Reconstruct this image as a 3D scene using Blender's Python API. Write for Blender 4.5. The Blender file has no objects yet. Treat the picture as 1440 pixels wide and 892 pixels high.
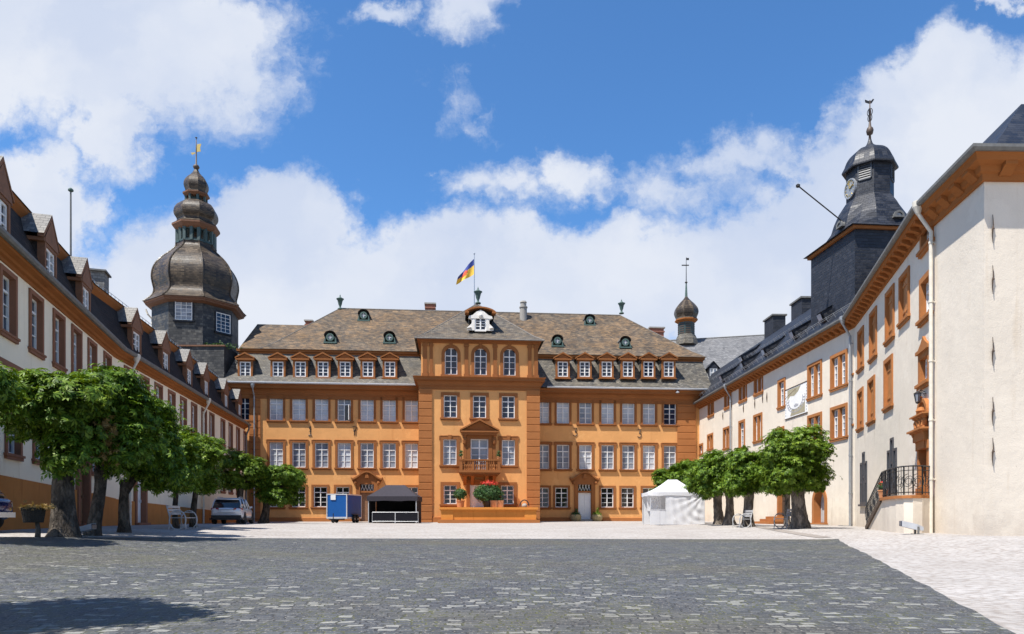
import bpy, bmesh, math, random
import numpy as np
from mathutils import Vector, Matrix
random.seed(7)
SC = bpy.context.scene
COL = SC.collection
PI = math.pi

# ------------------------------------------------------------------ camera
EYE = 1.10            # eye height over the paving below the camera
HOR, FOC, CX = 728.0, 1000.0, 720.0
cam = bpy.data.cameras.new("camera"); cam.sensor_width = 36; cam.lens = 25.0
cam.shift_y = (HOR - 446.0) / 1440.0
cam.clip_start = 0.1; cam.clip_end = 3000
camo = bpy.data.objects.new("camera", cam); COL.objects.link(camo)
camo.location = (0, 0, EYE); camo.rotation_euler = (PI / 2, 0, 0)
SC.camera = camo

# ------------------------------------------------------------------ light
AZ, EL = math.radians(52), math.radians(62)
TOSUN = Vector((-math.sin(AZ) * math.cos(EL), -math.cos(AZ) * math.cos(EL), math.sin(EL)))
sl = bpy.data.lights.new("sun", 'SUN'); sl.energy = 4.8; sl.angle = math.radians(0.5); sl.color = (1, .955, .88)
so = bpy.data.objects.new("sun", sl); COL.objects.link(so)
so.rotation_euler = TOSUN.to_track_quat('Z', 'Y').to_euler(); so.location = (-30, -30, 60)
SC.view_settings.view_transform = 'Standard'; SC.view_settings.look = 'None'
SC.view_settings.gamma = 1.0; SC.view_settings.use_curve_mapping = False
SC.view_settings.exposure = 0.78

# ------------------------------------------------------------------ node helper
class NT:
    def __init__(s, tree): s.t = tree; s.n = tree.nodes; s.l = tree.links
    def new(s, typ, **kw):
        n = s.n.new(typ)
        for k, v in kw.items(): setattr(n, k, v)
        return n
    def link(s, a, b): s.l.new(a, b)
    def put(s, sock, v):
        if v is None: return
        if isinstance(v, bpy.types.NodeSocket): s.l.new(v, sock)
        else: sock.default_value = v
    def math(s, op, a, b=None, c=None, clamp=False):
        n = s.new('ShaderNodeMath', operation=op); n.use_clamp = clamp
        s.put(n.inputs[0], a); s.put(n.inputs[1], b); s.put(n.inputs[2], c)
        return n.outputs[0]
    def vmath(s, op, a, b=None):
        n = s.new('ShaderNodeVectorMath', operation=op)
        s.put(n.inputs[0], a); s.put(n.inputs[1], b)
        return n.outputs['Value'] if op in ('LENGTH', 'DOT_PRODUCT') else n.outputs[0]
    def mix(s, fac, a, b, mode='MIX'):
        n = s.new('ShaderNodeMix', data_type='RGBA', blend_type=mode)
        s.put(n.inputs[0], fac); s.put(n.inputs[6], a); s.put(n.inputs[7], b)
        return n.outputs[2]
    def noise(s, vec, scale, detail=4, rough=.55, lac=2.0, dist=0.0):
        n = s.new('ShaderNodeTexNoise'); s.put(n.inputs['Vector'], vec)
        n.inputs['Scale'].default_value = scale; n.inputs['Detail'].default_value = detail
        n.inputs['Roughness'].default_value = rough; n.inputs['Lacunarity'].default_value = lac
        n.inputs['Distortion'].default_value = dist
        return n
    def ramp(s, fac, stops, interp='LINEAR'):
        n = s.new('ShaderNodeValToRGB'); n.color_ramp.interpolation = interp
        e = n.color_ramp.elements
        while len(e) < len(stops): e.new(.5)
        for i, (p, c) in enumerate(stops):
            e[i].position = p
            e[i].color = (c, c, c, 1) if isinstance(c, (int, float)) else (*c, 1)
        s.put(n.inputs[0], fac)
        return n.outputs[0]
    def maprange(s, v, a, b, c=0.0, d=1.0, smooth=False):
        n = s.new('ShaderNodeMapRange'); n.interpolation_type = 'SMOOTHSTEP' if smooth else 'LINEAR'
        s.put(n.inputs[0], v)
        for i, x in zip((1, 2, 3, 4), (a, b, c, d)): n.inputs[i].default_value = x
        return n.outputs[0]

# ------------------------------------------------------------------ sky with clouds
def make_world():
    w = bpy.data.worlds.new("World"); SC.world = w; w.use_nodes = True
    T = NT(w.node_tree); T.n.clear()
    out = T.new('ShaderNodeOutputWorld')
    sky = T.new('ShaderNodeTexSky', sky_type='NISHITA'); sky.sun_disc = False
    sky.sun_elevation = EL; sky.sun_rotation = math.atan2(TOSUN.x, TOSUN.y) % (2 * PI)
    sky.air_density = 1.0; sky.dust_density = 0.15; sky.ozone_density = 3.0; sky.altitude = 400
    tc = T.new('ShaderNodeTexCoord')
    sep = T.new('ShaderNodeSeparateXYZ'); T.link(tc.outputs['Generated'], sep.inputs[0])
    ay = T.math('MAXIMUM', T.math('ABSOLUTE', sep.outputs[1]), .12)
    a = T.math('DIVIDE', sep.outputs[0], ay); b = T.math('DIVIDE', sep.outputs[2], ay)
    comb = T.new('ShaderNodeCombineXYZ'); T.link(a, comb.inputs[0]); T.link(b, comb.inputs[1])
    ab = comb.outputs[0]
    # warp for ragged cloud edges
    n1 = T.noise(ab, 5.5, 7, .6)
    n2 = T.noise(ab, 22, 5, .62)
    wv = T.vmath('SUBTRACT', n1.outputs['Color'], (.5, .5, .5))
    wv = T.vmath('MULTIPLY', wv, (.20, .17, 0))
    wv2 = T.vmath('MULTIPLY', T.vmath('SUBTRACT', n2.outputs['Color'], (.5, .5, .5)), (.05, .045, 0))
    p = T.vmath('ADD', T.vmath('ADD', ab, wv), wv2)
    def blob(cx, cy, rx, ry, k=1.0):
        cx, cy = (cx - CX) / FOC, (HOR - cy) / FOC
        q = T.vmath('MULTIPLY', T.vmath('SUBTRACT', p, (cx, cy, 0)), (FOC / rx, FOC / ry, 0))
        return T.math('MULTIPLY', T.math('SUBTRACT', 1.0, T.vmath('LENGTH', q)), k)
    blobs = [(110, 60, 290, 140, 1.05), (290, 70, 170, 120, .62), (150, 190, 90, 70, .8), (40, 290, 120, 95, .9),
             (390, 300, 140, 85, 1.1), (330, 420, 330, 150, 1.2),
             (600, 420, 200, 120, 1.3), (760, 420, 260, 125, 1.4), (900, 400, 250, 110, 1.4), (1090, 400, 260, 145, 1.4),
             (1290, 250, 170, 195, 1.4), (1180, 330, 110, 150, 1.2), (1420, 220, 220, 170, 1.4), (1330, 120, 110, 90, 1.0),
             (705, 262, 105, 44, .46), (795, 242, 70, 46, .48), (660, 22, 66, 50, .45), (560, 4, 60, 22, .5),
             (650, 128, 34, 30, .10), (1040, 215, 120, 34, .34), (960, 260, 130, 40, .34), (1415, 6, 30, 16, .5),
             (200, 640, 900, 190, 1.2), (1100, 640, 900, 190, 1.2)]
    m = None
    for bl in blobs:
        v = blob(*bl)
        m = v if m is None else T.math('SMOOTH_MAX', m, v, .05)
    nf = T.noise(ab, 9, 9, .62)
    dens = T.math('ADD', m, T.math('MULTIPLY', T.math('SUBTRACT', nf.outputs[0], .5), .85))
    nh = T.noise(p, 34, 6, .62)
    dens = T.math('ADD', dens, T.math('MULTIPLY', T.math('SUBTRACT', nh.outputs[0], .5), .34))
    mask = T.maprange(dens, -.06, .36, 0, 1, True)
    hi = T.noise(p, 3.0, 3.5, .5)
    shade = T.maprange(hi.outputs[0], .36, .64, 0, 1, True)
    core = T.maprange(dens, .1, .75, 0, 1, True)
    ccol = T.mix(shade, (.345, .395, .50, 1), (.47, .495, .545, 1))
    ccol = T.mix(T.math('MULTIPLY', core, .18), ccol, (.51, .52, .55, 1))
    bg1 = T.new('ShaderNodeBackground'); bg1.inputs[1].default_value = .085
    tint = T.mix(1.0, sky.outputs[0], (.68, 1.08, 1.38, 1), 'MULTIPLY')
    T.link(tint, bg1.inputs[0])
    bg2 = T.new('ShaderNodeBackground'); T.link(ccol, bg2.inputs[0]); bg2.inputs[1].default_value = 1.0
    ms = T.new('ShaderNodeMixShader')
    T.link(T.math('MULTIPLY', mask, .97), ms.inputs[0]); T.link(bg1.outputs[0], ms.inputs[1]); T.link(bg2.outputs[0], ms.inputs[2])
    T.link(ms.outputs[0], out.inputs[0])
make_world()

# ------------------------------------------------------------------ materials
MATS = {}
def mat(name):
    m = bpy.data.materials.new(name); m.use_nodes = True
    T = NT(m.node_tree); bs = T.n['Principled BSDF']
    MATS[name] = m
    return m, T, bs
def pos(T):
    return T.new('ShaderNodeNewGeometry').outputs['Position']
def bump(T, bs, h, strength=.3, dist=.02):
    b = T.new('ShaderNodeBump'); b.inputs['Strength'].default_value = strength; b.inputs['Distance'].default_value = dist
    T.link(h, b.inputs['Height']); T.link(b.outputs[0], bs.inputs['Normal'])
def c4(c, k=1): return (c[0] * k, c[1] * k, c[2] * k, 1)

def plaster(name, col, var=.10, stain=(.5, .45, .38), stain_amt=.25, bstr=.25, rough=.92, patch=None, base=0):
    m, T, bs = mat(name); P = pos(T)
    big = T.noise(P, .35, 5, .6); mid = T.noise(P, 2.2, 6, .65); fine = T.noise(P, 26, 4, .6)
    c = T.mix(T.maprange(big.outputs[0], .3, .7), c4(col, 1 - var), c4(col, 1 + var))
    c = T.mix(T.maprange(mid.outputs[0], .35, .75, 0, .35), c, c4(col, 1 - 2.2 * var))
    st = T.new('ShaderNodeMapping'); T.link(P, st.inputs[0]); st.inputs['Scale'].default_value = (1.6, 1.6, .16)
    sn = T.noise(st.outputs[0], 1.5, 6, .65)
    sm = T.math('MULTIPLY', T.maprange(sn.outputs[0], .56, .74, 0, 1, True), stain_amt)
    c = T.mix(sm, c, c4((col[0] * stain[0], col[1] * stain[1], col[2] * stain[2])))
    pit = T.noise(P, 6.5, 2, .5)
    c = T.mix(T.maprange(pit.outputs[0], .735, .775, 0, .4), c, c4(col, .45))
    if base:      # ragged splash dirt along the foot of the wall
        sx = T.new('ShaderNodeSeparateXYZ'); T.link(P, sx.inputs[0])
        bn = T.noise(P, 1.1, 6, .7)
        bm_ = T.maprange(T.math('ADD', sx.outputs[2], T.math('MULTIPLY', bn.outputs[0], -2.4)), -.6, .5, base, 0, True)
        c = T.mix(bm_, c, c4((col[0] * .62, col[1] * .58, col[2] * .58)))
    if patch:
        pn = T.noise(P, .8, 7, .7)
        c = T.mix(T.maprange(pn.outputs[0], .58, .62, 0, .5, True), c, c4(patch))
    T.link(c, bs.inputs['Base Color']); bs.inputs['Roughness'].default_value = rough
    bs.inputs['Specular IOR Level'].default_value = .2
    h = T.math('ADD', T.math('MULTIPLY', mid.outputs[0], 1.5), T.math('MULTIPLY', fine.outputs[0], .4))
    bump(T, bs, h, bstr, .03)
    return m
plaster('stucco_orange', (.68, .34, .125), .09, stain=(.72, .64, .58), stain_amt=.55, patch=(.75, .40, .155), base=.4)
plaster('stone_brown', (.28, .108, .036), .12, stain=(.6, .6, .6))
plaster('stone_rust', (.37, .145, .048), .10, stain=(.65, .6, .55))
plaster('wall_cream', (.70, .622, .512), .07, stain=(.70, .66, .60), stain_amt=.65, bstr=.4, patch=(.75, .68, .575), base=.4)
plaster('wall_cream_rough', (.68, .603, .50), .06, stain=(.78, .71, .62), stain_amt=.4, bstr=.42, patch=(.70, .625, .52), base=.3)
plaster('wall_cream_left', (.90, .79, .60), .04, stain=(.72, .68, .6), stain_amt=.4)  # cream raised and warmed to paint bounced light on the shaded wing
plaster('plinth_orange', (.50, .20, .055), .14, stain=(.55, .45, .4), stain_amt=.5)
plaster('sandstone', (.37, .148, .050), .12, stain=(.7, .62, .6), stain_amt=.3)
plaster('sandstone_left', (.27, .125, .075), .10, stain=(.7, .65, .6))
plaster('timber_orange', (.31, .110, .030), .12, stain=(.65, .6, .55), bstr=.4)
plaster('stone_white', (.74, .70, .64), .08, stain=(.5, .5, .48), stain_amt=.4)
plaster('stone_grey', (.33, .31, .28), .15, stain=(.5, .5, .48), stain_amt=.4, bstr=.5)
plaster('terrace_orange', (.62, .24, .05), .12, stain=(.6, .5, .45), stain_amt=.45)

def slate(name, cols, row=.17, wid=.26, rough=.5, lich=None, lich_amt=.5, bstr=.6, spec=.5, mott=.45):
    m, T, bs = mat(name)
    uv = T.new('ShaderNodeUVMap').outputs[0]
    P = pos(T)
    wob = T.vmath('MULTIPLY', T.vmath('SUBTRACT', T.noise(uv, 2.2, 3).outputs['Color'], (.5, .5, .5)), (.12, .09, 0))
    br = T.new('ShaderNodeTexBrick'); T.link(T.vmath('ADD', uv, wob), br.inputs['Vector'])
    br.inputs['Color1'].default_value = (0, 0, 0, 1); br.inputs['Color2'].default_value = (1, 1, 1, 1)
    br.inputs['Mortar'].default_value = (.3, .3, .3, 1)
    br.inputs['Scale'].default_value = 1; br.inputs['Mortar Size'].default_value = .010
    br.inputs['Mortar Smooth'].default_value = .3
    br.inputs['Brick Width'].default_value = wid; br.inputs['Row Height'].default_value = row
    c = T.ramp(br.outputs['Color'], [(0, cols[0]), (.5, cols[1]), (1, cols[2])])
    big = T.noise(P, .28, 6, .62); md = T.noise(P, 1.6, 6, .7)
    c = T.mix(T.maprange(big.outputs[0], .35, .7, 0, .5), c, c4(cols[0]))
    if lich:
        f = T.maprange(T.math('ADD', T.math('MULTIPLY', big.outputs[0], .5), T.math('MULTIPLY', md.outputs[0], .5)), .42, .6, 0, lich_amt, True)
        f = T.math('MULTIPLY', f, T.maprange(br.outputs['Color'], 0, 1, .35, 1.0))
        c = T.mix(f, c, c4(lich))
    mpm = T.new('ShaderNodeMapping'); T.link(uv, mpm.inputs[0]); mpm.inputs['Scale'].default_value = (.55, 1.5, 1)
    mo = T.noise(mpm.outputs[0], 2.3, 5, .75)
    mo2 = T.noise(P, .55, 4, .6)
    mf = T.math('ADD', T.math('MULTIPLY', mo.outputs[0], .65), T.math('MULTIPLY', mo2.outputs[0], .35))
    c = T.mix(1.0, c, T.ramp(mf, [(.34, 1 - .55 * mott), (.5, 1.0), (.66, 1 + .75 * mott)]), 'MULTIPLY')
    c = T.mix(T.math('MULTIPLY', br.outputs['Fac'], .65), c, (.012, .012, .013, 1))
    T.link(c, bs.inputs['Base Color'])
    T.link(T.maprange(br.outputs['Color'], 0, 1, rough - .08, rough + .14), bs.inputs['Roughness'])
    bs.inputs['Specular IOR Level'].default_value = spec
    # lapped courses: each row rises to its lower edge
    sx = T.new('ShaderNodeSeparateXYZ'); T.link(T.vmath('ADD', uv, wob), sx.inputs[0])
    fr = T.math('FRACT', T.math('DIVIDE', sx.outputs[1], row))
    h = T.math('ADD', T.math('MULTIPLY', T.math('SUBTRACT', 1, fr), .8), T.math('MULTIPLY', br.outputs['Color'], .5))
    h = T.math('SUBTRACT', h, br.outputs['Fac'])
    bump(T, bs, h, bstr, .02)
    return m
slate('slate_brown', [(.054, .044, .035), (.102, .079, .057), (.172, .130, .088)], lich=(.25, .150, .072), lich_amt=.65, rough=.75, wid=.3, mott=.9, spec=.25)
slate('slate_block', [(.055, .048, .042), (.098, .086, .07), (.165, .143, .112)], lich=(.2, .14, .08), lich_amt=.5, rough=.72, wid=.3, mott=.8, spec=.25)
slate('slate_grey', [(.10, .095, .088), (.165, .155, .14), (.27, .255, .23)], lich=(.22, .18, .125), lich_amt=.35, rough=.6)
slate('slate_pale', [(.12, .12, .123), (.17, .168, .168), (.225, .22, .22)], rough=.65, mott=.5, spec=.3)
slate('slate_dark', [(.010, .012, .018), (.018, .021, .030), (.034, .038, .050)], rough=.5, spec=.35)
slate('slate_lead', [(.030, .022, .015), (.060, .044, .029), (.118, .085, .052)], rough=.44, lich=(.12, .082, .052), lich_amt=.4, row=.2, wid=.28, mott=.7, spec=.3)
slate('slate_mixed', [(.062, .058, .052), (.112, .104, .090), (.195, .18, .152)], rough=.65, lich=(.20, .16, .10), lich_amt=.4, mott=.8, spec=.3)
slate('slate_tower', [(.030, .030, .031), (.058, .057, .055), (.11, .105, .095)], rough=.6, mott=.7, spec=.3, row=.22, wid=.3)
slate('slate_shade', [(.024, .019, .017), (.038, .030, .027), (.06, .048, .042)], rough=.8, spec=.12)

def plain(name, col, rough=.5, metal=0.0, var=.08, spec=.5, sc=6, b=0.0, coat=0.0):
    m, T, bs = mat(name); P = pos(T)
    n = T.noise(P, sc, 5, .6)
    c = T.mix(T.maprange(n.outputs[0], .3, .7), c4(col, 1 - var), c4(col, 1 + var))
    T.link(c, bs.inputs['Base Color']); bs.inputs['Roughness'].default_value = rough
    bs.inputs['Metallic'].default_value = metal; bs.inputs['Specular IOR Level'].default_value = spec
    bs.inputs['Coat Weight'].default_value = coat
    if b: bump(T, bs, n.outputs[0], b, .02)
    return m
plain('white_paint', (.78, .77, .74), .45, var=.05)
plain('grey_paint', (.42, .43, .45), .5)
plain('door_white', (.70, .70, .69), .5, var=.05)
plain('iron_black', (.018, .017, .017), .5, .0, .3)
plain('iron_rust', (.07, .045, .03), .8, .0, .4)
plain('zinc', (.42, .44, .46), .38, .55, .12)
plain('gutter_dark', (.15, .148, .14), .6, .1, .2, spec=.3)
plain('frame_dark', (.05, .055, .065), .5, 0, .2)
plain('pipe_cream', (.62, .57, .48), .5, 0, .1)
plain('pipe_grey', (.30, .31, .32), .42, .3, .12)
plain('copper_dark', (.035, .065, .062), .6, 0, .3, sc=9)
plain('dormer_brown', (.20, .088, .042), .8, 0, .2)
plain('eave_brown', (.15, .068, .034), .8, 0, .2)
plain('zinc_sunlit', (.58, .60, .63), .45, 0, .08)  # zinc copy paled to paint the sunlit palace gutter
plain('lead_cap', (.17, .155, .14), .85, 0, .25, spec=.2)
plain('copper_green', (.06, .105, .09), .7, 0, .3, sc=9)
plain('gold', (.62, .45, .15), .35, .8, .1)
plain('brick_red', (.27, .11, .07), .85, 0, .25, sc=12, b=.4)
plain('shutter_orange', (.40, .162, .045), .6, 0, .16, sc=4)
plain('wood_dark', (.07, .045, .03), .6, 0, .3, sc=8)
plain('wood_brown', (.22, .11, .055), .6, 0, .3, sc=8)
plain('trailer_blue', (.008, .085, .30), .55, 0, .05, spec=.25)
plain('aluminium', (.74, .75, .76), .35, .45, .06)
plain('rubber', (.02, .02, .02), .85, 0, .3)
plain('plastic_black', (.015, .015, .017), .55, 0, .2)
plain('canvas_black', (.026, .022, .031), .85, 0, .15, b=.2)
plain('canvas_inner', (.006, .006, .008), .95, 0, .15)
plain('bench_white', (.40, .40, .40), .5, 0, .06)
plain('terracotta', (.46, .20, .085), .85, 0, .2, sc=10, b=.2)
plain('soil', (.035, .025, .018), .95, 0, .4)
plain('car_silver', (.58, .60, .63), .32, .25, .03, coat=.5)
plain('car_blue', (.008, .018, .12), .25, .2, .03, coat=.8)
plain('car_glass', (.012, .016, .022), .06, 0, .1, spec=.8)
plain('rim_metal', (.45, .46, .48), .35, .7, .05)
plain('plate_white', (.75, .75, .73), .5)
plain('kerb_stone', (.45, .40, .36), .85, 0, .15, sc=5, b=.3)
plain('barrier_mesh', (.016, .016, .02), .95, 0, .15, spec=.05)
plain('sundial_beige', (.34, .30, .20), .9, 0, .15)
plain('sundial_white', (.74, .73, .70), .9, 0, .08)
plain('sundial_grey', (.36, .36, .38), .9, 0, .1)
plain('flag_blue', (.035, .06, .26), .8, 0, .05)
plain('flag_yellow', (.85, .52, .06), .8, 0, .05)
plain('flag_red', (.62, .09, .03), .8, 0, .05)
plain('flower_red', (.55, .03, .015), .7, 0, .25)
plain('basket', (.028, .022, .015), .85, 0, .5, sc=40, b=.6)
plain('dry_plant', (.30, .24, .12), .9, 0, .4, sc=20)
plain('tail_red', (.30, .008, .012), .2, 0, .1, coat=.6)

def canvas_white():
    m, T, bs = mat('canvas_white'); P = pos(T)
    n = T.noise(P, 2.5, 5, .6)
    T.link(T.mix(T.maprange(n.outputs[0], .35, .7), (.66, .66, .68, 1), (.74, .74, .75, 1)), bs.inputs['Base Color'])
    bs.inputs['Roughness'].default_value = .8
    tr = T.new('ShaderNodeBsdfTranslucent'); tr.inputs[0].default_value = (.8, .8, .8, 1)
    ms = T.new('ShaderNodeMixShader'); ms.inputs[0].default_value = .22
    out = T.n['Material Output']
    T.link(bs.outputs[0], ms.inputs[1]); T.link(tr.outputs[0], ms.inputs[2]); T.link(ms.outputs[0], out.inputs[0])
canvas_white()

def glass(name, c0, c1, rough=.04, spec=.7, sc=.5):
    m, T, bs = mat(name); P = pos(T)
    rn = T.new('ShaderNodeNewGeometry').outputs['Random Per Island']
    n = T.noise(P, 1.1, 3, .5)
    f = T.math('ADD', T.math('MULTIPLY', n.outputs[0], .7), T.math('MULTIPLY', rn, .4))
    T.link(T.mix(T.maprange(f, .3, .85), c4(c0), c4(c1)), bs.inputs['Base Color'])
    bs.inputs['Roughness'].default_value = rough; bs.inputs['Specular IOR Level'].default_value = spec
    bump(T, bs, T.noise(P, 2.0, 2).outputs[0], .04, .05)
glass('glass_dark', (.006, .010, .022), (.018, .032, .068), spec=.5)
glass('glass_curtain_sky', (.30, .33, .375), (.56, .585, .62))  # pale blue-grey paints curtains together with reflected sky
glass('glass_net', (.07, .09, .125), (.30, .325, .37))
glass('glass_black', (.004, .004, .006), (.02, .02, .024))

def leaf_mat(name, ca, cb, cc):
    m, T, bs = mat(name)
    g = T.new('ShaderNodeNewGeometry')
    r = g.outputs['Random Per Island']
    n = T.noise(g.outputs['Position'], 1.3, 4, .6)
    f = T.math('ADD', T.math('MULTIPLY', r, .6), T.math('MULTIPLY', n.outputs[0], .5))
    c = T.ramp(f, [(.2, ca), (.55, cb), (.9, cc)])
    T.link(c, bs.inputs['Base Color']); bs.inputs['Roughness'].default_value = .5
    bs.inputs['Specular IOR Level'].default_value = .22
    tr = T.new('ShaderNodeBsdfTranslucent')
    T.link(T.mix(1.0, c, (1.7, 1.6, .4, 1), 'MULTIPLY'), tr.inputs[0])
    ms = T.new('ShaderNodeMixShader'); ms.inputs[0].default_value = .16
    out = T.n['Material Output']
    T.link(bs.outputs[0], ms.inputs[1]); T.link(tr.outputs[0], ms.inputs[2]); T.link(ms.outputs[0], out.inputs[0])
leaf_mat('leaf_chestnut', (.026, .060, .007), (.085, .160, .013), (.195, .28, .026))
leaf_mat('leaf_bright', (.034, .075, .007), (.092, .162, .013), (.185, .255, .026))  # brighter leaf tone paints sun on some crowns and one tub
leaf_mat('leaf_bush', (.018, .05, .014), (.04, .095, .025), (.09, .15, .05))
leaf_mat('leaf_dry', (.16, .10, .03), (.26, .17, .06), (.34, .24, .10))

def bark(name='bark', kb=1.0):
    m, T, bs = mat(name); P = pos(T)
    mp = T.new('ShaderNodeMapping'); T.link(P, mp.inputs[0]); mp.inputs['Scale'].default_value = (1, 1, .45)
    n = T.noise(mp.outputs[0], 5, 8, .7, dist=.6)
    v = T.new('ShaderNodeTexVoronoi'); T.link(T.vmath('ADD', mp.outputs[0], T.vmath('MULTIPLY', n.outputs['Color'], (.2, .2, .2))), v.inputs['Vector'])
    v.inputs['Scale'].default_value = 9; v.feature = 'DISTANCE_TO_EDGE'
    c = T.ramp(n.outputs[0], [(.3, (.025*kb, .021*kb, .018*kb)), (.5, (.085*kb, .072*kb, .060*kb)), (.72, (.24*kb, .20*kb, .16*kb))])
    T.link(c, bs.inputs['Base Color']); bs.inputs['Roughness'].default_value = .95
    bs.inputs['Specular IOR Level'].default_value = .1
    h = T.math('ADD', n.outputs[0], T.math('MULTIPLY', T.math('MINIMUM', v.outputs['Distance'], .2), 2.5))
    bump(T, bs, h, .9, .06)
bark(); bark('bark_sunlit', 1.7)  # brighter copy paints the sunlit trunks of the right row

def cobble():
    m, T, bs = mat('cobbles'); P = pos(T)
    n0 = T.noise(P, 1.4, 3)
    wob = T.vmath('MULTIPLY', T.vmath('SUBTRACT', n0.outputs['Color'], (.5, .5, .5)), (.34, .26, 0))
    nw2 = T.noise(P, 6, 2)
    wob = T.vmath('ADD', wob, T.vmath('MULTIPLY', T.vmath('SUBTRACT', nw2.outputs['Color'], (.5, .5, .5)), (.09, .07, 0)))
    q = T.vmath('ADD', P, wob)
    br = T.new('ShaderNodeTexBrick'); T.link(q, br.inputs['Vector'])
    br.inputs['Color1'].default_value = (0, 0, 0, 1); br.inputs['Color2'].default_value = (1, 1, 1, 1)
    br.inputs['Mortar'].default_value = (.3, .3, .3, 1); br.inputs['Scale'].default_value = 1
    br.inputs['Mortar Size'].default_value = .014; br.inputs['Mortar Smooth'].default_value = .6
    br.inputs['Brick Width'].default_value = .17; br.inputs['Row Height'].default_value = .115
    br.offset = .5; br.squash = .8; br.squash_frequency = 3
    t = br.outputs['Color']
    dark = T.ramp(t, [(0, (.046, .050, .057)), (.35, (.063, .067, .074)), (.7, (.080, .084, .090)), (1, (.108, .110, .112))])
    cl = T.noise(P, .8, 4, .6)
    clump = T.maprange(cl.outputs[0], .42, .64, .93, .72)
    yy = T.new('ShaderNodeSeparateXYZ'); T.link(P, yy.inputs[0])
    pale = T.math('GREATER_THAN', t, T.math('ADD', clump, T.maprange(yy.outputs[1], 7, 15, 0, .17)))
    pn = T.noise(P, 3, 3)
    palec = T.mix(pn.outputs[0], (.15, .155, .15, 1), (.32, .31, .275, 1))
    c = T.mix(T.math('MULTIPLY', pale, .85), dark, palec)
    # moss and dirt bands
    mp = T.new('ShaderNodeMapping'); T.link(P, mp.inputs[0]); mp.inputs['Scale'].default_value = (.10, .22, 1)
    ms = T.noise(mp.outputs[0], 1.0, 6, .6)
    mossband = T.maprange(ms.outputs[0], .47, .62, 0, .5, True)
    c = T.mix(mossband, c, (.092, .082, .057, 1))
    jm = T.noise(P, 1.9, 4)
    joint = T.mix(T.maprange(jm.outputs[0], .42, .62, 0, 1), (.032, .031, .030, 1), (.085, .088, .028, 1))
    c = T.mix(T.math('MULTIPLY', br.outputs['Fac'], .85), c, joint)
    sp = T.noise(P, 38, 2, .5)
    c = T.mix(T.maprange(sp.outputs[0], .63, .70, 0, .75), c, (.36, .32, .26, 1))
    fine = T.noise(P, 60, 3)
    c = T.mix(.35, c, T.mix(1.0, c, T.ramp(fine.outputs[0], [(.3, .55), (.7, 1.6)]), 'MULTIPLY'))
    T.link(c, bs.inputs['Base Color'])
    T.link(T.maprange(t, 0, 1, .55, .8), bs.inputs['Roughness'])
    bs.inputs['Specular IOR Level'].default_value = .35
    h = T.math('SUBTRACT', T.math('MULTIPLY', t, .35), T.math('MULTIPLY', br.outputs['Fac'], 1.0))
    h = T.math('ADD', h, T.math('MULTIPLY', T.noise(P, 14, 4).outputs[0], .5))
    bump(T, bs, h, .6, .02)
cobble()

def gravel():
    m, T, bs = mat('gravel'); P = pos(T)
    v = T.new('ShaderNodeTexVoronoi'); v.inputs['Scale'].default_value = 9; T.link(P, v.inputs['Vector'])
    c = T.ramp(T.noise(P, .5, 6, .6).outputs[0], [(.3, (.315, .29, .268)), (.5, (.365, .34, .318)), (.7, (.405, .382, .362))])
    vc = T.new('ShaderNodeSeparateColor'); T.link(v.outputs['Color'], vc.inputs[0])
    c = T.mix(.45, c, T.mix(1.0, c, T.ramp(vc.outputs[0], [(0, .72), (.15, .9), (1, 1.18)]), 'MULTIPLY'))
    ed = T.maprange(v.outputs['Distance'], .42, .75, 0, .5)
    c = T.mix(ed, c, (.20, .165, .14, 1))
    sp = T.noise(P, 16, 4, .65); c = T.mix(T.maprange(sp.outputs[0], .62, .70, 0, .55), c, (.15, .125, .105, 1))
    mp = T.new('ShaderNodeMapping'); T.link(P, mp.inputs[0]); mp.inputs['Scale'].default_value = (.15, .6, 1)
    st = T.noise(mp.outputs[0], 1.2, 6, .6)
    c = T.mix(T.maprange(st.outputs[0], .58, .75, 0, .3), c, (.29, .255, .23, 1))
    T.link(c, bs.inputs['Base Color']); bs.inputs['Roughness'].default_value = .95
    bs.inputs['Specular IOR Level'].default_value = .15
    bump(T, bs, T.math('SUBTRACT', T.noise(P, 40, 3).outputs[0], v.outputs['Distance']), .5, .02)
gravel()

def brickwork(name):   # rusticated corner piers: deep horizontal joints
    pass
# ------------------------------------------------------------------ terrain and pixel rays
def sm(t):
    t = max(0.0, min(1.0, t)); return t * t * (3 - 2 * t)
def cl(t): return max(0.0, min(1.0, t))
def ground(x, y):
    z = -1.06 + .011 * max(-5, min(66, y))
    z += .5 * cl(1 - (y - 18) / 40) * sm((-x - 4) / 12)
    z += .3 * cl(1 - (y - 20) / 45) * sm((x - 9.5) / 4)
    return EYE + z
def X(px, d): return (px - CX) / FOC * d
def Z(py, d): return EYE + (HOR - py) / FOC * d
def hit(px, py):
    a, b = 2.0, 90.0
    f = lambda d: Z(py, d) - ground(X(px, d), d)
    for _ in range(60):
        m_ = (a + b) / 2
        if f(m_) > 0: a = m_
        else: b = m_
    return X(px, a), a

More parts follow.
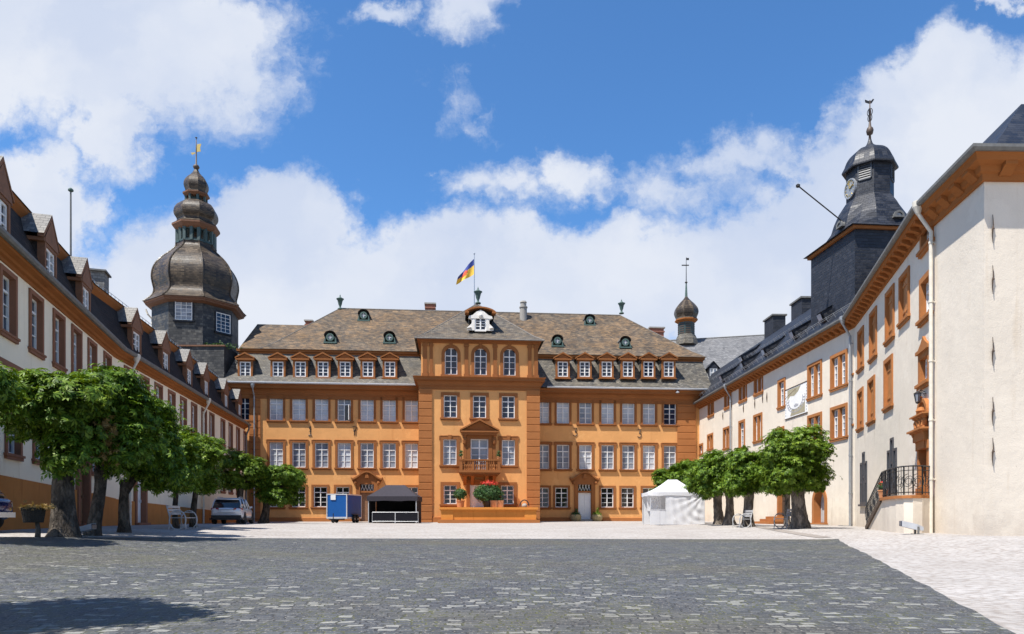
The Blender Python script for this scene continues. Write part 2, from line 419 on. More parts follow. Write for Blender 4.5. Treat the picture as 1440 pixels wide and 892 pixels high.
# ------------------------------------------------------------------ mesh builder
class MB:
    def __init__(s): s.v = []; s.f = []; s.m = []; s.mi = 0
    def vert(s, p): s.v.append(tuple(p)); return len(s.v) - 1
    def poly(s, pts):
        s.f.append([s.vert(p) for p in pts]); s.m.append(s.mi)
    def face(s, idx): s.f.append(list(idx)); s.m.append(s.mi)
    def box(s, x0, x1, y0, y1, z0, z1):
        if x0 > x1: x0, x1 = x1, x0
        if y0 > y1: y0, y1 = y1, y0
        if z0 > z1: z0, z1 = z1, z0
        i = len(s.v)
        s.v += [(x0, y0, z0), (x1, y0, z0), (x1, y1, z0), (x0, y1, z0), (x0, y0, z1), (x1, y0, z1), (x1, y1, z1), (x0, y1, z1)]
        for q in ((0, 3, 2, 1), (4, 5, 6, 7), (0, 1, 5, 4), (1, 2, 6, 5), (2, 3, 7, 6), (3, 0, 4, 7)):
            s.face([i + k for k in q])
    def ring_loft(s, rings, closed=True, cap0=True, cap1=True):
        n = len(rings[0]); base = len(s.v)
        for r in rings: s.v += [tuple(p) for p in r]
        for k in range(len(rings) - 1):
            for j in range(n if closed else n - 1):
                a = base + k * n + j; b = base + k * n + (j + 1) % n
                s.face([a, b, b + n, a + n])
        if cap0: s.face([base + j for j in range(n)][::-1])
        if cap1: s.face([base + (len(rings) - 1) * n + j for j in range(n)])
    def lathe(s, prof, n=12, c=(0, 0, 0), rot=0.0, sx=1.0, sy=1.0, cap0=True, cap1=True):
        s.ring_loft([[(c[0] + r * sx * math.cos(rot + 2 * PI * j / n), c[1] + r * sy * math.sin(rot + 2 * PI * j / n), c[2] + z) for j in range(n)] for r, z in prof], True, cap0, cap1)
    def tube(s, pts, r, n=6, r1=None):
        pts = [Vector(p) for p in pts]
        if r1 is None: r1 = r
        rings = []
        prev = None
        for i, p in enumerate(pts):
            d = (pts[min(i + 1, len(pts) - 1)] - pts[max(i - 1, 0)])
            d = d.normalized() if d.length > 1e-9 else Vector((0, 0, 1))
            up = Vector((0, 0, 1)) if abs(d.z) < .95 else Vector((0, 1, 0))
            if prev is not None: up = prev
            a = d.cross(up)
            if a.length < 1e-6: a = d.cross(Vector((1, .3, .1)))
            a.normalize(); b = a.cross(d).normalized(); prev = b
            rr = r[i] if isinstance(r, (list, tuple)) else r + (r1 - r) * i / max(1, len(pts) - 1)
            rings.append([p + rr * (math.cos(2 * PI * j / n) * a + math.sin(2 * PI * j / n) * b) for j in range(n)])
        s.ring_loft(rings)
    def prism(s, poly, y0, y1):      # polygon in x,z extruded along y
        n = len(poly)
        i = len(s.v)
        s.v += [(p[0], y0, p[1]) for p in poly] + [(p[0], y1, p[1]) for p in poly]
        s.face([i + k for k in range(n)]); s.face([i + n + k for k in range(n)][::-1])
        for k in range(n):
            j = (k + 1) % n; s.face([i + j, i + k, i + n + k, i + n + j])
    def prism_z(s, poly, z0, z1):
        n = len(poly); i = len(s.v)
        s.v += [(p[0], p[1], z0) for p in poly] + [(p[0], p[1], z1) for p in poly]
        s.face([i + k for k in range(n)][::-1]); s.face([i + n + k for k in range(n)])
        for k in range(n):
            j = (k + 1) % n; s.face([i + k, i + j, i + n + j, i + n + k])
    def profile(s, prof, x0, x1):    # polygon in y,z extruded along x
        n = len(prof); i = len(s.v)
        s.v += [(x0, p[0], p[1]) for p in prof] + [(x1, p[0], p[1]) for p in prof]
        s.face([i + k for k in range(n)][::-1]); s.face([i + n + k for k in range(n)])
        for k in range(n):
            j = (k + 1) % n; s.face([i + k, i + j, i + n + j, i + n + k])
    def bar(s, a, b, w, h):
        a, b = Vector(a), Vector(b); d = (b - a)
        if d.length < 1e-9: return
        d.normalize(); up = Vector((0, 0, 1)) if abs(d.z) < .95 else Vector((0, 1, 0))
        p = d.cross(up).normalized() * (w / 2); q = p.cross(d).normalized() * (h / 2)
        s.ring_loft([[a + p + q, a - p + q, a - p - q, a + p - q], [b + p + q, b - p + q, b - p - q, b + p - q]])
    def mesh(s, mats, smooth=False, fix=True):
        me = bpy.data.meshes.new('mesh')
        me.from_pydata(s.v, [], s.f)
        if not isinstance(mats, (list, tuple)): mats = [mats]
        for m_ in mats: me.materials.append(MATS[m_])
        if len(mats) > 1: me.polygons.foreach_set('material_index', s.m)
        if fix:
            bm = bmesh.new(); bm.from_mesh(me); bmesh.ops.recalc_face_normals(bm, faces=bm.faces); bm.to_mesh(me); bm.free()
        metric_uv(me)
        if smooth: me.polygons.foreach_set('use_smooth', [True] * len(me.polygons))
        me.update()
        return me
def metric_uv(me):
    uv = me.uv_layers.new(name='UVMap')
    d = np.zeros(len(me.loops) * 2)
    for p in me.polygons:
        n = p.normal
        t = Vector((-n.y, n.x, 0))
        if t.length < .05: t = Vector((1, 0, 0))
        t.normalize(); b = n.cross(t)
        for li in p.loop_indices:
            co = me.vertices[me.loops[li].vertex_index].co
            d[2 * li] = co.dot(t); d[2 * li + 1] = co.dot(b)
    uv.data.foreach_set('uv', d)

def link(name, me, parent=None, M=None):
    o = bpy.data.objects.new(name, me); COL.objects.link(o)
    if M is not None: o.matrix_basis = M
    if parent is not None: o.parent = parent
    return o
def tag(o, label=None, cat=None, group=None, kind=None):
    if label: o['label'] = label
    if cat: o['category'] = cat
    if group: o['group'] = group
    if kind: o['kind'] = kind
    return o
def thing(name, loc, label, cat, group=None, rz=0.0):
    o = bpy.data.objects.new(name, None); COL.objects.link(o); o.empty_display_size = .3
    o.location = loc; o.rotation_euler = (0, 0, rz)
    return tag(o, label, cat, group)
def TR(x, y, z): return Matrix.Translation((x, y, z))
def RZ(a): return Matrix.Rotation(a, 4, 'Z')

# ------------------------------------------------------------------ walls
class Wall:
    """u runs left to right as seen from the court, y runs into the building, z up (world height)"""
    def __init__(s, p0, p1, root):
        s.p0 = Vector((p0[0], p0[1])); s.p1 = Vector((p1[0], p1[1])); s.root = root
        d = s.p1 - s.p0; s.len = d.length; s.t = d.normalized(); s.n = Vector((-s.t.y, s.t.x))
        s.ang = math.atan2(s.t.y, s.t.x); s.holes = []
    def W(s, u, y): q = s.p0 + s.t * u + s.n * y; return q.x, q.y
    def M(s, u=0, y=0, z=0):      # matrix relative to the root
        x, yy = s.W(u, y); r = s.root.location
        return TR(x - r.x, yy - r.y, z - r.z) @ RZ(s.ang)
    def uz(s, px, py=HOR, y=0.0):
        dx, dy, dz = (px - CX) / FOC, 1.0, (HOR - py) / FOC
        o = s.p0 + s.n * y
        den = dx * s.n.x + dy * s.n.y
        k = (o.x * s.n.x + o.y * s.n.y) / den
        x, yy = dx * k, dy * k
        return (Vector((x, yy)) - o).dot(s.t), EYE + dz * k
    def u(s, px, y=0.0): return s.uz(px, HOR, y)[0]
    def add(s, name, mb, mats, parent=None, smooth=False, u=0, y=0, z=0):
        return link(name, mb.mesh(mats, smooth), parent or s.root, s.M(u, y, z))
    def panel(s, name, mats, u0, u1, z0, z1, ztopf=None, depth=.12):
        us = sorted({u0, u1, *[min(max(h[k], u0), u1) for h in s.holes for k in (0, 1)]})
        zs = sorted({z0, z1, *[min(max(h[k], z0), z1) for h in s.holes for k in (2, 3)]})
        mb = MB(); idx = {}
        def vv(i, j):
            if (i, j) not in idx: idx[(i, j)] = mb.vert((us[i], 0, zs[j]))
            return idx[(i, j)]
        for i in range(len(us) - 1):
            for j in range(len(zs) - 1):
                cu, cz = (us[i] + us[i + 1]) / 2, (zs[j] + zs[j + 1]) / 2
                if any(h[0] < cu < h[1] and h[2] < cz < h[3] for h in s.holes): continue
                mb.face([vv(i, j), vv(i + 1, j), vv(i + 1, j + 1), vv(i, j + 1)])
        # dark backing behind the openings keeps daylight out of the shell
        i_ = .75 if u1 - u0 > 2.5 else 0
        mb.poly([(u0 + i_, .55, z0), (u1 - i_, .55, z0), (u1 - i_, .55, z1), (u0 + i_, .55, z1)])
        me = mb.mesh(mats, fix=False)
        return link(name, me, s.root, s.M())

WCACHE = {}
def sash_mesh(w, h, cols, rows, thick_row, mat_s, frame=.075, bar=.035, thick=.075, y0=.13, door=False):
    mb = MB()
    mb.box(-w/2, -w/2 + frame, y0, y0 + .07, 0, h); mb.box(w/2 - frame, w/2, y0, y0 + .07, 0, h)
    mb.box(-w/2 + frame, w/2 - frame, y0 + .002, y0 + .068, 0, frame); mb.box(-w/2 + frame, w/2 - frame, y0 + .002, y0 + .068, h - frame, h)
    xs = [-w/2 + frame + (w - 2*frame) * k / cols for k in range(cols + 1)]
    for k in range(1, cols):
        t = thick if (cols % 2 == 0 and k == cols // 2) else bar
        yy = y0 - .012 if t == thick else y0 + .015
        mb.box(xs[k] - t/2, xs[k] + t/2, yy, y0 + .055, frame, h - frame)
    zs = [frame + (h - 2*frame) * r for r in rows]
    for k, z in enumerate(zs):
        t = thick if k == thick_row else bar
        yy = y0 - .016 if t == thick else y0 + .019
        mb.box(-w/2 + frame, w/2 - frame, yy, y0 + .051, z - t/2, z + t/2)
    return mb.mesh(mat_s)
def pane_mesh(w, h, cols, rows, mat_p, y=.185, seed=0):
    rnd = random.Random(seed)
    mb = MB()
    xs = [-w/2 + w * k / cols for k in range(cols + 1)]; zs = [0.0] + [h * r for r in rows] + [h]
    for i in range(cols):
        for j in range(len(zs) - 1):
            e = [rnd.uniform(-.006, .006) for _ in range(3)]
            f = lambda x, z: y + e[0] + e[1] * (x - xs[i]) * 2 + e[2] * (z - zs[j]) * 2
            mb.poly([(x, f(x, z), z) for x, z in ((xs[i], zs[j]), (xs[i+1], zs[j]), (xs[i+1], zs[j+1]), (xs[i], zs[j+1]))])
    return mb.mesh(mat_p, fix=False)
def surround_mesh(w, h, s, mat_f, sill=.10, proud=.06, depth=.21, arched=False, ears=False, key=False, mull=0, crown=False):
    mb = MB(); e = .004
    if arched:
        r = w / 2; hh = h - r
        mb.box(-w/2 - s, -w/2 + e, -proud, depth, -.002, hh); mb.box(w/2 - e, w/2 + s, -proud, depth, -.002, hh)
        n = 14
        for k in range(n):
            a0, a1 = PI * k / n, PI * (k + 1) / n
            def q(rr, a): return (rr * math.cos(a), hh + rr * math.sin(a))
            ro = r + s; ri = r - e
            mb.prism([q(ri, a0), q(ro, a0), q(ro, a1), q(ri, a1)], -proud, depth)
        mb.box(-.14, .14, -proud - .07, 0, h - .02, h + s + .12)
    else:
        mb.box(-w/2 - s, -w/2 + e, -proud, depth, -.002, h + s); mb.box(w/2 - e, w/2 + s, -proud, depth, -.002, h + s)
        mb.box(-w/2 + e, w/2 - e, -proud + .001, depth, h - e, h + s - .001)
        if ears:
            for sg in (-1, 1):
                mb.box(sg * (w/2 + s - .01), sg * (w/2 + s + .09), -proud - .012, .01, h - .05, h + s + .03)
            mb.box(-w/2 - s, w/2 + s, -proud - .02, .01, h + s + .001, h + s + .06)
        if key:
            mb.prism([(-.11, h - .02), (.11, h - .02), (.17, h + s + .10), (-.17, h + s + .10)], -proud - .07, .01)
    if sill:
        mb.box(-w/2 - s - .08, w/2 + s + .08, -proud - sill, depth, -s * .55, -.003)
        mb.box(-w/2 - s - .02, w/2 + s + .02, -proud - sill * .45, .01, -s * .55 - .10, -s * .55 - .002)
    else:
        mb.box(-w/2 - s, w/2 + s, -proud - .01, depth, -s * .8, -.003)
    if mull:
        mb.box(-mull/2, mull/2, -proud + .03, depth, 0, h)
    if crown:
        mb.box(-w/2 - s - .06, w/2 + s + .06, -.14, .01, h + s, h + s + .12)
        mb.prism([(-w/2 - s, h + s + .12), (w/2 + s, h + s + .12), (.22, h + s + .36), (0, h + s + .55), (-.22, h + s + .36)], -.09, .01)
    return mb.mesh(mat_f)
def window(W, uc, z0, w, h, s=.3, frame='stone_brown', sash='white_paint', pane='glass_curtain_sky', cols=2, rows=(.25, .5, .74), thick=2,
           hole=True, name='window', parent=None, seed=None, label=None, yoff=0.0, **kw):
    if hole: W.holes.append((uc - w/2, uc + w/2, z0, z0 + h))
    key = (round(w, 3), round(h, 3), s, frame, tuple(sorted(kw.items())))
    if key not in WCACHE: WCACHE[key] = surround_mesh(w, h, s, frame, **kw)
    o = link(name, WCACHE[key], parent or W.root, W.M(uc, yoff, z0))
    if label: o['label'] = label
    if sash:
        k2 = ('s', round(w, 3), round(h, 3), cols, rows, thick, sash)
        if k2 not in WCACHE: WCACHE[k2] = sash_mesh(w, h, cols, rows, thick, sash)
        link('sash', WCACHE[k2], o)
    sd = random.randint(0, 3) if seed is None else seed
    k3 = ('p', round(w, 3), round(h, 3), cols, rows, pane, sd)
    if k3 not in WCACHE: WCACHE[k3] = pane_mesh(w, h, cols, rows, pane, seed=sd)
    link('pane', WCACHE[k3], o)
    return o
def shutter_window(W, uc, z0, w, h, s=.22, frame='sandstone', sh='shutter_orange', ajar=0.0, **kw):
    W.holes.append((uc - w/2, uc + w/2, z0, z0 + h))
    o = link('window', surround_mesh(w, h, s, frame, sill=.06, **kw), W.root, W.M(uc, 0, z0))
    for sg in (-1, 1):
        mb = MB(); a = w/2 - .01
        n = 3
        for k in range(n):
            mb.box(-sg * a * k / n - sg * .004, -sg * a * (k + 1) / n + sg * .004, 0, .045, .02, h - .02)
        mb.box(-sg * .03, -sg * (a - .03), -.03, 0, .18 * h, .18 * h + .12); mb.box(-sg * .03, -sg * (a - .03), -.03, 0, .8 * h, .8 * h + .12)
        link('shutter', mb.mesh(sh), o, TR(sg * (w/2 - .005), .08, 0) @ RZ(sg * ajar))
    mb = MB(); mb.box(-w/2, w/2, .2, .24, 0, h); link('pane', mb.mesh('glass_black'), o)
    return o

def downpipe(W, px, ztop, zbot, y=-.16, r=.065, m='pipe_cream', overhang=.55, uoff=None):
    u = W.u(px, y) if uoff is None else uoff
    mb = MB()
    mb.tube([(u, -overhang, ztop - .05), (u, -overhang, ztop - .35), (u, y, ztop - 1.0), (u, y, zbot)], r, 8)
    mb.lathe([(r * 1.2, 0), (r * 2.6, .22), (r * 2.8, .4), (r * 2.2, .42)], 10, (u, -overhang, ztop - .36))
    z = ztop - 1.4
    while z > zbot + .5:
        mb.lathe([(r * 1.25, 0), (r * 1.25, .07)], 8, (u, y, z)); mb.box(u - .015, u + .015, y, .02, z, z + .04); z -= 2.0
    return W.add('downpipe', mb, m, smooth=False)
# ------------------------------------------------------------------ ground sheets
def grid_sheet(name, xs, ys, dz, m):
    v = [(x, y, ground(x, y) + dz) for y in ys for x in xs]
    nx = len(xs)
    f = [(j * nx + i, j * nx + i + 1, (j + 1) * nx + i + 1, (j + 1) * nx + i) for j in range(len(ys) - 1) for i in range(nx - 1)]
    me = bpy.data.meshes.new('mesh'); me.from_pydata(v, [], f); me.materials.append(MATS[m]); metric_uv(me)
    me.polygons.foreach_set('use_smooth', [True] * len(me.polygons))
    return tag(link(name, me), kind='structure')
_xs = [-900, -400, -150, -70] + [-40 + .5 * k for k in range(161)] + [70, 150, 400, 900]
_ys = [-600, -200, -60, -20] + [-8 + .5 * k for k in range(165)] + [100, 180, 400, 1200]
grid_sheet('ground', _xs, _ys, 0, 'gravel')
# cobbled carpet: its far edge and right edge are read off the photograph and laid on the terrain
_edge_far = [hit(px, 757.5 + (px - 300) * .002) for px in range(-80, 1181, 20)]
_cornr = hit(1178, 758.5)
def cobble_sheet():
    right = [_cornr, hit(1215, 778), hit(1262, 803), hit(1330, 840), hit(1425, 892), (3.6, 4.0), (2.6, 0), (2.0, -8)]
    far = _edge_far + [_cornr]
    bm = bmesh.new()
    # rows from far edge towards the camera; columns span left limit to right edge
    ys = [y for y in np.arange(-8, 27.5, .5)]
    def right_x(y):
        for a, b in zip(right[:-1], right[1:]):
            if b[1] <= y <= a[1]: t = (y - b[1]) / max(1e-6, a[1] - b[1]); return b[0] + (a[0] - b[0]) * t
        return right[0][0] if y > right[0][1] else right[-1][0]
    def far_y(x):
        for a, b in zip(far[:-1], far[1:]):
            if a[0] <= x <= b[0]: t = (x - a[0]) / max(1e-6, b[0] - a[0]); return a[1] + (b[1] - a[1]) * t
        return far[0][1] if x < far[0][0] else far[-1][1]
    N = 60; K = 70
    v = []; f = []
    for i in range(N + 1):
        s_ = i / N
        for j in range(K + 1):
            t = j / K
            # x at the far edge for this column, y sweeps down to -8
            xf = -15.5 + (far[-1][0] + 15.5) * s_
            yf = far_y(xf)
            y = yf + (-8 - yf) * t
            x = -15.5 + (right_x(y) + 15.5 + (.018 * math.sin(j * 2.3) + .015 * math.sin(j * 5.1 + 1))) * s_
            if x < -12 and y < 6: pass
            v.append((x, y, ground(x, y) + .014))
    for i in range(N):
        for j in range(K):
            a = i * (K + 1) + j; f.append((a, a + 1, a + K + 2, a + K + 1))
    me = bpy.data.meshes.new('mesh'); me.from_pydata(v, [], f); me.materials.append(MATS['cobbles']); metric_uv(me)
    bm2 = bmesh.new(); bm2.from_mesh(me); bmesh.ops.recalc_face_normals(bm2, faces=bm2.faces); bm2.to_mesh(me); bm2.free()
    me.polygons.foreach_set('use_smooth', [True] * len(me.polygons))
    tag(link('cobbled_paving', me), kind='structure')
cobble_sheet()
# flat drain channel stones crossing the gravel on the right
def drain(name, pts, w, m):
    mb = MB()
    pts = [Vector((x, y)) for x, y in pts]
    L = []
    for a, b in zip(pts[:-1], pts[1:]):
        n = max(1, int((b - a).length / .5))
        L += [a + (b - a) * k / n for k in range(n)]
    L.append(pts[-1])
    rings = []
    for i, p in enumerate(L):
        d = (L[min(i + 1, len(L) - 1)] - L[max(i - 1, 0)]).normalized(); q = Vector((-d.y, d.x)) * w / 2
        rings.append([(*(p + q), ground(*(p + q)) + .012), (*(p - q), ground(*(p - q)) + .012)])
    mb.ring_loft(rings, False, False, False)
    return tag(link(name, mb.mesh(m)), kind='structure')
plaster('drain_stone', (.25, .22, .195), .2)
drain('drain_channel', [hit(1068, 741.5), hit(1100, 747), hit(1130, 752), hit(1160, 756.5)], .42, 'drain_stone')

# ------------------------------------------------------------------ PALACE
M_ = .085
def pl(d0, px): d = d0 / (1 - M_ * (px - CX) / FOC); return (X(px, d), d)
_p0 = pl(64.9, 322); GZ = ground(-3, 62)
palace = thing('palace', (_p0[0], _p0[1], GZ), 'long orange three storey palace with central tower front facing the court', 'palace')
PW = Wall(_p0, pl(64.9, 990), palace)
_a0 = pl(60.6, 590); PA = Wall(_a0, pl(60.6, 758), palace)
zG = GZ - 1.0
UL = PW.u(322); UQ0 = PW.u(351); UQ1 = PW.u(366.5); UR0 = PW.u(952); UR1 = PW.u(978)
AL, AR = 0.0, PA.len
P_DEP = 4.28
uAL = PW.u(595); uAR = PW.u(754)      # where the projecting block meets the wing wall
z_eave = PW.uz(500, 540.5, -.8)[1]
z_brk = PW.uz(500, 496, 1.6)[1]
z_rdg = PW.uz(620, 437.5, 8.0)[1]
_z = lambda py: PW.uz(660, py)[1]
R3 = (_z(594.3), _z(594.3 - 31.3)); R2 = (_z(659), _z(659 - 34.5)); R1 = (_z(713.5), _z(713.5 - 28))
leftx = [388.5, 420.3, 452.2, 484, 516.2, 547.2, 578.3]
rightx = [763.5, 791.8, 823.4, 854.5, 883.6, 912.6, 942]
ww = 1.18
_pn = ['glass_curtain_sky'] * 7
for i, px in enumerate(leftx + rightx):
    far_right = i == 13
    u = PW.u(px)
    w_ = window(PW, u, R3[0], ww, R3[1] - R3[0], s=.19, pane='glass_dark' if far_right else ('glass_net' if i in (3, 9) else 'glass_curtain_sky'), rows=(.25, .5, .75), thick=2)
    if i == 3:      # one casement stands open
        w_['label'] = 'window with its right casement open'
        H3 = R3[1] - R3[0]; mb = MB(); mb.box(.05, ww/2 - .08, .105, .12, .09, H3 * .70); link('opening_shade', mb.mesh('glass_black'), w_)  # black slab paints the unlit room behind the open casement
        mb = MB(); mb.box(.43, .47, -.42, .10, .09, H3 * .70); mb.box(.425, .475, -.43, -.36, .08, H3 * .71); link('casement', mb.mesh('white_paint'), w_)
    window(PW, u, R2[0], ww, R2[1] - R2[0], s=.20, pane='glass_net' if i % 3 else 'glass_curtain_sky', rows=(.25, .5, .74), thick=2, ears=True)
for i, px in enumerate([388, 420, 450.5, 482, 578.5, 763, 789.8, 854, 882.5, 912.5, 942]):
    window(PW, PW.u(px), R1[0], ww, R1[1] - R1[0], s=.19, pane='glass_black', rows=(.22, .48, .74), thick=2)
window(PW, PW.u(344), R3[0], .95, R3[1] - R3[0], s=.26, pane='glass_dark', rows=(.25, .5, .75), thick=2)
# doors in the wings
def wing_door(px, white, boarded):
    u = PW.u(px); zb = ground(*PW.W(u, 0)) + .02
    zt = PW.uz(px, 693)[1]; w = 1.22
    PW.holes.append((u - w/2, u + w/2, zb, zt + 1.0))
    mb = MB()
    h = zt - zb; H2 = h + 1.0
    mb.box(-w/2 - .36, -w/2, -.14, .25, 0, H2 + .15); mb.box(w/2, w/2 + .36, -.14, .25, 0, H2 + .15)
    mb.box(-w/2, w/2, -.09, .25, h, h + .16)
    mb.box(-w/2, w/2, -.10, .25, H2 - .02, H2 + .15)
    # swept pediment
    arch = []
    n = 20
    for k in range(n + 1):
        t = k / n * 2 - 1
        z = H2 + .12 + .68 * (math.cos(t * PI) * .5 + .5) + (.10 if abs(t) > .9 else 0)
        arch.append((t * (w/2 + .78), z))
    mb.prism([(w/2 + .5, H2 - .25), (-w/2 - .5, H2 - .25)] + arch, -.13, .01)
    for a, b in zip(arch[:-1], arch[1:]):
        mb.prism([a, b, (b[0], b[1] + .15), (a[0], a[1] + .15)], -.36, .01)
    mb.prism([(-.18, H2 + .3), (.18, H2 + .3), (.1, H2 + .74), (-.1, H2 + .74)], -.3, .0)
    for sg in (-1, 1): mb.lathe([(.14, 0), (.17, .15), (.1, .3)], 8, (sg * (w/2 + .42), -.16, H2 - .25))
    d = link('doorway', mb.mesh('stone_brown'), palace, PW.M(u, 0, zb))
    lf = MB()
    if white:
        for sg in (-1, 1):
            lf.box(sg * .006, sg * (w/2 - .01), .12, .18, .03, h - .01)
            for k in range(4): lf.box(sg * (.03 + k * .145), sg * (.03 + k * .145 + .125), .10, .12, .15, h - .1)
        lf.box(.5, .54, .05, .12, h * .45, h * .52)
        link('door_leaf', lf.mesh('door_white'), d)
        st = MB(); st.box(-w/2 - .25, w/2 + .25, -.75, .12, -.02, .16); link('doorstep', st.mesh('stone_grey'), d)
    else:
        for sg in (-1, 1): lf.box(sg * .006, sg * (w/2 - .01), .12, .18, .03, h - .01)
        link('door_leaf', lf.mesh('wood_brown'), d)
    g = MB(); g.box(-w/2, w/2, .16, .2, h + .16, H2 - .03); link('pane', g.mesh('glass_black'), d)
    gr = MB()
    for k in range(4):
        x0 = -w/2 + .05 + k * (w - .1) / 4; x1 = x0 + (w - .1) / 4
        gr.bar((x0, .1, h + .18), (x1, .1, H2 - .05), .035, .03); gr.bar((x1, .085, h + .18), (x0, .085, H2 - .05), .035, .03)
    link('fanlight_grille', gr.mesh('white_paint'), d)
    return d
wing_door(822, True, False)
wing_door(516.3, False, True)
# avant-corps windows
A3 = (PA.uz(674, 588)[1], PA.uz(674, 556.3)[1]); A2 = (PA.uz(674, 654.3)[1], PA.uz(674, 618.3)[1]); A1 = (PA.uz(674, 709)[1], PA.uz(674, 682.5)[1])
A4 = (PA.uz(675, 527.3)[1], PA.uz(675, 489.5)[1])
aw = 1.12
for i, px in enumerate((633.3, 674.3, 714.8)):
    window(PA, PA.u(px), A3[0], aw, A3[1] - A3[0], s=.23, pane='glass_dark', rows=(.25, .5, .76), thick=2)
for px in (632.6, 715.0):
    window(PA, PA.u(px), A2[0], aw, A2[1] - A2[0], s=.25, pane='glass_net', rows=(.25, .5, .74), thick=2, ears=True, key=True)
for px in (633, 713.5):
    window(PA, PA.u(px), A1[0], 1.1, A1[1] - A1[0], s=.26, pane='glass_black', rows=(.24, .49, .74), thick=2)
# shell of the wings
zc = z_eave - 1.35                       # underside of the cornice
PW.panel('wall', 'stucco_orange', UL, PW.len, zG, z_eave + .3)
mb = MB(); D = 15.5
mb.poly([(UL, 0, zG), (UL, D, zG), (UL, D, z_eave), (UL, 0, z_eave)]); mb.poly([(PW.len, 0, zG), (PW.len, D, zG), (PW.len, D, z_eave), (PW.len, 0, z_eave)])
mb.poly([(UL, D, zG), (PW.len, D, zG), (PW.len, D, z_eave), (UL, D, z_eave)])
PW.add('rear_wall', mb, 'stucco_orange')
def plinth(W, u0, u1, z0, z1, name='plinth', m='stone_rust', pr=.07):
    mb = MB(); mb.profile([(-pr, z0), (.01, z0), (.01, z1 + .05), (-pr, z1)], u0, u1); return W.add(name, mb, m)
zpl = PW.uz(660, 728.5)[1]
ud0, ud1 = PW.u(516.3), PW.u(822)
for a, b in ((UQ1, ud0 - 1.0), (ud0 + 1.0, uAL), (uAR, ud1 - 1.0), (ud1 + 1.0, UR0)):
    plinth(PW, a, b, zG, zpl)
def rustic(W, u0, u1, z0, z1, course=.62, pr=.13, name='quoin', m='stone_rust', y1=.02):
    mb = MB(); mb.box(u0 + .02, u1 - .02, -pr + .05, y1, z0, z1)
    z = z0
    while z < z1 - .1:
        zt = min(z + course - .045, z1); mb.profile([(-pr + .05, z), (-pr + .05, zt), (-pr + .03, zt), (-pr, zt - .03), (-pr, z + .03), (-pr + .03, z)], u0, u1); z += course
    return W.add(name, mb, m)
rustic(PW, UQ0, UQ1, zG, zc + .1)
rustic(PW, UR0, UR1, zG, zc + .1)
def cornice(W, u0, u1, z, h, out, name='cornice', m='stone_brown', ends=True, y1=.01):
    """stepped classical cornice whose top is at z"""
    k = out
    prof = [(y1, z - h), (-.06, z - h), (-.06, z - h * .72), (-.12, z - h * .70), (-.12, z - h * .60), (-k * .35, z - h * .42), (-k * .42, z - h * .40),
            (-k * .42, z - h * .30), (-k * .80, z - h * .28), (-k * .80, z - h * .12), (-k, z - h * .02), (-k, z), (y1, z)]
    mb = MB(); mb.profile(prof, u0, u1)
    return W.add(name, mb, m)
cornice(PW, UL - .6, uAL + .2, z_eave - .06, 1.2, .70)
cornice(PW, uAR - .2, PW.len + .7, z_eave - .06, 1.2, .70)
def gutter(W, u0, u1, z, y, m='zinc_sunlit', r=.12, name='gutter'):
    mb = MB(); n = 8
    for k in range(n):
        a0, a1 = PI + PI * k / n, PI + PI * (k + 1) / n
        mb.poly([(u0, y + r * math.cos(a0), z + r * math.sin(a0)), (u1, y + r * math.cos(a0), z + r * math.sin(a0)), (u1, y + r * math.cos(a1), z + r * math.sin(a1)), (u0, y + r * math.cos(a1), z + r * math.sin(a1))])
    for u in (u0, u1):
        mb.poly([(u, y + r * math.cos(PI + PI * k / n), z + r * math.sin(PI + PI * k / n)) for k in range(n + 1)])
    mb.box(u0, u1, y - r - .02, y - r + .004, z - .03, z + .03)
    return W.add(name, mb, m)
gutter(PW, UL - .7, uAL - .3, z_eave + .06, -.80); gutter(PW, uAR + .9, PW.len + .8, z_eave + .06, -.80)

# roof: lower mansard belt, brown ledge, hipped upper roof
UB0, UB1 = PW.u(338, 1.6), PW.u(986, 1.6)
mb = MB()
o0, o1 = UL - .7, PW.len + .8
lo = [(o0, -.78, z_eave), (o1, -.78, z_eave), (o1, D + .9, z_eave), (o0, D + .9, z_eave)]
hi = [(UB0, 1.6, z_brk), (UB1, 1.6, z_brk), (UB1, D - 1.6, z_brk), (UB0, D - 1.6, z_brk)]
# concave flare at the foot of the slope
mid = [tuple(a * .62 + b * .38 - (0 if k != 2 else .35) for k, (a, b) in enumerate(zip(l, h))) for l, h in zip(lo, hi)]
for A, B in ((lo, mid), (mid, hi)):
    for k in range(4):
        j = (k + 1) % 4; mb.poly([A[k], A[j], B[j], B[k]])
PW.add('mansard_roof', mb, 'slate_mixed')
mb = MB()
mb.box(UB0 - .25, UB1 + .25, 1.28, D - 1.3, z_brk - .12, z_brk + .10); mb.box(UB0 - .12, UB1 + .12, 1.42, D - 1.4, z_brk - .40, z_brk - .125)
PW.add('roof_ledge', mb, 'stone_brown')
rl, rr = PW.uz(478, 437, 8)[0], PW.uz(872, 441, 8)[0]
uh = PW.uz(366, 491, 1.2)[0]
zb2 = z_brk + .105
lo = [(uh, 1.15, zb2), (UB1 + .35, 1.15, zb2), (UB1 + .35, 14.8, zb2), (uh, 14.8, zb2)]
zk = z_brk + 1.0
def lerp(a, b, t): return tuple(x + (y - x) * t for x, y in zip(a, b))
R0, R1_ = (rl, 8, z_rdg), (rr, 8, z_rdg)
mb = MB()
tk = .16
m0 = [lerp(lo[0], R0, tk), lerp(lo[1], R1_, tk), lerp(lo[2], R1_, tk), lerp(lo[3], R0, tk)]
m0 = [(a, b, c - .14) for a, b, c in m0]
for k in range(4): mb.poly([lo[k], lo[(k+1) % 4], m0[(k+1) % 4], m0[k]])
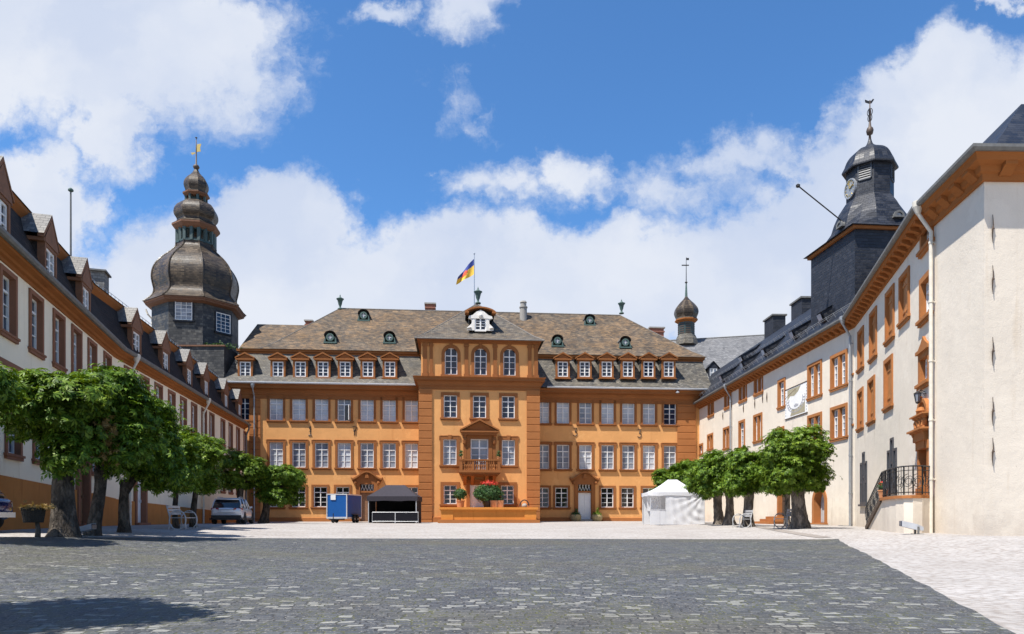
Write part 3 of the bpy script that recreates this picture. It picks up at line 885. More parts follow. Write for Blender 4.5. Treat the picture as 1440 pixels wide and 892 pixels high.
mb.poly([m0[0], m0[1], R1_, R0]); mb.poly([m0[1], m0[2], R1_]); mb.poly([m0[2], m0[3], R0, R1_]); mb.poly([m0[3], m0[0], R0])
roof = PW.add('main_roof', mb, 'slate_brown')
mb = MB()
mb.tube([R0, R1_], .07, 6); mb.tube([lo[0], m0[0], R0], .05, 6); mb.tube([lo[1], m0[1], R1_], .05, 6)
PW.add('ridge_cap', mb, 'lead_cap')
# lower roof joining on the left, in front of the octagonal tower
ra = PW.uz(362, 456, 5.5); rb = PW.uz(450, 456.5, 5.5); zra = ra[1]
mb = MB()
el_, er_ = PW.u(336, 1.2), PW.u(450, 1.2)
mb.poly([(el_, 1.2, zb2), (er_, 1.2, zb2), (rb[0], 5.5, zra), (ra[0], 5.5, zra)])
mb.poly([(el_, 1.2, zb2), (ra[0], 5.5, zra), (el_, 9.8, zb2)]); mb.poly([(el_, 9.8, zb2), (ra[0], 5.5, zra), (rb[0], 5.5, zra), (er_, 9.8, zb2)])
PW.add('side_roof', mb, 'slate_brown')

# dormers of the mansard belt
def palace_dormer(px):
    yf = -.12
    u, zb = PW.uz(px, 530.0, yf); zt = PW.uz(px, 507.0, yf)[1]; zap = PW.uz(px, 496.2, yf)[1]
    h = zt - zb - .1; w = .95
    mb = MB(); s = .17
    mb.box(-w/2 - s, -w/2, 0, .24, -.12, h + .12); mb.box(w/2, w/2 + s, 0, .24, -.12, h + .12)
    mb.box(-w/2, w/2, .002, .24, h, h + .12); mb.box(-w/2, w/2, .002, .24, -.12, 0)
    mb.box(-w/2 - s - .1, w/2 + s + .1, -.1, .25, -.2, -.122)
    hp = zap - zb
    mb.box(-w/2 - s - .14, w/2 + s + .14, -.16, .3, h + .122, h + .25)
    mb.prism([(-w/2 - s - .05, h + .25), (w/2 + s + .05, h + .25), (0, hp - .08)], -.06, .3)
    for sg in (-1, 1):
        mb.prism([(sg * (w/2 + s + .2), h + .25), (sg * (w/2 + s + .2), h + .36), (0, hp + .04), (0, hp - .1)], -.17, .3)
    mb.mi = 1
    W2 = w/2 + s
    for sg in (-1, 1): mb.poly([(sg * (W2 - .02), .24, -.15), (sg * (W2 - .02), 2.6, -.15), (sg * (W2 - .02), 2.6, h + .3), (sg * (W2 - .02), .24, h + .3)])
    for sg in (-1, 1): mb.poly([(sg * (W2 + .18), .28, h + .34), (0, .28, hp + .03), (0, 2.6, hp + .03), (sg * (W2 + .18), 2.6, h + .34)])
    o = link('dormer', mb.mesh(['stone_brown', 'slate_mixed']), palace, PW.M(u, yf, zb))
    link('sash', sash_mesh(w, h, 2, (.27, .52, .76), 9, 'white_paint', frame=.09, bar=.05, thick=.1, y0=.05), o)
    link('pane', pane_mesh(w, h, 2, (.27, .52, .76), 'glass_dark', y=.12, seed=int(px)), o)
for px in (344.7, 390.8, 422.3, 454.2, 485.3, 517.2, 548.2, 791.5, 822.4, 853.3, 883, 912, 940.5): palace_dormer(px)
# round copper dormers on the upper roof
sl_u = (z_rdg - zb2) / (8 - 1.15)
def round_dormer(px, py):
    # find the roof surface under this pixel
    y = 1.2
    for _ in range(200):
        u, z = PW.uz(px, py, y)
        if z < zb2 + sl_u * (y - 1.15) - .1: break
        y += .05
    mb = MB(); r = .36
    n = 16
    for k in range(n):
        a0, a1 = 2*PI*k/n, 2*PI*(k+1)/n
        mb.prism([(r*.58*math.cos(a0), r*.58*math.sin(a0)), (r*math.cos(a0), r*math.sin(a0)), (r*math.cos(a1), r*math.sin(a1)), (r*.58*math.cos(a1), r*.58*math.sin(a1))], -.08, .25)
    mb.box(-.6, .6, -.12, .3, -.58, -.44)
    for sg in (-1, 1): mb.prism([(sg*.42, -.44), (sg*.58, -.44), (sg*.5, -.1), (sg*.40, .1)], -.02, .2)
    mb.mi = 1
    arc = [(.5*math.cos(PI*k/10), .12 + .42*math.sin(PI*k/10)) for k in range(11)]
    rings = [[(x, yy, z - .0 * yy) for x, z in [(.5, -.45)] + arc + [(-.5, -.45)]] for yy in (.05, 1.3)]
    mb.ring_loft(rings, False, False, False)
    arc2 = [(.56*math.cos(PI*k/10), .14 + .46*math.sin(PI*k/10)) for k in range(11)]
    mb.ring_loft([[(x, yy, z) for x, z in arc2] for yy in (-.14, 1.3)], False, False, False)
    o = link('round_dormer', mb.mesh(['copper_green', 'gutter_dark']), palace, PW.M(u, y - .68, z))
    g = MB(); g.prism([(r*.64*math.cos(2*PI*k/n), r*.64*math.sin(2*PI*k/n)) for k in range(n)], .0, .03); link('pane', g.mesh('glass_net'), o)
    f = MB(); f.box(-.02, .02, -.03, .0, -r*.6, r*.6); f.box(-r*.6, r*.6, -.028, -.002, -.02, .02); link('sash', f.mesh('white_paint'), o)
for p in ((512.5, 446.5), (466, 477), (548.5, 477.5), (782.5, 482), (827.5, 453), (877, 484)): round_dormer(*p)
# urn finials
def urn(W, px, pyb, pyt, y):
    u, z = W.uz(px, pyb, y); h = W.uz(px, pyt, y)[1] - z
    mb = MB(); k = h
    mb.lathe([(.16*k, 0), (.16*k, .06*k), (.07*k, .10*k), (.06*k, .2*k), (.11*k, .32*k), (.13*k, .42*k), (.17*k, .58*k), (.24*k, .66*k), (.24*k, .69*k), (.12*k, .72*k), (.09*k, .78*k), (.03*k, .82*k), (.045*k, .87*k), (.015*k, .92*k), (.003, 1.0*k)], 14)
    return link('urn', mb.mesh('copper_green', True), W.root, W.M(u, y, z))
urn(PW, 478.3, 435.5, 413.5, 8); urn(PW, 874, 441.5, 420, 8)
# chimneys
def chimney(W, px, pyb, pyt, wpx, y, m='brick_red', cap='stone_grey', dep=None, lower=2.2):
    d = W.p0.y  # only for scale
    ua, z = W.uz(px - wpx/2, pyb, y); ub, _ = W.uz(px + wpx/2, pyb, y); zt = W.uz(px, pyt, y)[1]
    w = ub - ua; dep = dep or w * .9
    mb = MB(); mb.box(-w/2, w/2, 0, dep, -lower, zt - z - .14)
    mb.box(-w/2 - .08, w/2 + .08, -.08, dep + .08, zt - z - .55, zt - z - .42)
    mb.mi = 1
    mb.box(-w/2 - .12, w/2 + .12, -.12, dep + .12, zt - z - .14, zt - z)
    return link('chimney', mb.mesh([m, cap]), W.root, W.M((ua + ub)/2, y, z))
chimney(PW, 605, 440, 426, 13, 8.2); chimney(PW, 434, 458, 450, 9, 7, lower=3); chimney(PW, 924, 478, 460, 19, 9, lower=4)
mb = MB(); u, z = PW.uz(736, 450, 7.0); k = PW.uz(736, 424, 7.0)[1] - z
mb.lathe([(.38, -1), (.36, k*.62), (.42, k*.64), (.42, k*.7), (.3, k*.72), (.3, k*.9), (.36, k*.92), (.3, k)], 12)
link('chimney', mb.mesh('stone_grey'), palace, PW.M(u, 7.0, z))

# ------------------------------------------------------------------ projecting central block
zA_c = PA.uz(675, 531.5)[1]; zA_top = PA.uz(675, 476.5, -.5)[1]
PA.panel('front_wall', 'stucco_orange', AL, AR, zG, zA_c - .1)
# upper storey, set back a little
SB = .12
PAu = Wall(PA.W(.12, SB), PA.W(AR - .12, SB), palace)
uo = lambda px: PAu.u(px)
for px in (634.3, 675.8, 716.5):
    window(PAu, uo(px), A4[0], 1.06, A4[1] - A4[0], s=.27, pane='glass_dark', rows=(.26, .5, .72), thick=2, arched=True, sill=.05)
PAu.panel('upper_wall', 'stucco_orange', 0, PAu.len, zA_c - .2, zA_top + .2)
mb = MB()
for u in (AL, AR):
    mb.poly([(u, 0, zG), (u, P_DEP + .3, zG), (u, P_DEP + .3, zA_c), (u, 0, zA_c)])
for u in (AL + .121, AR - .121):
    mb.poly([(u, SB, zA_c - .2), (u, P_DEP + 3, zA_c - .2), (u, P_DEP + 3, zA_top + .1), (u, SB, zA_top + .1)])
PA.add('side_wall', mb, 'stucco_orange')
# corner piers with horizontal joints
ql, qr = PA.u(607.5), PA.u(740.5)
zq = zA_c - 1.0
rustic(PA, AL - .06, ql, zG, zq, .62); rustic(PA, qr, AR + .06, zG, zq, .62)
for nm, u, sg in (('l', AL, -1), ('r', AR, 1)):
    mb = MB(); z = zG
    while z < zq - .1:
        zt = min(z + .575, zq); mb.box(u, u + sg * .08, .025, 1.1, z, zt); z += .62
    PA.add('quoin', mb, 'stone_rust')
plinth(PA, ql, qr, zG, PA.uz(675, 727.5)[1])
def wrap_cornice(W, u0, u1, ydepth, z, h, out, name, m='stone_brown', back=.01):
    k = out
    prof = [(-.06, z - h), (-.06, z - h * .72), (-.13, z - h * .70), (-.13, z - h * .60), (-k * .38, z - h * .42), (-k * .45, z - h * .40),
            (-k * .45, z - h * .30), (-k * .82, z - h * .28), (-k * .82, z - h * .12), (-k, z - h * .02), (-k, z)]
    mb = MB()
    rings = []
    for o, zz in prof:
        o = -o; rings.append([(u0 - o, ydepth, zz), (u0 - o, -o, zz), (u1 + o, -o, zz), (u1 + o, ydepth, zz)])
    mb.ring_loft(rings, False, False, False)
    o = k; mb.poly([(u0 - o, ydepth, z), (u0 - o, -o, z), (u1 + o, -o, z), (u1 + o, ydepth, z)])
    o = .06; mb.poly([(u0 - o, ydepth, z - h), (u0 - o, -o, z - h), (u1 + o, -o, z - h), (u1 + o, ydepth, z - h)])
    return W.add(name, mb, m)
wrap_cornice(PA, AL, AR, P_DEP, zA_c, 1.05, .54, 'cornice')
wrap_cornice(PA, AL + .12, AR - .12, P_DEP + 2, zA_top - .04, .24, .32, 'eave_cornice')
# pilasters of the upper storey
for a, b in ((594.6, 600.6), (604, 608.6), (653.2, 658.6), (693.5, 698.8), (742.3, 747.3), (751, 756.4)):
    u0, u1 = PAu.u(a), PAu.u(b); mb = MB()
    zb_, zt_ = zA_c + .03, zA_top - .29
    mb.box(u0, u1, -.12, .01, zb_, zt_)
    mb.box(u0 - .07, u1 + .07, -.18, .01, zb_, zb_ + .28); mb.box(u0 - .06, u1 + .06, -.17, .01, zt_ - .28, zt_ - .12)
    mb.box(u0 - .03, u1 + .03, -.14, .01, zt_ - .12, zt_)
    PAu.add('pilaster', mb, 'stone_brown')
# pyramid roof of the central block
ap_y = 8.2
uap, zap = PA.uz(670.5, 427.5, ap_y)
zt = zA_top + .0
e = .42
c_ = [(AL - e, -e, zt), (AR + e, -e, zt), (AR + e, 17, zt), (AL - e, 17, zt)]
top = (uap, ap_y, zap)
mm = [lerp(c, top, .14) for c in c_]; mm = [(a, b, c - .16) for a, b, c in mm]
mb = MB()
mb.poly([c_[0], c_[1], mm[1], mm[0]]); mb.poly([mm[0], mm[1], top])
bk = (uap, 17, zap)
mb.poly([c_[1], c_[2], (AR, 17, zt + .6), mm[1]]); mb.poly([mm[1], (AR, 17, zt + .6), bk, top])
mb.poly([c_[3], c_[0], mm[0], (AL, 17, zt + .6)]); mb.poly([(AL, 17, zt + .6), mm[0], top, bk])
PA.add('block_roof', mb, 'slate_block')
mb = MB(); mb.tube([c_[0], mm[0], top], .05, 6); mb.tube([c_[1], mm[1], top], .05, 6)
mb.tube([(AL - e, -e, zt - .02), (AR + e, -e, zt - .02)], .06, 6)
PA.add('hip_cap', mb, 'lead_cap')
u_, z_ = urn(PA, 672.2, 427.5, 402.5, ap_y).location.x, 0
# white scrolled dormer on the pyramid roof
def cartouche():
    y = .6
    sl2 = (zap - zt) / (ap_y + e)
    u, zb = PA.uz(675.6, 465.5, 1.0)
    # slide in until the sill lies on the roof
    y = 0.0
    while y < 5:
        u, zb = PA.uz(675.6, 465.5, y)
        if zb < zt + sl2 * (y + e) + .05: break
        y += .03
    y -= .1
    h = PA.uz(675.6, 447.0, y)[1] - zb; w = .98
    mb = MB()
    mb.box(-w/2 - .16, -w/2, -.05, .2, 0, h + .05); mb.box(w/2, w/2 + .16, -.05, .2, 0, h + .05)
    mb.box(-w/2, w/2, -.049, .2, -.08, .02)
    for sg in (-1, 1):
        pts = [(sg*(w/2+.14), 0), (sg*(w/2+.62), 0), (sg*(w/2+.66), .22), (sg*(w/2+.46), .42), (sg*(w/2+.28), .6), (sg*(w/2+.26), .9), (sg*(w/2+.5), h - .05), (sg*(w/2+.14), h - .05)]
        mb.prism(pts if sg > 0 else pts[::-1], -.04, .18)
        mb.lathe([(.0, -.03), (.2, -.03), (.2, .03), (0, .03)], 10, (sg*(w/2+.48), -.05, .2))
    pts = [(-w/2 - .56, h - .08), (w/2 + .56, h - .08), (w/2 + .5, h + .12), (w/2 + .2, h + .2), (.34, h + .5), (0, h + .66), (-.34, h + .5), (-w/2 - .2, h + .2), (-w/2 - .5, h + .12)]
    mb.prism(pts, -.08, .2)
    mb.lathe([(.0, 0), (.16, .05), (.2, .2), (.1, .38), (0, .4)], 8, (0, -.1, h + .0))
    mb.mi = 1
    ar = [(1.28 * math.cos(PI * k / 16), h + .40 + .42 * math.sin(PI * k / 16) ** 1.5) for k in range(17)]
    for a, b in zip(ar[:-1], ar[1:]): mb.prism([a, b, (b[0] * 1.03, b[1] + .12), (a[0] * 1.03, a[1] + .12)], -.16, .6)
    mb.box(-1.34, -1.0, -.2, .6, h + .36, h + .52); mb.box(1.0, 1.34, -.2, .6, h + .36, h + .52)
    mb.mi = 2
    for sg in (-1, 1): mb.poly([(sg * .98, .15, -.1), (sg * .98, 3.4, -.1), (sg * .98, 3.4, h + .3), (sg * .98, .15, h + .3)])
    mb.ring_loft([[(x, yy, z + .16) for x, z in ar] for yy in (.6, 3.6)], False, False, False)
    o = link('dormer', mb.mesh(['stone_white', 'stone_brown', 'slate_mixed']), palace, PA.M(u, y, zb))
    o['label'] = 'white scrolled dormer above the central block'
    link('sash', sash_mesh(w, h, 2, (.3, .55, .78), 9, 'white_paint', frame=.1, bar=.05, thick=.12, y0=.0), o)
    link('pane', pane_mesh(w, h, 2, (.3, .55, .78), 'glass_dark', y=.08), o)
cartouche()
# balcony and its door
def balcony():
    uc, zf = PA.uz(674.5, 663, -.4)
    zdb = zf + .08; zdt = A2[1] + .05; w = 1.5; h = zdt - zdb
    PA.holes.append((uc - w/2, uc + w/2, zdb, zdt))
    mb = MB()
    mb.box(-w/2 - .34, -w/2, -.12, .22, 0, h + .3); mb.box(w/2, w/2 + .34, -.12, .22, 0, h + .3); mb.box(-w/2, w/2, -.119, .22, h, h + .3)
    for sg in (-1, 1):
        mb.box(sg*(w/2+.36), sg*(w/2+.62), -.09, .01, 0, h + .3)
        mb.lathe([(.05, 0), (.16, .15), (.2, .45), (.12, .7), (.18, .85)], 10, (sg*(w/2+.5), -.12, h - .55))
        mb.lathe([(.17, 0), (.17, .1), (.09, .2), (.08, .8), (.12, .9)], 8, (sg*(w/2+.5), -.1, 0))
    mb.box(-w/2 - .7, w/2 + .7, -.38, .01, h + .3, h + .52)
    mb.box(-w/2 - .85, w/2 + .85, -.5, .01, h + .52, h + .64)
    ph = PA.uz(674.5, 593.5, -.4)[1] - zdb
    mb.prism([(-w/2 - .7, h + .64), (w/2 + .7, h + .64), (0, ph + .1)], -.16, .01)
    for sg in (-1, 1): mb.prism([(sg*(w/2+.92), h + .64), (sg*(w/2+.92), h + .76), (0, ph + .26), (0, ph + .12)], -.5, .01)
    o = link('balcony_doorway', mb.mesh('stone_brown'), palace, PA.M(uc, 0, zdb))
    link('sash', sash_mesh(w, h, 2, (.27, .5, .73), 2, 'white_paint', frame=.09, bar=.04, thick=.12), o)
    link('pane', pane_mesh(w, h, 2, (.27, .5, .73), 'glass_net'), o)
    # slab and balustrade
    ua, ub = PA.u(645.6, -1.4), PA.u(704.2, -1.4)
    hw = (ub - ua) / 2; ucb = (ua + ub) / 2; out = 1.45
    mb = MB()
    mb.box(-hw, hw, -out, .01, -.16, 0); mb.box(-hw + .1, hw - .1, -out + .1, .01, -.30, -.161)
    mb.box(-hw + .25, hw - .25, -out + .35, .01, -.42, -.301)
    for x in (-hw + .5, -.6, .6, hw - .5):
        mb.profile([(0, -1.15), (-.25, -1.0), (-.8, -.55), (-1.0, -.421), (0, -.421)], x - .14, x + .14)
    b = link('balcony', mb.mesh('stone_brown'), palace, PA.M(ucb, 0, zf))
    rb = MB(); RH = .92
    prof = [(.075, 0), (.075, .07), (.045, .1), (.075, .26), (.085, .36), (.045, .52), (.04, .6), (.07, .66), (.07, RH - .14)]
    n = 17
    for k in range(n):
        x = -hw + .32 + (2*hw - .64) * k / (n - 1); rb.lathe(prof, 8, (x, -out + .16, .06))
    for k in range(1, 6):
        for sg in (-1, 1): rb.lathe(prof, 8, (sg * (hw - .16), -out + .16 + k * .22, .06))
    for sg in (-1, 1): rb.box(sg * (hw - .28), sg * (hw - .03), -out + .04, -out + .29, 0, RH + .06)
    for x in (-hw * .33, hw * .33): rb.box(x - .1, x + .1, -out + .05, -out + .27, .001, RH)
    rb.box(-hw + .03, hw - .03, -out + .02, -out + .31, RH - .10, RH + .02)
    for sg in (-1, 1): rb.box(sg * (hw - .04), sg * (hw - .29), -out + .3, 0, RH - .1, RH + .019)
    rb.box(-hw + .05, hw - .05, -out + .06, -out + .26, .002, .06)
    link('balustrade', rb.mesh('stone_brown'), b)
    return ucb, zf, hw, out, RH
bal = balcony()
# entrance door behind the terrace
uc, zb = PA.uz(672, 712)[0], ground(*PA.W(4, 0)) + 1.12
zt_ = PA.uz(672, 682)[1]; w = 1.35
PA.holes.append((uc - w/2, uc + w/2, zb, zt_))
mb = MB(); h = zt_ - zb
mb.box(-w/2 - .3, -w/2, -.1, .25, 0, h + .26); mb.box(w/2, w/2 + .3, -.1, .25, 0, h + .26); mb.box(-w/2, w/2, -.099, .25, h, h + .26)
mb.box(-w/2 - .45, w/2 + .45, -.22, .01, h + .26, h + .42)
o = link('entrance', mb.mesh('stone_brown'), palace, PA.M(uc, 0, zb))
lf = MB()
for sg in (-1, 1):
    lf.box(sg * .006, sg * (w/2 - .01), .12, .18, .02, h - .01)
    for a, b in ((.1, .75), (.9, h - .15)): lf.box(sg * .1, sg * (w/2 - .1), .095, .12, a, b)
    lf.lathe([(.05, 0), (.05, .05)], 8, (sg * .12, .08, .82))
link('door_leaf', lf.mesh('door_white'), o)
# the holes of the central block were complete only now: rebuild its wall sheet
for o in [o for o in palace.children if o.name.startswith('front_wall')]:
    bpy.data.objects.remove(o)
PA.panel('front_wall', 'stucco_orange', AL, AR, zG, zA_c - .1)
# terrace
def terrace():
    yt = -4.0
    u0, z0 = PA.uz(617.5, 735, yt); u1 = PA.u(757, yt)
    g = min(ground(*PA.W(u0, yt)), ground(*PA.W(u1, yt)))
    zt = PA.uz(686, 713.5, yt)[1]
    mb = MB()
    mb.box(u0 + .2, u1 - .2, yt + .12, -.1, g - .6, zt - .18)
    mb.box(u0 + .02, u1 - .02, yt - .06, -.09, zt - .18, zt)
    mb.box(u0 + .1, u1 - .1, yt + .04, -.095, zt - .30, zt - .181)
    for a, b in ((u0 + .15, u0 + 1.1), (u1 - 1.1, u1 - .15)):
        mb.box(a, b, yt + .06, -.2, g - .5, zt - .301)
    mb.mi = 1
    mb.box(u0 - .1, u1 + .1, yt - .12, -.12, g - .6, g + .27)
    PA.add('terrace', mb, ['terrace_orange', 'stone_rust'])
    return yt, zt
TY, TZ = terrace()
# iron year anchors and cramps on the wing walls
def digits():
    spec = [('1', 435.6, 606.5), ('7', 498.8, 606.5), ('3', 809, 608), ('3', 899.3, 610)]
    S = {'1': [[(-.05, .25), (.06, .42), (.06, -.3)], [(-.12, -.36), (.18, -.36)]],
         '7': [[(-.18, .38), (.2, .38), (.0, 0), (-.04, -.38)], [(-.12, .02), (.14, .02)]],
         '3': [[(-.16, .38), (.16, .38), (-.02, .08), (.14, .0), (.17, -.16), (.08, -.32), (-.08, -.36), (-.18, -.26)]]}
    for d, px, py in spec:
        u, z = PW.uz(px, py); mb = MB()
        for st in S[d]: mb.tube([(x, -.03, z_) for x, z_ in st], .035, 5)
        mb.box(-.03, .03, -.02, .02, -.03, .03)
        link('iron_numeral', mb.mesh('iron_black'), palace, PW.M(u, 0, z))
digits()
downpipe(PW, 357.5, z_eave - .1, zG + .5, y=-.25, m='pipe_grey', overhang=.75)
mb = MB(); u, z = PW.uz(952.5, 552.5, -.7); mb.lathe([(.02, .3), (.05, .12), (.16, .08), (.18, 0), (.1, -.05)], 10, (u, -.75, z)); PW.add('lamp', mb, 'grey_paint')

# ------------------------------------------------------------------ flag on the central block
d = PA.p0.y + ap_y - 1
fx, fy = PA.W(PA.u(667, ap_y + .6), ap_y + .6)
fz = Z(430, fy); ft = Z(357, fy)
fl = thing('flagpole', (fx, fy, fz - 1), 'slender pole with a rippling blue and yellow flag above the central roof', 'flagpole')
mb = MB(); mb.tube([(0, 0, 0), (0, 0, ft - fz + 1)], .055, 8, .035); mb.lathe([(.0, -.1), (.08, -.04), (.09, .03), (.03, .1)], 8, (0, 0, ft - fz + 1)); link('pole', mb.mesh('zinc'), fl)
def flag():
    # hoist along the pole, cloth falls away to the lower left
    z1 = Z(364, fy) - fz + 1; z0 = Z(386, fy) - fz + 1
    nu, nv = 14, 10; mb = MB(); W_ = 1.75; Hh = z1 - z0
    P = {}
    for i in range(nu + 1):
        for j in range(nv + 1):
            s_, t = i / nu, j / nv
            x = -s_ * W_ * (1 - .12 * t); z = z0 + t * Hh * (1 - .35 * s_) - 1.05 * s_ - .35 * s_ * s_ * (t - .2)
            y = .16 * math.sin(s_ * 9 + t * 2.2) * (.2 + s_)
            P[i, j] = mb.vert((x - .04, y, z))
    for i in range(nu):
        for j in range(nv):
            mb.mi = 1 if j < nv * .6 else 0
            if (i - 7.2) ** 2 / 6.5 + (j - 4.6) ** 2 / 6.5 < 1: mb.mi = 2
            mb.face([P[i, j], P[i+1, j], P[i+1, j+1], P[i, j+1]])
    link('flag', mb.mesh(['flag_blue', 'flag_yellow', 'flag_red'], True), fl)
flag()
# ------------------------------------------------------------------ LEFT WING
LE = 8.06                                  # gutter height above the eye
def gut(px, py, rel):
    d = rel / ((HOR - py) / FOC); return (X(px, d), d)
lg0, lg1, lg2 = gut(0, 320, LE), gut(177, 490, LE), (-22.7, 61.8)
def off(a, b, o):   # shift a plan line into the building
    t = (Vector(b) - Vector(a)).normalized(); n = Vector((-t.y, t.x)); return Vector(a) + n * o, Vector(b) + n * o
LO = .5
a0, a1 = off(lg0, lg1, LO); b0, b1 = off(lg1, lg2, LO)
# meeting point of the two wall lines
def meet(a0, a1, b0, b1):
    d1, d2 = a1 - a0, b1 - b0; k = ((b0.x - a0.x) * d2.y - (b0.y - a0.y) * d2.x) / (d1.x * d2.y - d1.y * d2.x); return a0 + d1 * k
lc = meet(a0, a1, b0, b1)
near = a0 + (a0 - a1).normalized() * 1.0   # wing cut short out of view to let sun reach the nearest tree
lwing = thing('palace_wing', (near.x, near.y, ground(near.x, near.y)), 'long cream wing with orange base and steep dark dormered roof on the left', 'building')
LA = Wall(near, lc, lwing); LB = Wall(lc, b1, lwing)
LZ = EYE + LE
lzg = EYE - 1.6
# windows seg A: (px centre), two rows
LWW = 1.02
def lwin(W, px, zb, zt, w=LWW, pane='glass_dark'):
    window(W, W.u(px), zb, w, zt - zb, s=.14, frame='sandstone_left', pane=pane, rows=(.3, .52, .76), thick=2, depth=.24, sill=.05)
up0, up1 = EYE + 5.62, EYE + 7.35
for px in (10.5, 50, 82, 107, 129, 150.5): lwin(LA, px, up0 - .05, up1)
for px in (18, 55, 88, 112, 133): lwin(LA, px, EYE + 1.95, EYE + 3.9)
for px in (181, 203, 222.5, 241, 257.5, 272.5, 286.5, 297.5, 313, 324, 334.3, 344.5): lwin(LB, px, up0 - .05, up1)
for px in (222.5, 241, 257.5, 272.5, 286.5, 313, 324, 334.3): lwin(LB, px, EYE + 2.0, EYE + 4.0)
def lplinth(W, ufr, uto, zfr, zto, name='plinth'):
    mb = MB(); p = -.08
    mb.prism([(ufr, lzg), (uto, lzg), (uto, zto), (ufr, zfr)], p, .01); return W.add(name, mb, 'plinth_orange')
zA0, zA1 = EYE + 1.28, EYE + .98
uA1 = LA.len
def ldoor(W, px, w=1.15, h=2.75, m='door_white'):
    u = W.u(px); zb = ground(*W.W(u, 0)) + .12
    W.holes.append((u - w/2, u + w/2, zb, zb + h)); mb = MB()
    for sg in (-1, 1): mb.box(sg * w/2, sg * (w/2 + .24), -.13, .26, -.2, h + .24)
    mb.box(-w/2, w/2, -.129, .26, h, h + .24); mb.box(-w/2 - .24, w/2 + .24, -.3, .26, -.3, 0)
    o = link('doorway', mb.mesh('sandstone_left'), lwing, W.M(u, 0, zb))
    lf = MB(); lf.box(-w/2 + .01, w/2 - .01, .14, .2, .01, h - .01)
    for a, b in ((.12, 1.0), (1.15, h - .15)): lf.box(-w/2 + .12, w/2 - .12, .115, .14, a, b)
    lf.box(.4, .45, .06, .14, 1.05, 1.2); link('door_leaf', lf.mesh(m), o)
    return u
d1 = ldoor(LB, 196, 1.2, 2.7); d2 = ldoor(LA, 115, 1.25, 2.9, 'wood_brown')
wl = .42
lplinth(LA, 0, d2 - .9, EYE + 1.3, EYE + 1.08); lplinth(LA, d2 + .9, uA1, EYE + 1.04, EYE + .9)
lplinth(LB, .0, d1 - .86, EYE + .88, EYE + .82); lplinth(LB, d1 + .86, LB.len - .2, EYE + .78, EYE + .30)
for W in (LA, LB): W.panel('wall', 'wall_cream_left', 0, W.len, lzg, LZ - .05)
mb = MB()
mb.profile([(-.07, EYE + 4.55), (-.07, EYE + 4.72), (.01, EYE + 4.76), (.01, EYE + 4.55)], 0, LA.u(57)); LA.add('string_course', mb, 'sandstone_left')
# eaves: timber cornice and gutter round both wall lines
def bent(name, pts2, prof, m, root, closed=True):
    """sweep a (outward, z) profile along a plan polyline (mitred); outward is to the right-hand court side"""
    mb = MB(); rings = []
    P = [Vector(p) for p in pts2]
    for i, p in enumerate(P):
        ns = []
        if i > 0: t = (p - P[i-1]).normalized(); ns.append(Vector((t.y, -t.x)))
        if i < len(P) - 1: t = (P[i+1] - p).normalized(); ns.append(Vector((t.y, -t.x)))
        n = sum(ns, Vector((0, 0))).normalized(); k = 1 / max(.3, n.dot(ns[0]))
        rings.append([(p.x + n.x * o * k - root.location.x, p.y + n.y * o * k - root.location.y, z - root.location.z) for o, z in prof])
    mb.ring_loft(rings, closed)
    return link(name, mb.mesh(m), root)
LP = [near, lc, b1]
bent('eave_cornice', LP, [(-.02, LZ - .46), (.05, LZ - .46), (.05, LZ - .34), (.14, LZ - .31), (.18, LZ - .24), (.36, LZ - .19), (.38, LZ - .10), (-.02, LZ - .10)], 'timber_orange', lwing)
bent('gutter', LP, [(.36, LZ - .08), (.40, LZ - .12), (.50, LZ - .12), (.55, LZ - .05), (.55, LZ + .04), (.53, LZ + .04), (.50, LZ - .06), (.40, LZ - .06), (.36, LZ - .02)], 'gutter_dark', lwing)
# roof
BRK = EYE + 10.9; BO = 1.12; RD = 6.5
lroofR = []
prof_pts = [(.45, LZ + .0), (.02, LZ + .16), (-BO, BRK)]
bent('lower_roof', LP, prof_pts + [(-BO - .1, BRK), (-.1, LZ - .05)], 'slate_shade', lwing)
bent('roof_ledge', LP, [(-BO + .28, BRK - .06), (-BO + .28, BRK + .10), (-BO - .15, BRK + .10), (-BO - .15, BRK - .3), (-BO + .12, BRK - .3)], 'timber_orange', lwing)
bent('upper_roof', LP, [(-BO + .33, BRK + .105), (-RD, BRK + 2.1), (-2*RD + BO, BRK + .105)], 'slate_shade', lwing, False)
# far side and ends so that no daylight leaks in
bent('rear_wall', LP, [(-2*RD, lzg), (-2*RD, LZ), (-2*RD + BO, BRK), (-BO, BRK)], 'wall_cream_left', lwing, False)
mb = MB(); g_ = .0
mb.poly([(0.02, 0, lzg), (0.02, 2*RD, lzg), (0.02, 2*RD, LZ), (0.02, 2*RD - BO, BRK), (0.02, RD, BRK + 2.1), (0.02, BO, BRK), (.02, 0, LZ)])
LA.add('end_wall', mb, 'wall_cream_left')
mb = MB(); mb.poly([(LB.len, 0.3, LZ), (LB.len, 2*RD, LZ), (LB.len, 2*RD - BO, BRK), (LB.len, RD, BRK + 2.1), (LB.len, BO, BRK)])
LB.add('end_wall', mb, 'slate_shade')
# roof railing
for W, ua, ub in ((LA, .3, LA.len), (LB, 0, LB.len - 2)):
    mb = MB(); y = BO + .15
    for zz in (.35, .6): mb.tube([(ua, y, BRK + zz), (ub, y, BRK + zz)], .016, 4)
    k = ua
    while k < ub: mb.tube([(k, y, BRK + .1), (k, y, BRK + .62)], .014, 4); k += .5
    W.add('snow_rail', mb, 'zinc')
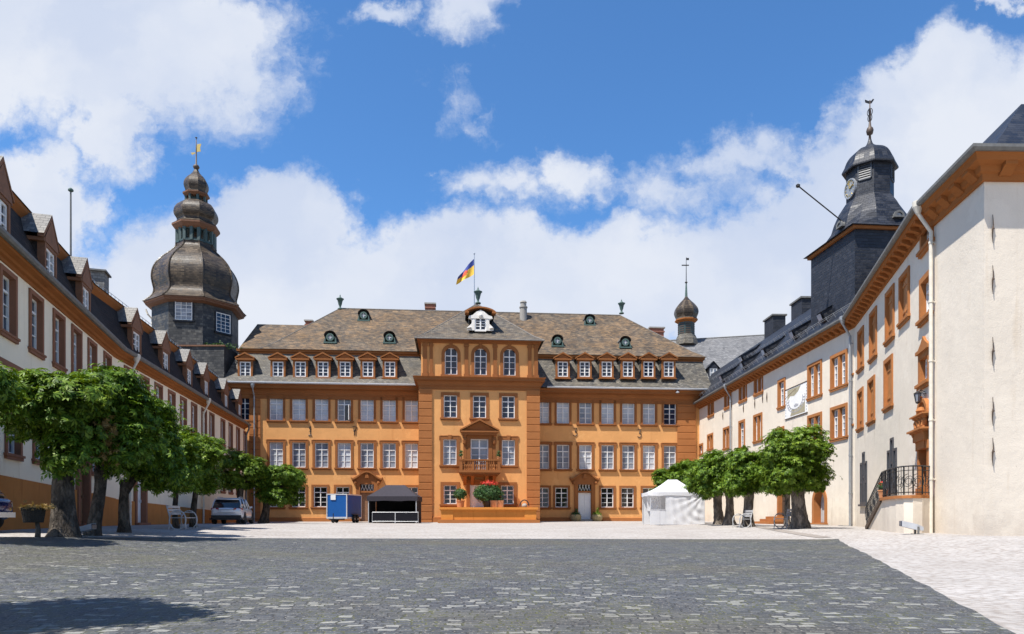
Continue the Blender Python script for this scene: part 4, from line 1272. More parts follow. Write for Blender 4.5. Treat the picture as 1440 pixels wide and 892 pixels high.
# dormers
def left_dormer(W, px, zb=8.28, zt=9.62):
    y = .16; u = W.u(px, y); w, h = .98, zt - zb; s = .15; z0 = EYE + zb
    mb = MB()
    mb.box(-w/2 - s, -w/2, -.02, .22, -.12, h + .12); mb.box(w/2, w/2 + s, -.02, .22, -.12, h + .12)
    mb.box(-w/2, w/2, -.019, .22, h, h + .12); mb.box(-w/2, w/2, -.018, .22, -.12, 0)
    W2 = w/2 + s
    mb.box(-W2 - .05, W2 + .05, -.05, .25, h + .12, h + .24)
    for sg in (-1, 1): mb.box(sg * W2, sg * (W2 + .14), -.03, 2.0, h + .10, h + .22)
    rh = .98
    mb.prism([(-W2 - .06, h + .24), (W2 + .06, h + .24), (0, h + .24 + rh - .12)], -.05, .2)
    for sg in (-1, 1): mb.prism([(sg * (W2 + .2), h + .22), (sg * (W2 + .2), h + .34), (0, h + .30 + rh), (0, h + .16 + rh)], -.06, .15)
    mb.mi = 1
    for sg in (-1, 1): mb.box(sg * (W2 - .03), sg * (W2 - .005), .2, 2.3, -.35, h + .14)
    mb.mi = 2
    for sg in (-1, 1): mb.poly([(sg * (W2 + .22), -.05, h + .335), (0, -.05, h + .325 + rh), (0, 2.9, h + .325 + rh), (sg * (W2 + .22), 2.3, h + .335)])
    o = link('dormer', mb.mesh(['dormer_brown', 'slate_shade', 'slate_grey']), W.root, W.M(u, y, z0))  # front and cheeks coloured dark as shaded, roof slate paler as sunlit
    link('sash', sash_mesh(w, h, 2, (.27, .52, .76), 9, 'white_paint', frame=.09, bar=.045, thick=.1, y0=.03), o)
    link('pane', pane_mesh(w, h, 2, (.27, .52, .76), 'glass_dark', y=.1, seed=int(px)), o)
for px in (2, 71, 121): left_dormer(LA, px)
for px in (192, 233, 266, 290, 318, 337): left_dormer(LB, px)
for px in (178.5, 283): downpipe(LB, px, LZ, lzg + .6, y=-.15, m='pipe_cream', overhang=.45, uoff=max(.12, LB.u(px)))
mb = MB(); u = LB.len - .5; mb.tube([(u, -.45, LZ - .1), (u, -.45, LZ - .4), (u + .1, -.2, LZ - 1), (u + .1, -.2, lzg)], .07, 8); LB.add('downpipe', mb, 'gutter_dark')
# chimney and roof mast
y = 3.2; ua, zz = LA.uz(150, 412, y); zt = LA.uz(150, 384, y)[1]
mb = MB(); mb.box(-.55, .55, 0, .9, -2.5, zt - zz - .1); mb.mi = 1; mb.box(-.68, .68, -.12, 1.02, zt - zz - .1, zt - zz)
link('chimney', mb.mesh(['slate_grey', 'gutter_dark']), lwing, LA.M(LA.u(150, y), y, zz))
y = 3.0; um, zm = LA.uz(99.5, 352, y); zmt = LA.uz(99.5, 266, y)[1]
mx, my = LA.W(um, y)
mast = thing('roof_mast', (mx, my, zm - 1), 'plain thin roof mast with green cap on the left wing', 'mast')
mb = MB(); mb.tube([(0, 0, 0), (0, 0, zmt - zm + .95)], .05, 8, .04); link('pole', mb.mesh('gutter_dark'), mast)
mb = MB(); mb.lathe([(.06, 0), (.13, .05), (.13, .12), (.05, .2)], 10, (0, 0, zmt - zm + .85)); link('cap', mb.mesh('copper_green'), mast)

# ------------------------------------------------------------------ OCTAGONAL TOWER
OD = 66.0; k = OD / FOC * .915; kz = OD / FOC
octx = X(276, OD)
oct_t = thing('octagonal_tower', (octx, OD, ground(-24, 60)), 'octagonal slate tower with tiered onion domes and gilded vane', 'tower')
oz = lambda py: Z(py, OD) - oct_t.location.z
R8 = PI / 8 * 4 - 0.0
rot8 = math.radians(-58)
def o8(name, prof, m, n=8, smooth=False, caps=(True, True), parent=None):
    mb = MB(); mb.lathe(prof, n, (0, 0, 0), rot8, cap0=caps[0], cap1=caps[1]); return link(name, mb.mesh(m, smooth), parent or oct_t)
o8('body', [(61.5 * k, -1), (61.5 * k, oz(438))], 'slate_tower')
o8('eave_cornice', [(62 * k, oz(441)), (70 * k, oz(439)), (70.5 * k, oz(437)), (72 * k, oz(436.5)), (72 * k, oz(434.8)), (60 * k, oz(434))], 'eave_brown')
dome = [(73, 434.5), (66, 429), (60, 422.5), (58.2, 416), (60, 408), (61.5, 399), (60.3, 389), (56, 379.5), (48.5, 370.5), (40, 363), (32.5, 356.5), (28.5, 351), (28.3, 346.5)]
def smooth_prof(p, n=3):
    out = []
    for i in range(len(p) - 1):
        p0, p1, p2, p3 = p[max(i-1, 0)], p[i], p[i+1], p[min(i+2, len(p)-1)]
        for j in range(n):
            t = j / n
            out.append(tuple(.5 * (2*b + (c - a) * t + (2*a - 5*b + 4*c - d) * t*t + (-a + 3*b - 3*c + d) * t**3) for a, b, c, d in zip(p0, p1, p2, p3)))
    return out + [p[-1]]
dm = o8('dome', [(r * k, oz(py)) for r, py in smooth_prof(dome)], 'slate_lead')
rib = MB()
for j in range(8):
    a = rot8 + j * PI / 4
    rib.tube([((r * k + .02) * math.cos(a), (r * k + .02) * math.sin(a), oz(py)) for r, py in smooth_prof(dome)], .07, 5)
link('hip_rib', rib.mesh('slate_lead'), dm)
# open lantern
o8('lantern_floor', [(29 * k, oz(347)), (29 * k, oz(345.5)), (27 * k, oz(345))], 'copper_dark')
ln = MB()
for j in range(8):
    for t in (0, .5):
        a = rot8 + (j + t) * PI / 4; rr = 26.5 * k * (1 if t == 0 else .95)
        ln.box(rr * math.cos(a) - .13, rr * math.cos(a) + .13, rr * math.sin(a) - .13, rr * math.sin(a) + .13, oz(346), oz(325))
ln.lathe([(27 * k, oz(330)), (27 * k, oz(326))], 8, (0, 0, 0), rot8); ln.lathe([(27 * k, oz(346)), (27 * k, oz(343))], 8, (0, 0, 0), rot8)
link('lantern', ln.mesh('copper_dark'), oct_t)
o8('lantern_core', [(9 * k, oz(346)), (9 * k, oz(325))], 'wood_dark')
o8('lantern_cornice', [(28 * k, oz(329)), (31 * k, oz(327)), (34.5 * k, oz(323)), (34.5 * k, oz(321)), (26 * k, oz(319.5))], 'eave_brown')
bulb = [(34.5, 320.5), (28.5, 317), (27.5, 313), (31, 308), (32, 303), (30.5, 297), (26, 291), (19, 287), (16, 286)]
o8('bulb', [(r * k, oz(py)) for r, py in smooth_prof(bulb)], 'slate_lead')
nk = MB()
for j in range(8):
    a = rot8 + j * PI / 4; rr = 14.5 * k
    nk.box(rr * math.cos(a) - .09, rr * math.cos(a) + .09, rr * math.sin(a) - .09, rr * math.sin(a) + .09, oz(286.5), oz(276))
nk.lathe([(8 * k, oz(287)), (8 * k, oz(276))], 8)
link('neck', nk.mesh('copper_dark'), oct_t)
o8('neck_cornice', [(15 * k, oz(279)), (19.5 * k, oz(276)), (19.5 * k, oz(274.5)), (14 * k, oz(273.5))], 'eave_brown')
onion = [(19.5, 274.2), (15.5, 272), (16.5, 268), (18, 263), (17, 257), (13, 251), (8, 246.5), (4.5, 242), (2.2, 237), (1.6, 234)]
o8('onion', [(r * k, oz(py)) for r, py in smooth_prof(onion)], 'slate_lead')
mb = MB(); mb.lathe([(.02, oz(239)), (.22, oz(237.6)), (.30, oz(235.2)), (.2, oz(232.6)), (.07, oz(231.5)), (.05, oz(212)), (.03, oz(194))], 10); mb.lathe([(.0, oz(195)), (.12, oz(194)), (0, oz(192.6))], 8)
link('spike', mb.mesh('wood_dark', True), oct_t)
mb = MB(); mb.prism([(.06, oz(214)), (.42, oz(213)), (.36, oz(208)), (.46, oz(202.5)), (.1, oz(203)), (.06, oz(206))], -.02, .02); mb.prism([(-.1, oz(216)), (-.4, oz(218)), (-.5, oz(215)), (-.1, oz(214.5))], -.02, .02)
link('weather_vane', mb.mesh('gold'), oct_t)
def oct_window(face, pxw, pyt, pyb, shift=0):
    a = rot8 + (face + .5) * PI / 4
    rr = 61.5 * k * math.cos(PI / 8)
    w = 1.45; h = (pyb - pyt) * kz * .95
    M = TR(rr * math.cos(a), rr * math.sin(a), oz(pyb)) @ RZ(a + PI / 2) @ TR(shift, 0, 0)
    o = link('window', surround_mesh(w, h, .09, 'slate_dark', sill=.08, depth=.05, proud=.10), oct_t, M)
    link('sash', sash_mesh(w, h, 3, (.2, .4, .6, .8), 9, 'white_paint', frame=.08, bar=.035, y0=-.06), o)
    link('pane', pane_mesh(w, h, 3, (.2, .4, .6, .8), 'glass_dark' if face == 0 else 'glass_net', y=-.01), o)  # pale pane on the left face paints reflected sky
oct_window(-1, 258, 437.5, 465, -.15); oct_window(0, 320, 446.5, 474.5, .55)
iv = MB()
mb = MB(); mb.tube([(-70 * k, -.9, oz(439)), (-67 * k, -.9, oz(446)), (-62 * k, -.7, oz(452)), (-62 * k, -.7, oz(490))], .08, 6); link('downpipe', mb.mesh('pipe_cream'), oct_t)
# wall stub below the tower, towards the palace
sx0, sx1 = X(262, 64), X(322, 64)
mb = MB(); mb.box(sx0 - octx, sx1 - octx + .2, -3.6, 2, -1, Z(492, 64) - oct_t.location.z); link('lower_body', mb.mesh('slate_tower'), oct_t)
mb = MB(); mb.box(sx0 - octx - .1, sx1 - octx + .3, -3.7, -3.4, Z(492, 63.6) - oct_t.location.z, Z(490, 63.6) - oct_t.location.z); link('coping', mb.mesh('eave_brown'), oct_t)

# ------------------------------------------------------------------ RIGHT WING
RE = 10.63; WS = .915
r0 = Vector(gut(974, 568, RE)); r1 = Vector(gut(1185, 447, RE)); r2 = Vector(gut(1300, 267, RE)); r3 = Vector(gut(1383, 213, RE))
r0 = r1 + (r0 - r1) * 1.0
ro = .62
w0, w1 = off(r0, r1, ro); w1b, w2 = off(r1, r2, ro); w2b, w3 = off(r2, r3, .35); w3b, w4 = off(r3, r3 + Vector((9, .2)), .35)
wa = meet(w0, w1, w1b, w2)
def on_ray(a, b, px):
    d_ = b - a; k = (px - CX) / FOC; t = (k * a.y - a.x) / (d_.x - k * d_.y); return a + d_ * t
wb = on_ray(w1b, w2, 1312)
wc_ = Vector((X(1384, 20.95), 20.95)); w4 = wc_ + Vector((9, .2))
w0 = w0 + (w0 - w1).normalized() * 0.6
rwing = thing('castle_wing', (wa.x, wa.y, ground(wa.x - 1, wa.y)), 'tall white rendered wing with orange shutters, sundial and bracketed eaves on the right', 'building')
RA = Wall(w0, wa, rwing); RB = Wall(wa, wb, rwing); RC = Wall(wb, wc_, rwing); RD_ = Wall(wc_, w4, rwing)
RZT = EYE + RE; rzg = EYE - 1.8
def rwin(W, px, yt, yb, w, mull=True, pane='glass_net', s=.17, single=False):
    w *= WS
    u, zt = W.uz(px, yt); zb = W.uz(px, yb)[1]
    zt -= s; zb += s * .8
    rows = (.25, .5, .75)
    if mull:
        W.holes.append((u - w/2, u + w/2, zb, zt))
        o = link('window', surround_mesh(w, zt - zb, s, 'sandstone', sill=.04, mull=.2), W.root, W.M(u, 0, zb))
        hw = (w - .2) / 2
        sm_ = sash_mesh(hw, zt - zb, 2, (.26, .5, .75), 2, 'white_paint', frame=.06, bar=.035, thick=.06)
        pm = pane_mesh(hw, zt - zb, 2, rows, pane, seed=int(px))
        for sg in (-1, 1):
            link('sash', sm_, o, TR(sg * (hw/2 + .1), 0, 0)); link('pane', pm, o, TR(sg * (hw/2 + .1), 0, 0))
    else:
        window(W, u, zb, w, zt - zb, s=s, frame='sandstone', pane=pane, rows=rows, thick=2, sill=.04)
for px, yt, yb, w in ((1000, 563, 586, 1.5), (1023.8, 552, 574.5, 1.5), (1045, 539.5, 565, 1.5), (1067, 528, 555, 1.5), (1146, 509.6, 560, 1.7), (1180, 496, 546.5, 1.75),
                      (999, 610, 633, 1.5), (1022, 600.5, 632, 1.5), (1066, 582, 622, 1.5), (1146, 582, 620, 1.7), (1180, 570, 618.5, 1.75)):
    rwin(RA, px, yt, yb, w)
rwin(RA, 1099.5, 533, 574.5, 1.0, False); rwin(RA, 1043.5, 591, 632, 1.15, False); rwin(RA, 986, 624, 640, 1.1, False)
rwin(RA, 1097, 601, 640, 1.2, False)
def arch_door(W, px, yt, yb, w, leaf='glass_black', grille=False):
    u, zt = W.uz(px, yt); zb = ground(*W.W(u, 0)) + .12
    s = .26; h = zt - s - zb
    W.holes.append((u - w/2, u + w/2, zb, zb + h))
    o = link('arched_doorway', surround_mesh(w, h, s, 'sandstone', sill=.1, arched=True, depth=.5), W.root, W.M(u, 0, zb))
    mb = MB(); n = 12; r = w/2
    mb.prism([(-r, 0), (r, 0)] + [(r * math.cos(PI*k_/n), h - r + r * math.sin(PI*k_/n)) for k_ in range(n + 1)], .38, .44)
    for k_ in range(5): mb.box(-r + .05 + k_ * (w - .1)/5, -r + .02 + (k_ + 1) * (w - .1)/5, .35, .38, .05, h - r)
    link('door_leaf', mb.mesh(leaf), o)
    mb = MB(); mb.box(-w/2 - .5, w/2 + .5, -.55, .1, -.25, -.08); link('doorstep', mb.mesh('stone_grey'), o)
arch_door(RA, 1153, 684, 735, 1.35, 'grey_paint'); arch_door(RB, 1196.5, 667, 738, .95, 'wood_brown')
u = RA.u(1101); zb = ground(*RA.W(u, 0)) + .5
def sq_door(W, u, zb, w, h):
    W.holes.append((u - w/2, u + w/2, zb, zb + h)); mb = MB(); s = .24
    for sg in (-1, 1): mb.box(sg * w/2, sg * (w/2 + s), -.07, .3, -.1, h + s)
    mb.box(-w/2, w/2, -.069, .3, h, h + s)
    o = link('doorway', mb.mesh('sandstone'), W.root, W.M(u, 0, zb))
    lf = MB(); lf.box(-w/2, w/2, .2, .26, 0, h)
    for a, b in ((.1, .9), (1.05, h - .1)): lf.box(-w/2 + .1, w/2 - .1, .17, .2, a, b)
    link('door_leaf', lf.mesh('wood_dark'), o)
    st = MB()
    for k_ in range(3): st.box(-w/2 - .6 - .28 * k_, w/2 + .3, -.7 - .3 * k_, .05, -.6, -.001 - .17 * k_)
    link('steps', st.mesh('stone_rust'), o)
sq_door(RA, u, zb, 1.2, 2.4)
# shutters on the bent part
for px, yt, yb, w in ((1198, 483, 532, 1.1), (1211, 462, 521, 1.15), (1228.5, 435.5, 506, 1.2), (1252, 405.5, 480.5, 1.2), (1272.5, 382, 454, 1.2),
                      (1198, 564, 602, 1.1), (1210.5, 546.5, 605, 1.15), (1226, 530.5, 595.5, 1.2), (1250, 502, 576, 1.2)):
    u, zt = RB.uz(px, yt); zb = RB.uz(px, yb)[1]
    shutter_window(RB, u, zb + .14, w, zt - zb - .34, s=.18, ajar=random.uniform(0, .10))
for px, yt, yb in ((1303, 385, 452), (1304, 296, 352)):
    u, zt = RB.uz(px, yt); zb = RB.uz(px, yb)[1]
    window(RB, u, zb + .16, 1.1, zt - zb - .36, s=.2, frame='sandstone', pane='glass_net', rows=(.25, .5, .75), thick=2)
u, zt = RB.uz(1301, 497); zb = RB.uz(1301, 544)[1]
window(RB, u, zb + .16, 1.0, zt - zb - .3, s=.2, frame='sandstone', pane='glass_net', rows=(.25, .5, .75), thick=2, crown=True)
# stepped three light windows with dark frames
def triple(px, yt, yb, yside):
    u, zt = RB.uz(px, yt); zb = RB.uz(px, yb)[1]; zs = RB.uz(px, yside)[1]; w = 1.6; w3 = w / 3
    RB.holes.append((u - w/2, u + w/2, zb, zs)); RB.holes.append((u - w3/2, u + w3/2, zs - .01, zt))
    mb = MB(); f = .1
    for x0, x1, h in ((-w/2, -w3/2, zs - zb), (-w3/2, w3/2, zt - zb), (w3/2, w/2, zs - zb)):
        mb.box(x0, x0 + f, -.05, .25, 0, h); mb.box(x1 - f, x1, -.05, .25, 0, h); mb.box(x0 + f, x1 - f, -.049, .25, h - f, h); mb.box(x0 + f, x1 - f, -.048, .25, 0, f)
        mb.box(x0 + f, x1 - f, -.03, .2, h * .5, h * .5 + .1)
    mb.box(-w/2 - .1, w/2 + .1, -.12, .2, -.1, 0)
    o = link('window', mb.mesh('frame_dark'), rwing, RB.M(u, 0, zb)); o['label'] = 'dark framed three light window'
    g = MB(); g.box(-w/2, w/2, .18, .2, .0, zs - zb); g.box(-w3/2, w3/2, .17, .19, zs - zb, zt - zb); link('pane', g.mesh('glass_black'), o)
triple(1215, 636, 709, 650); triple(1255, 616, 690, 632)
for W in (RA, RB, RC, RD_): W.panel('wall', 'wall_cream' if W in (RA, RB) else 'wall_cream_rough', 0, W.len, rzg, RZT)
RP = [w0, wa, wb, wc_, w4]
# cornice with modillions
bent('eave_cornice', RP[:3], [(-.02, RZT - .54), (.07, RZT - .54), (.09, RZT - .40), (.15, RZT - .37), (.17, RZT - .27), (.46, RZT - .25), (.50, RZT - .08), (-.02, RZT - .08)], 'timber_orange', rwing)
bent('tower_cornice', RP[2:], [(-.02, RZT - .74), (.10, RZT - .74), (.12, RZT - .56), (.20, RZT - .51), (.24, RZT - .36), (.44, RZT - .30), (.48, RZT - .18), (.54, RZT - .08), (-.02, RZT - .08)], 'timber_orange', rwing)
for W, st, h0, h1, wd, ou in ((RA, .62, .49, .27, .20, .44), (RB, .62, .49, .27, .20, .44), (RC, .85, .62, .32, .36, .42), (RD_, .95, .62, .32, .36, .42)):
    q = .35; bme = None
    while q < W.len - .2:
        mb = MB(); mb.profile([(.01, RZT - h0), (-.14, RZT - h0), (-ou * .8, RZT - h1 - .12), (-ou, RZT - h1 - .08), (-ou, RZT - h1 + .015), (.01, RZT - h1 + .015)], 0, wd)
        bme = bme or mb.mesh('timber_orange'); link('bracket', bme, rwing, W.M(q, 0, 0)); q += st
bent('gutter', RP, [(.48, RZT - .07), (.52, RZT - .11), (.60, RZT - .11), (.66, RZT - .04), (.66, RZT + .05), (.63, RZT + .05), (.60, RZT - .05), (.52, RZT - .05), (.48, RZT)], 'gutter_dark', rwing)
# roofs
RH, RO = 3.9, 2.85
RRD = EYE + 14.4
_m = Vector(RB.W(RB.u(1228), 0)); _m2 = Vector(RB.W(RB.u(1252), 0))
bent('main_roof', [w0 + (w0 - wa).normalized() * 4, wa, _m], [(.60, RZT), (.25, RZT + .28), (-RO + .2, RRD), (-2*RO - .5, RZT + .3)], 'slate_dark', rwing, False)
def hip_end():
    o = [(.60, RZT), (.25, RZT + .28), (-RO + .2, RRD), (-2*RO - .5, RZT + .3)]; q = [(.60, RZT), (.25, RZT + .15), (-RO + .2, RZT + .4), (-2*RO - .5, RZT + .3)]
    n = Vector((RB.t.y, -RB.t.x)); L = rwing.location; mb = MB()
    R = lambda p, prof: [(p.x + n.x*a - L.x, p.y + n.y*a - L.y, z - L.z) for a, z in prof]
    mb.ring_loft([R(_m, o), R(_m2, q), R(wb + (wb - wa).normalized() * .4, q)], False, False, False)
    link('hip_roof', mb.mesh('slate_dark'), rwing)
hip_end()
rz_ = RZT
bent('bastion_roof', [wb + (wb - wc_).normalized() * .2, wc_, w4], [(.62, RZT), (-.35, RZT + .34), (-3.2, RZT + 1.0), (-3.3, RZT + .9), (-8, RZT + .9)], 'slate_dark', rwing, False)
# raised roof behind the bastion, entering on the right edge
d5 = 22.8
mb = MB()
q = lambda px, py, d: (X(px, d) - rwing.location.x, d - rwing.location.y, Z(py, d) - rwing.location.z)
zz = RZT + .2 - rwing.location.z
f0, f1, f2, f3 = (X(1404, 22.9), 22.9), (X(1404, 22.9) + 8, 23.1), (X(1404, 22.9) + 8, 31), (X(1404, 22.9) + .4, 31)
L = rwing.location
base = [(p[0] - L.x, p[1] - L.y, zz) for p in (f0, f1, f2, f3)]
mid_ = [(p[0] - L.x + a, p[1] - L.y + b, zz + 1.25) for (p, a, b) in ((f0, .0, .1), (f1, 0, .4), (f2, 0, -.4), (f3, .35, -.4))]
up_ = [(p[0] - L.x + a, p[1] - L.y + b, zz + 4.0) for (p, a, b) in ((f0, 2.6, 2.6), (f1, -1, 2.6), (f2, -1, -2.6), (f3, 2.6, -2.6))]
mb.ring_loft([base, mid_, up_], True)
link('raised_roof', mb.mesh('slate_dark'), rwing)
# rear closure of the wing
bent('rear_wall', [w0, wa, wb], [(-2*RO - .5, rzg), (-2*RO - .5, RZT + .3)], 'wall_cream', rwing, False)
# snow guards, skylights, chimneys
for W in (RA, RB):
    mb = MB(); u = .2
    for off_, zz_ in ((.15, .55), (-1.2, 2.4)):
        pass
    sl3 = (RRD - RZT - .28) / (RO - .2 + .25)
    LEN = W.len if W is RA else W.u(1218)
    for yy in (.0, 1.25):
        zb_ = RZT + .28 + sl3 * (yy + .25)
        mb.tube([(0, yy - .16, zb_ + .13), (LEN, yy - .16, zb_ + .13)], .016, 4); mb.tube([(0, yy - .14, zb_ + .24), (LEN, yy - .14, zb_ + .24)], .016, 4)
        u = .2
        while u < LEN: mb.tube([(u, yy, zb_), (u, yy - .17, zb_ + .27)], .018, 4); u += .9
    W.add('snow_rail', mb, 'zinc')
def skylight(px, y, w=.62):
    u = RA.u(px, y); z = RZT + .28 + sl3 * (y + .25)
    mb = MB()
    mb.ring_loft([[(-w/2, -.25, -.25), (w/2, -.25, -.25), (w/2, .9, 1.1), (-w/2, .9, 1.1)], [(-w/2, -.55, .3), (w/2, -.55, .3), (w/2, .9, 1.12), (-w/2, .9, 1.12)]])
    mb.poly([(-w/2 - .06, -.62, .28), (w/2 + .06, -.62, .28), (w/2 + .06, 1.1, 1.3), (-w/2 - .06, 1.1, 1.3)])
    o = link('roof_hatch', mb.mesh('slate_dark'), rwing, RA.M(u, y, z))
    g = MB(); g.poly([(-w/2 + .08, -.46, -.12), (w/2 - .08, -.46, -.12), (w/2 - .08, -.60, .2), (-w/2 + .08, -.60, .2)]); link('pane', g.mesh('glass_curtain_sky'), o)
for px in (1052, 1083, 1124, 1165, 1022): skylight(px, .35)
skylight(1050, 1.3, .8)
def rchim(px, yb, yt, wpx, y):
    ua, zb = RA.uz(px + wpx * .55, yb, y); ub = RA.uz(px - wpx * .45, yb, y)[0]; zt = RA.uz(px, yt, y)[1]
    mb = MB(); mb.box(-.9, .9, 0, 1.0, -2.5, zt - zb - .12); mb.mi = 1; mb.box(-1.0, 1.0, -.1, 1.1, zt - zb - .12, zt - zb)
    link('chimney', mb.mesh(['slate_dark', 'gutter_dark']), rwing, RA.M((ua + ub)/2, y, zb))
rchim(1080, 467, 447, 26, 2.9); rchim(1119, 437, 423, 22, 2.9)
# downpipes
downpipe(RA, 1189, RZT + .05, rzg + .7, y=-.16, m='pipe_grey', overhang=.55, uoff=RA.len - .22)
downpipe(RA, 1027, RZT + .05, rzg + .7, y=-.16, m='pipe_grey', overhang=.55)
downpipe(RC, 1314, RZT + .05, rzg + .7, y=-.14, m='pipe_cream', overhang=.55, uoff=.18)
# iron wall anchors
for py in (323, 394, 495, 579, 636):
    u, z = RD_.uz(1391, py) ; u = max(u, .22)
    mb = MB(); mb.tube([(0, -.05, .42), (.02, -.05, .1), (0, -.05, 0), (-.01, -.05, -.2), (.01, -.05, -.42)], [.009, .018, .028, .018, .009], 6); mb.tube([(-.01, -.05, -.02), (.05, -.05, .02)], .02, 6)
    link('wall_anchor', mb.mesh('iron_rust'), rwing, RD_.M(u, 0, z))
for px, py in ((1017, 585), (1046, 574), (1062, 568), (1073, 560), (1079, 559)):
    u, z = RA.uz(px, py); mb = MB(); mb.tube([(0, -.03, .35), (0, -.04, 0), (0, -.03, -.35)], [.015, .05, .015], 5)
    link('wall_anchor', mb.mesh('iron_rust'), rwing, RA.M(u, 0, z))
# sundial painted on a flat board
def sundial():
    u0, z1 = RA.uz(1104.5, 550); u1, _ = RA.uz(1136, 536); z0 = RA.uz(1104.5, 589.5)[1]
    z1b = RA.uz(1136, 536.5)[1]; z0b = RA.uz(1136, 580)[1]
    zt, zb = (z1 + z1b) / 2, (z0 + z0b) / 2
    w, h = u1 - u0, zt - zb
    mb = MB(); mb.box(0, w, -.03, .0, 0, h)
    o = link('sundial', mb.mesh('sundial_white'), rwing, RA.M(u0, 0, zb))
    o['label'] = 'painted sundial panel on the wall'
    mb = MB()
    mb.prism([(.12*w, .62*h), (.12*w, .97*h), (.72*w, .97*h), (.60*w, .80*h), (.42*w, .70*h), (.25*w, .74*h)], -.036, -.02)
    mb.prism([(.25*w, .04*h), (.9*w, .04*h), (.9*w, .40*h), (.72*w, .30*h), (.5*w, .24*h), (.34*w, .26*h)], -.036, -.02)
    link('painted_field', mb.mesh('sundial_beige'), o)
    mb = MB(); cx_, cz_ = .5*w, .55*h; n = 28
    for r in (.40*w, .30*w):
        for k_ in range(n):
            a0_, a1_ = PI * .92 + PI * 1.16 * k_/n, PI * .92 + PI * 1.16 * (k_+1)/n
            P_ = lambda rr, a: (cx_ + rr*math.cos(a), cz_ + rr*math.sin(a) * h/w)
            mb.prism([P_(r, a0_), P_(r + .022*w, a0_), P_(r + .022*w, a1_), P_(r, a1_)], -.042, -.02)
    for k_ in range(13):
        a = PI + PI * k_/12; mb.bar((cx_ + .31*w*math.cos(a), -.036, cz_ + .31*h*math.sin(a)), (cx_ + .39*w*math.cos(a), -.036, cz_ + .39*h*math.sin(a)), .03, .02)
    mb.prism([(.42*w, .36*h), (.5*w, .42*h), (.62*w, .38*h), (.6*w, .33*h), (.46*w, .31*h)], -.042, -.02)
    for x in (.03*w, .95*w):
        for k_ in range(9): mb.box(x, x + .025*w, -.038, -.02, (.08 + .1*k_)*h, (.13 + .1*k_)*h)
    link('dial_lines', mb.mesh('sundial_grey'), o)
    mb = MB(); mb.tube([(.5*w, -.03, .92*h), (.5*w, -.75, .55*h)], .015, 5); mb.box(0, w, -.05, .0, h, h + .05); mb.box(0, w, -.05, 0, -.05, 0)
    link('gnomon', mb.mesh('iron_rust'), o)
sundial()
# portal above the outside stair
TER = RB.uz(1290, 691, -1.6)[1]
def portal():
    u = RB.u(1301.5); w = 1.0; z0 = TER; h = 1.95
    RB.holes.append((u - w/2, u + w/2, z0, z0 + h))
    mb = MB(); s = .2
    for sg in (-1, 1):
        mb.box(sg * w/2, sg * (w/2 + s), -.10, .3, 0, h); mb.box(sg * (w/2 - .0), sg * (w/2 + s + .05), -.14, .01, .0, .3); mb.box(sg * w/2, sg * (w/2 + s + .05), -.14, .01, h - .3, h)
        mb.profile([(.01, h - .25), (-.15, h - .05), (-.30, h + .30), (.01, h + .30)], sg * (w/2 + .05), sg * (w/2 + s))
    mb.box(-w/2, w/2, -.17, .3, h - .28, h)
    mb.box(-w/2 - s, w/2 + s, -.24, .01, h, h + .30)
    for dy, za, zb_ in ((.32, .30, .40), (.40, .40, .52)): mb.box(-w/2 - s - dy + .2, w/2 + s + dy - .2, -dy, .01, h + za, h + zb_)
    hb = h + .52
    for x in (-.54, -.18, .18, .54):
        mb.lathe([(.13, 0), (.13, .08), (.06, .14), (.10, .35), (.12, .5), (.07, .68), (.12, .74), (.12, .80)], 8, (x, -.17, hb), sx=.8, sy=.8)
    for x in (-.45, 0, .45): mb.lathe([(.10, 0), (.13, .2), (.10, .42), (.06, .5), (.09, .6), (.06, .70)], 8, (x, -.14, hb))
    mb.box(-.68, .68, -.05, .01, hb, hb + .8)
    mb.box(-.76, .76, -.24, .01, hb + .80, hb + .90); mb.box(-.84, .84, -.32, .01, hb + .90, hb + 1.0)
    n = 12
    for k_ in range(n):
        a0_, a1_ = PI*k_/n, PI*(k_+1)/n
        mb.prism([(.5*math.cos(a0_), hb + 1.02 + .85*math.sin(a0_)), (.68*math.cos(a0_), hb + 1.02 + 1.08*math.sin(a0_)), (.68*math.cos(a1_), hb + 1.02 + 1.08*math.sin(a1_)), (.5*math.cos(a1_), hb + 1.02 + .85*math.sin(a1_))], -.14, .01)
    mb.prism([(.5*math.cos(PI*k_/n), hb + 1.02 + .85*math.sin(PI*k_/n)) for k_ in range(n + 1)], -.06, .01)
    mb.lathe([(.12, 0), (.18, .2), (.1, .45), (.0, .5)], 8, (0, -.14, hb + 1.05)); mb.lathe([(.06, 0), (.12, .12), (.0, .3)], 8, (0, -.2, hb + 2.08))
    mb.v = [(x_, y_, z_ if z_ < h + .3 else h + .3 + (z_ - h - .3) * .52) for x_, y_, z_ in mb.v]
    o = link('portal', mb.mesh('sandstone'), rwing, RB.M(u, 0, z0))
    lf = MB(); lf.box(-w/2, w/2, .2, .26, 0, h - .28)
    for sg in (-1, 1):
        for a, b in ((.1, .8), (.95, h - .45)): lf.box(sg * .06, sg * (w/2 - .08), .17, .2, a, b)
    link('door_leaf', lf.mesh('wood_dark'), o)
portal()
for o in [o for o in rwing.children if o.name == 'wall' or o.name.startswith('wall.')]:
    pass
def rebuild(W, m):
    for o in [o for o in rwing.children if (o.name == 'wall' or o.name.startswith('wall.')) and (o.matrix_basis.translation - W.M().translation).length < 1e-4]:
        bpy.data.objects.remove(o)
    W.panel('wall', m, 0, W.len, rzg, RZT)
rebuild(RB, 'wall_cream')

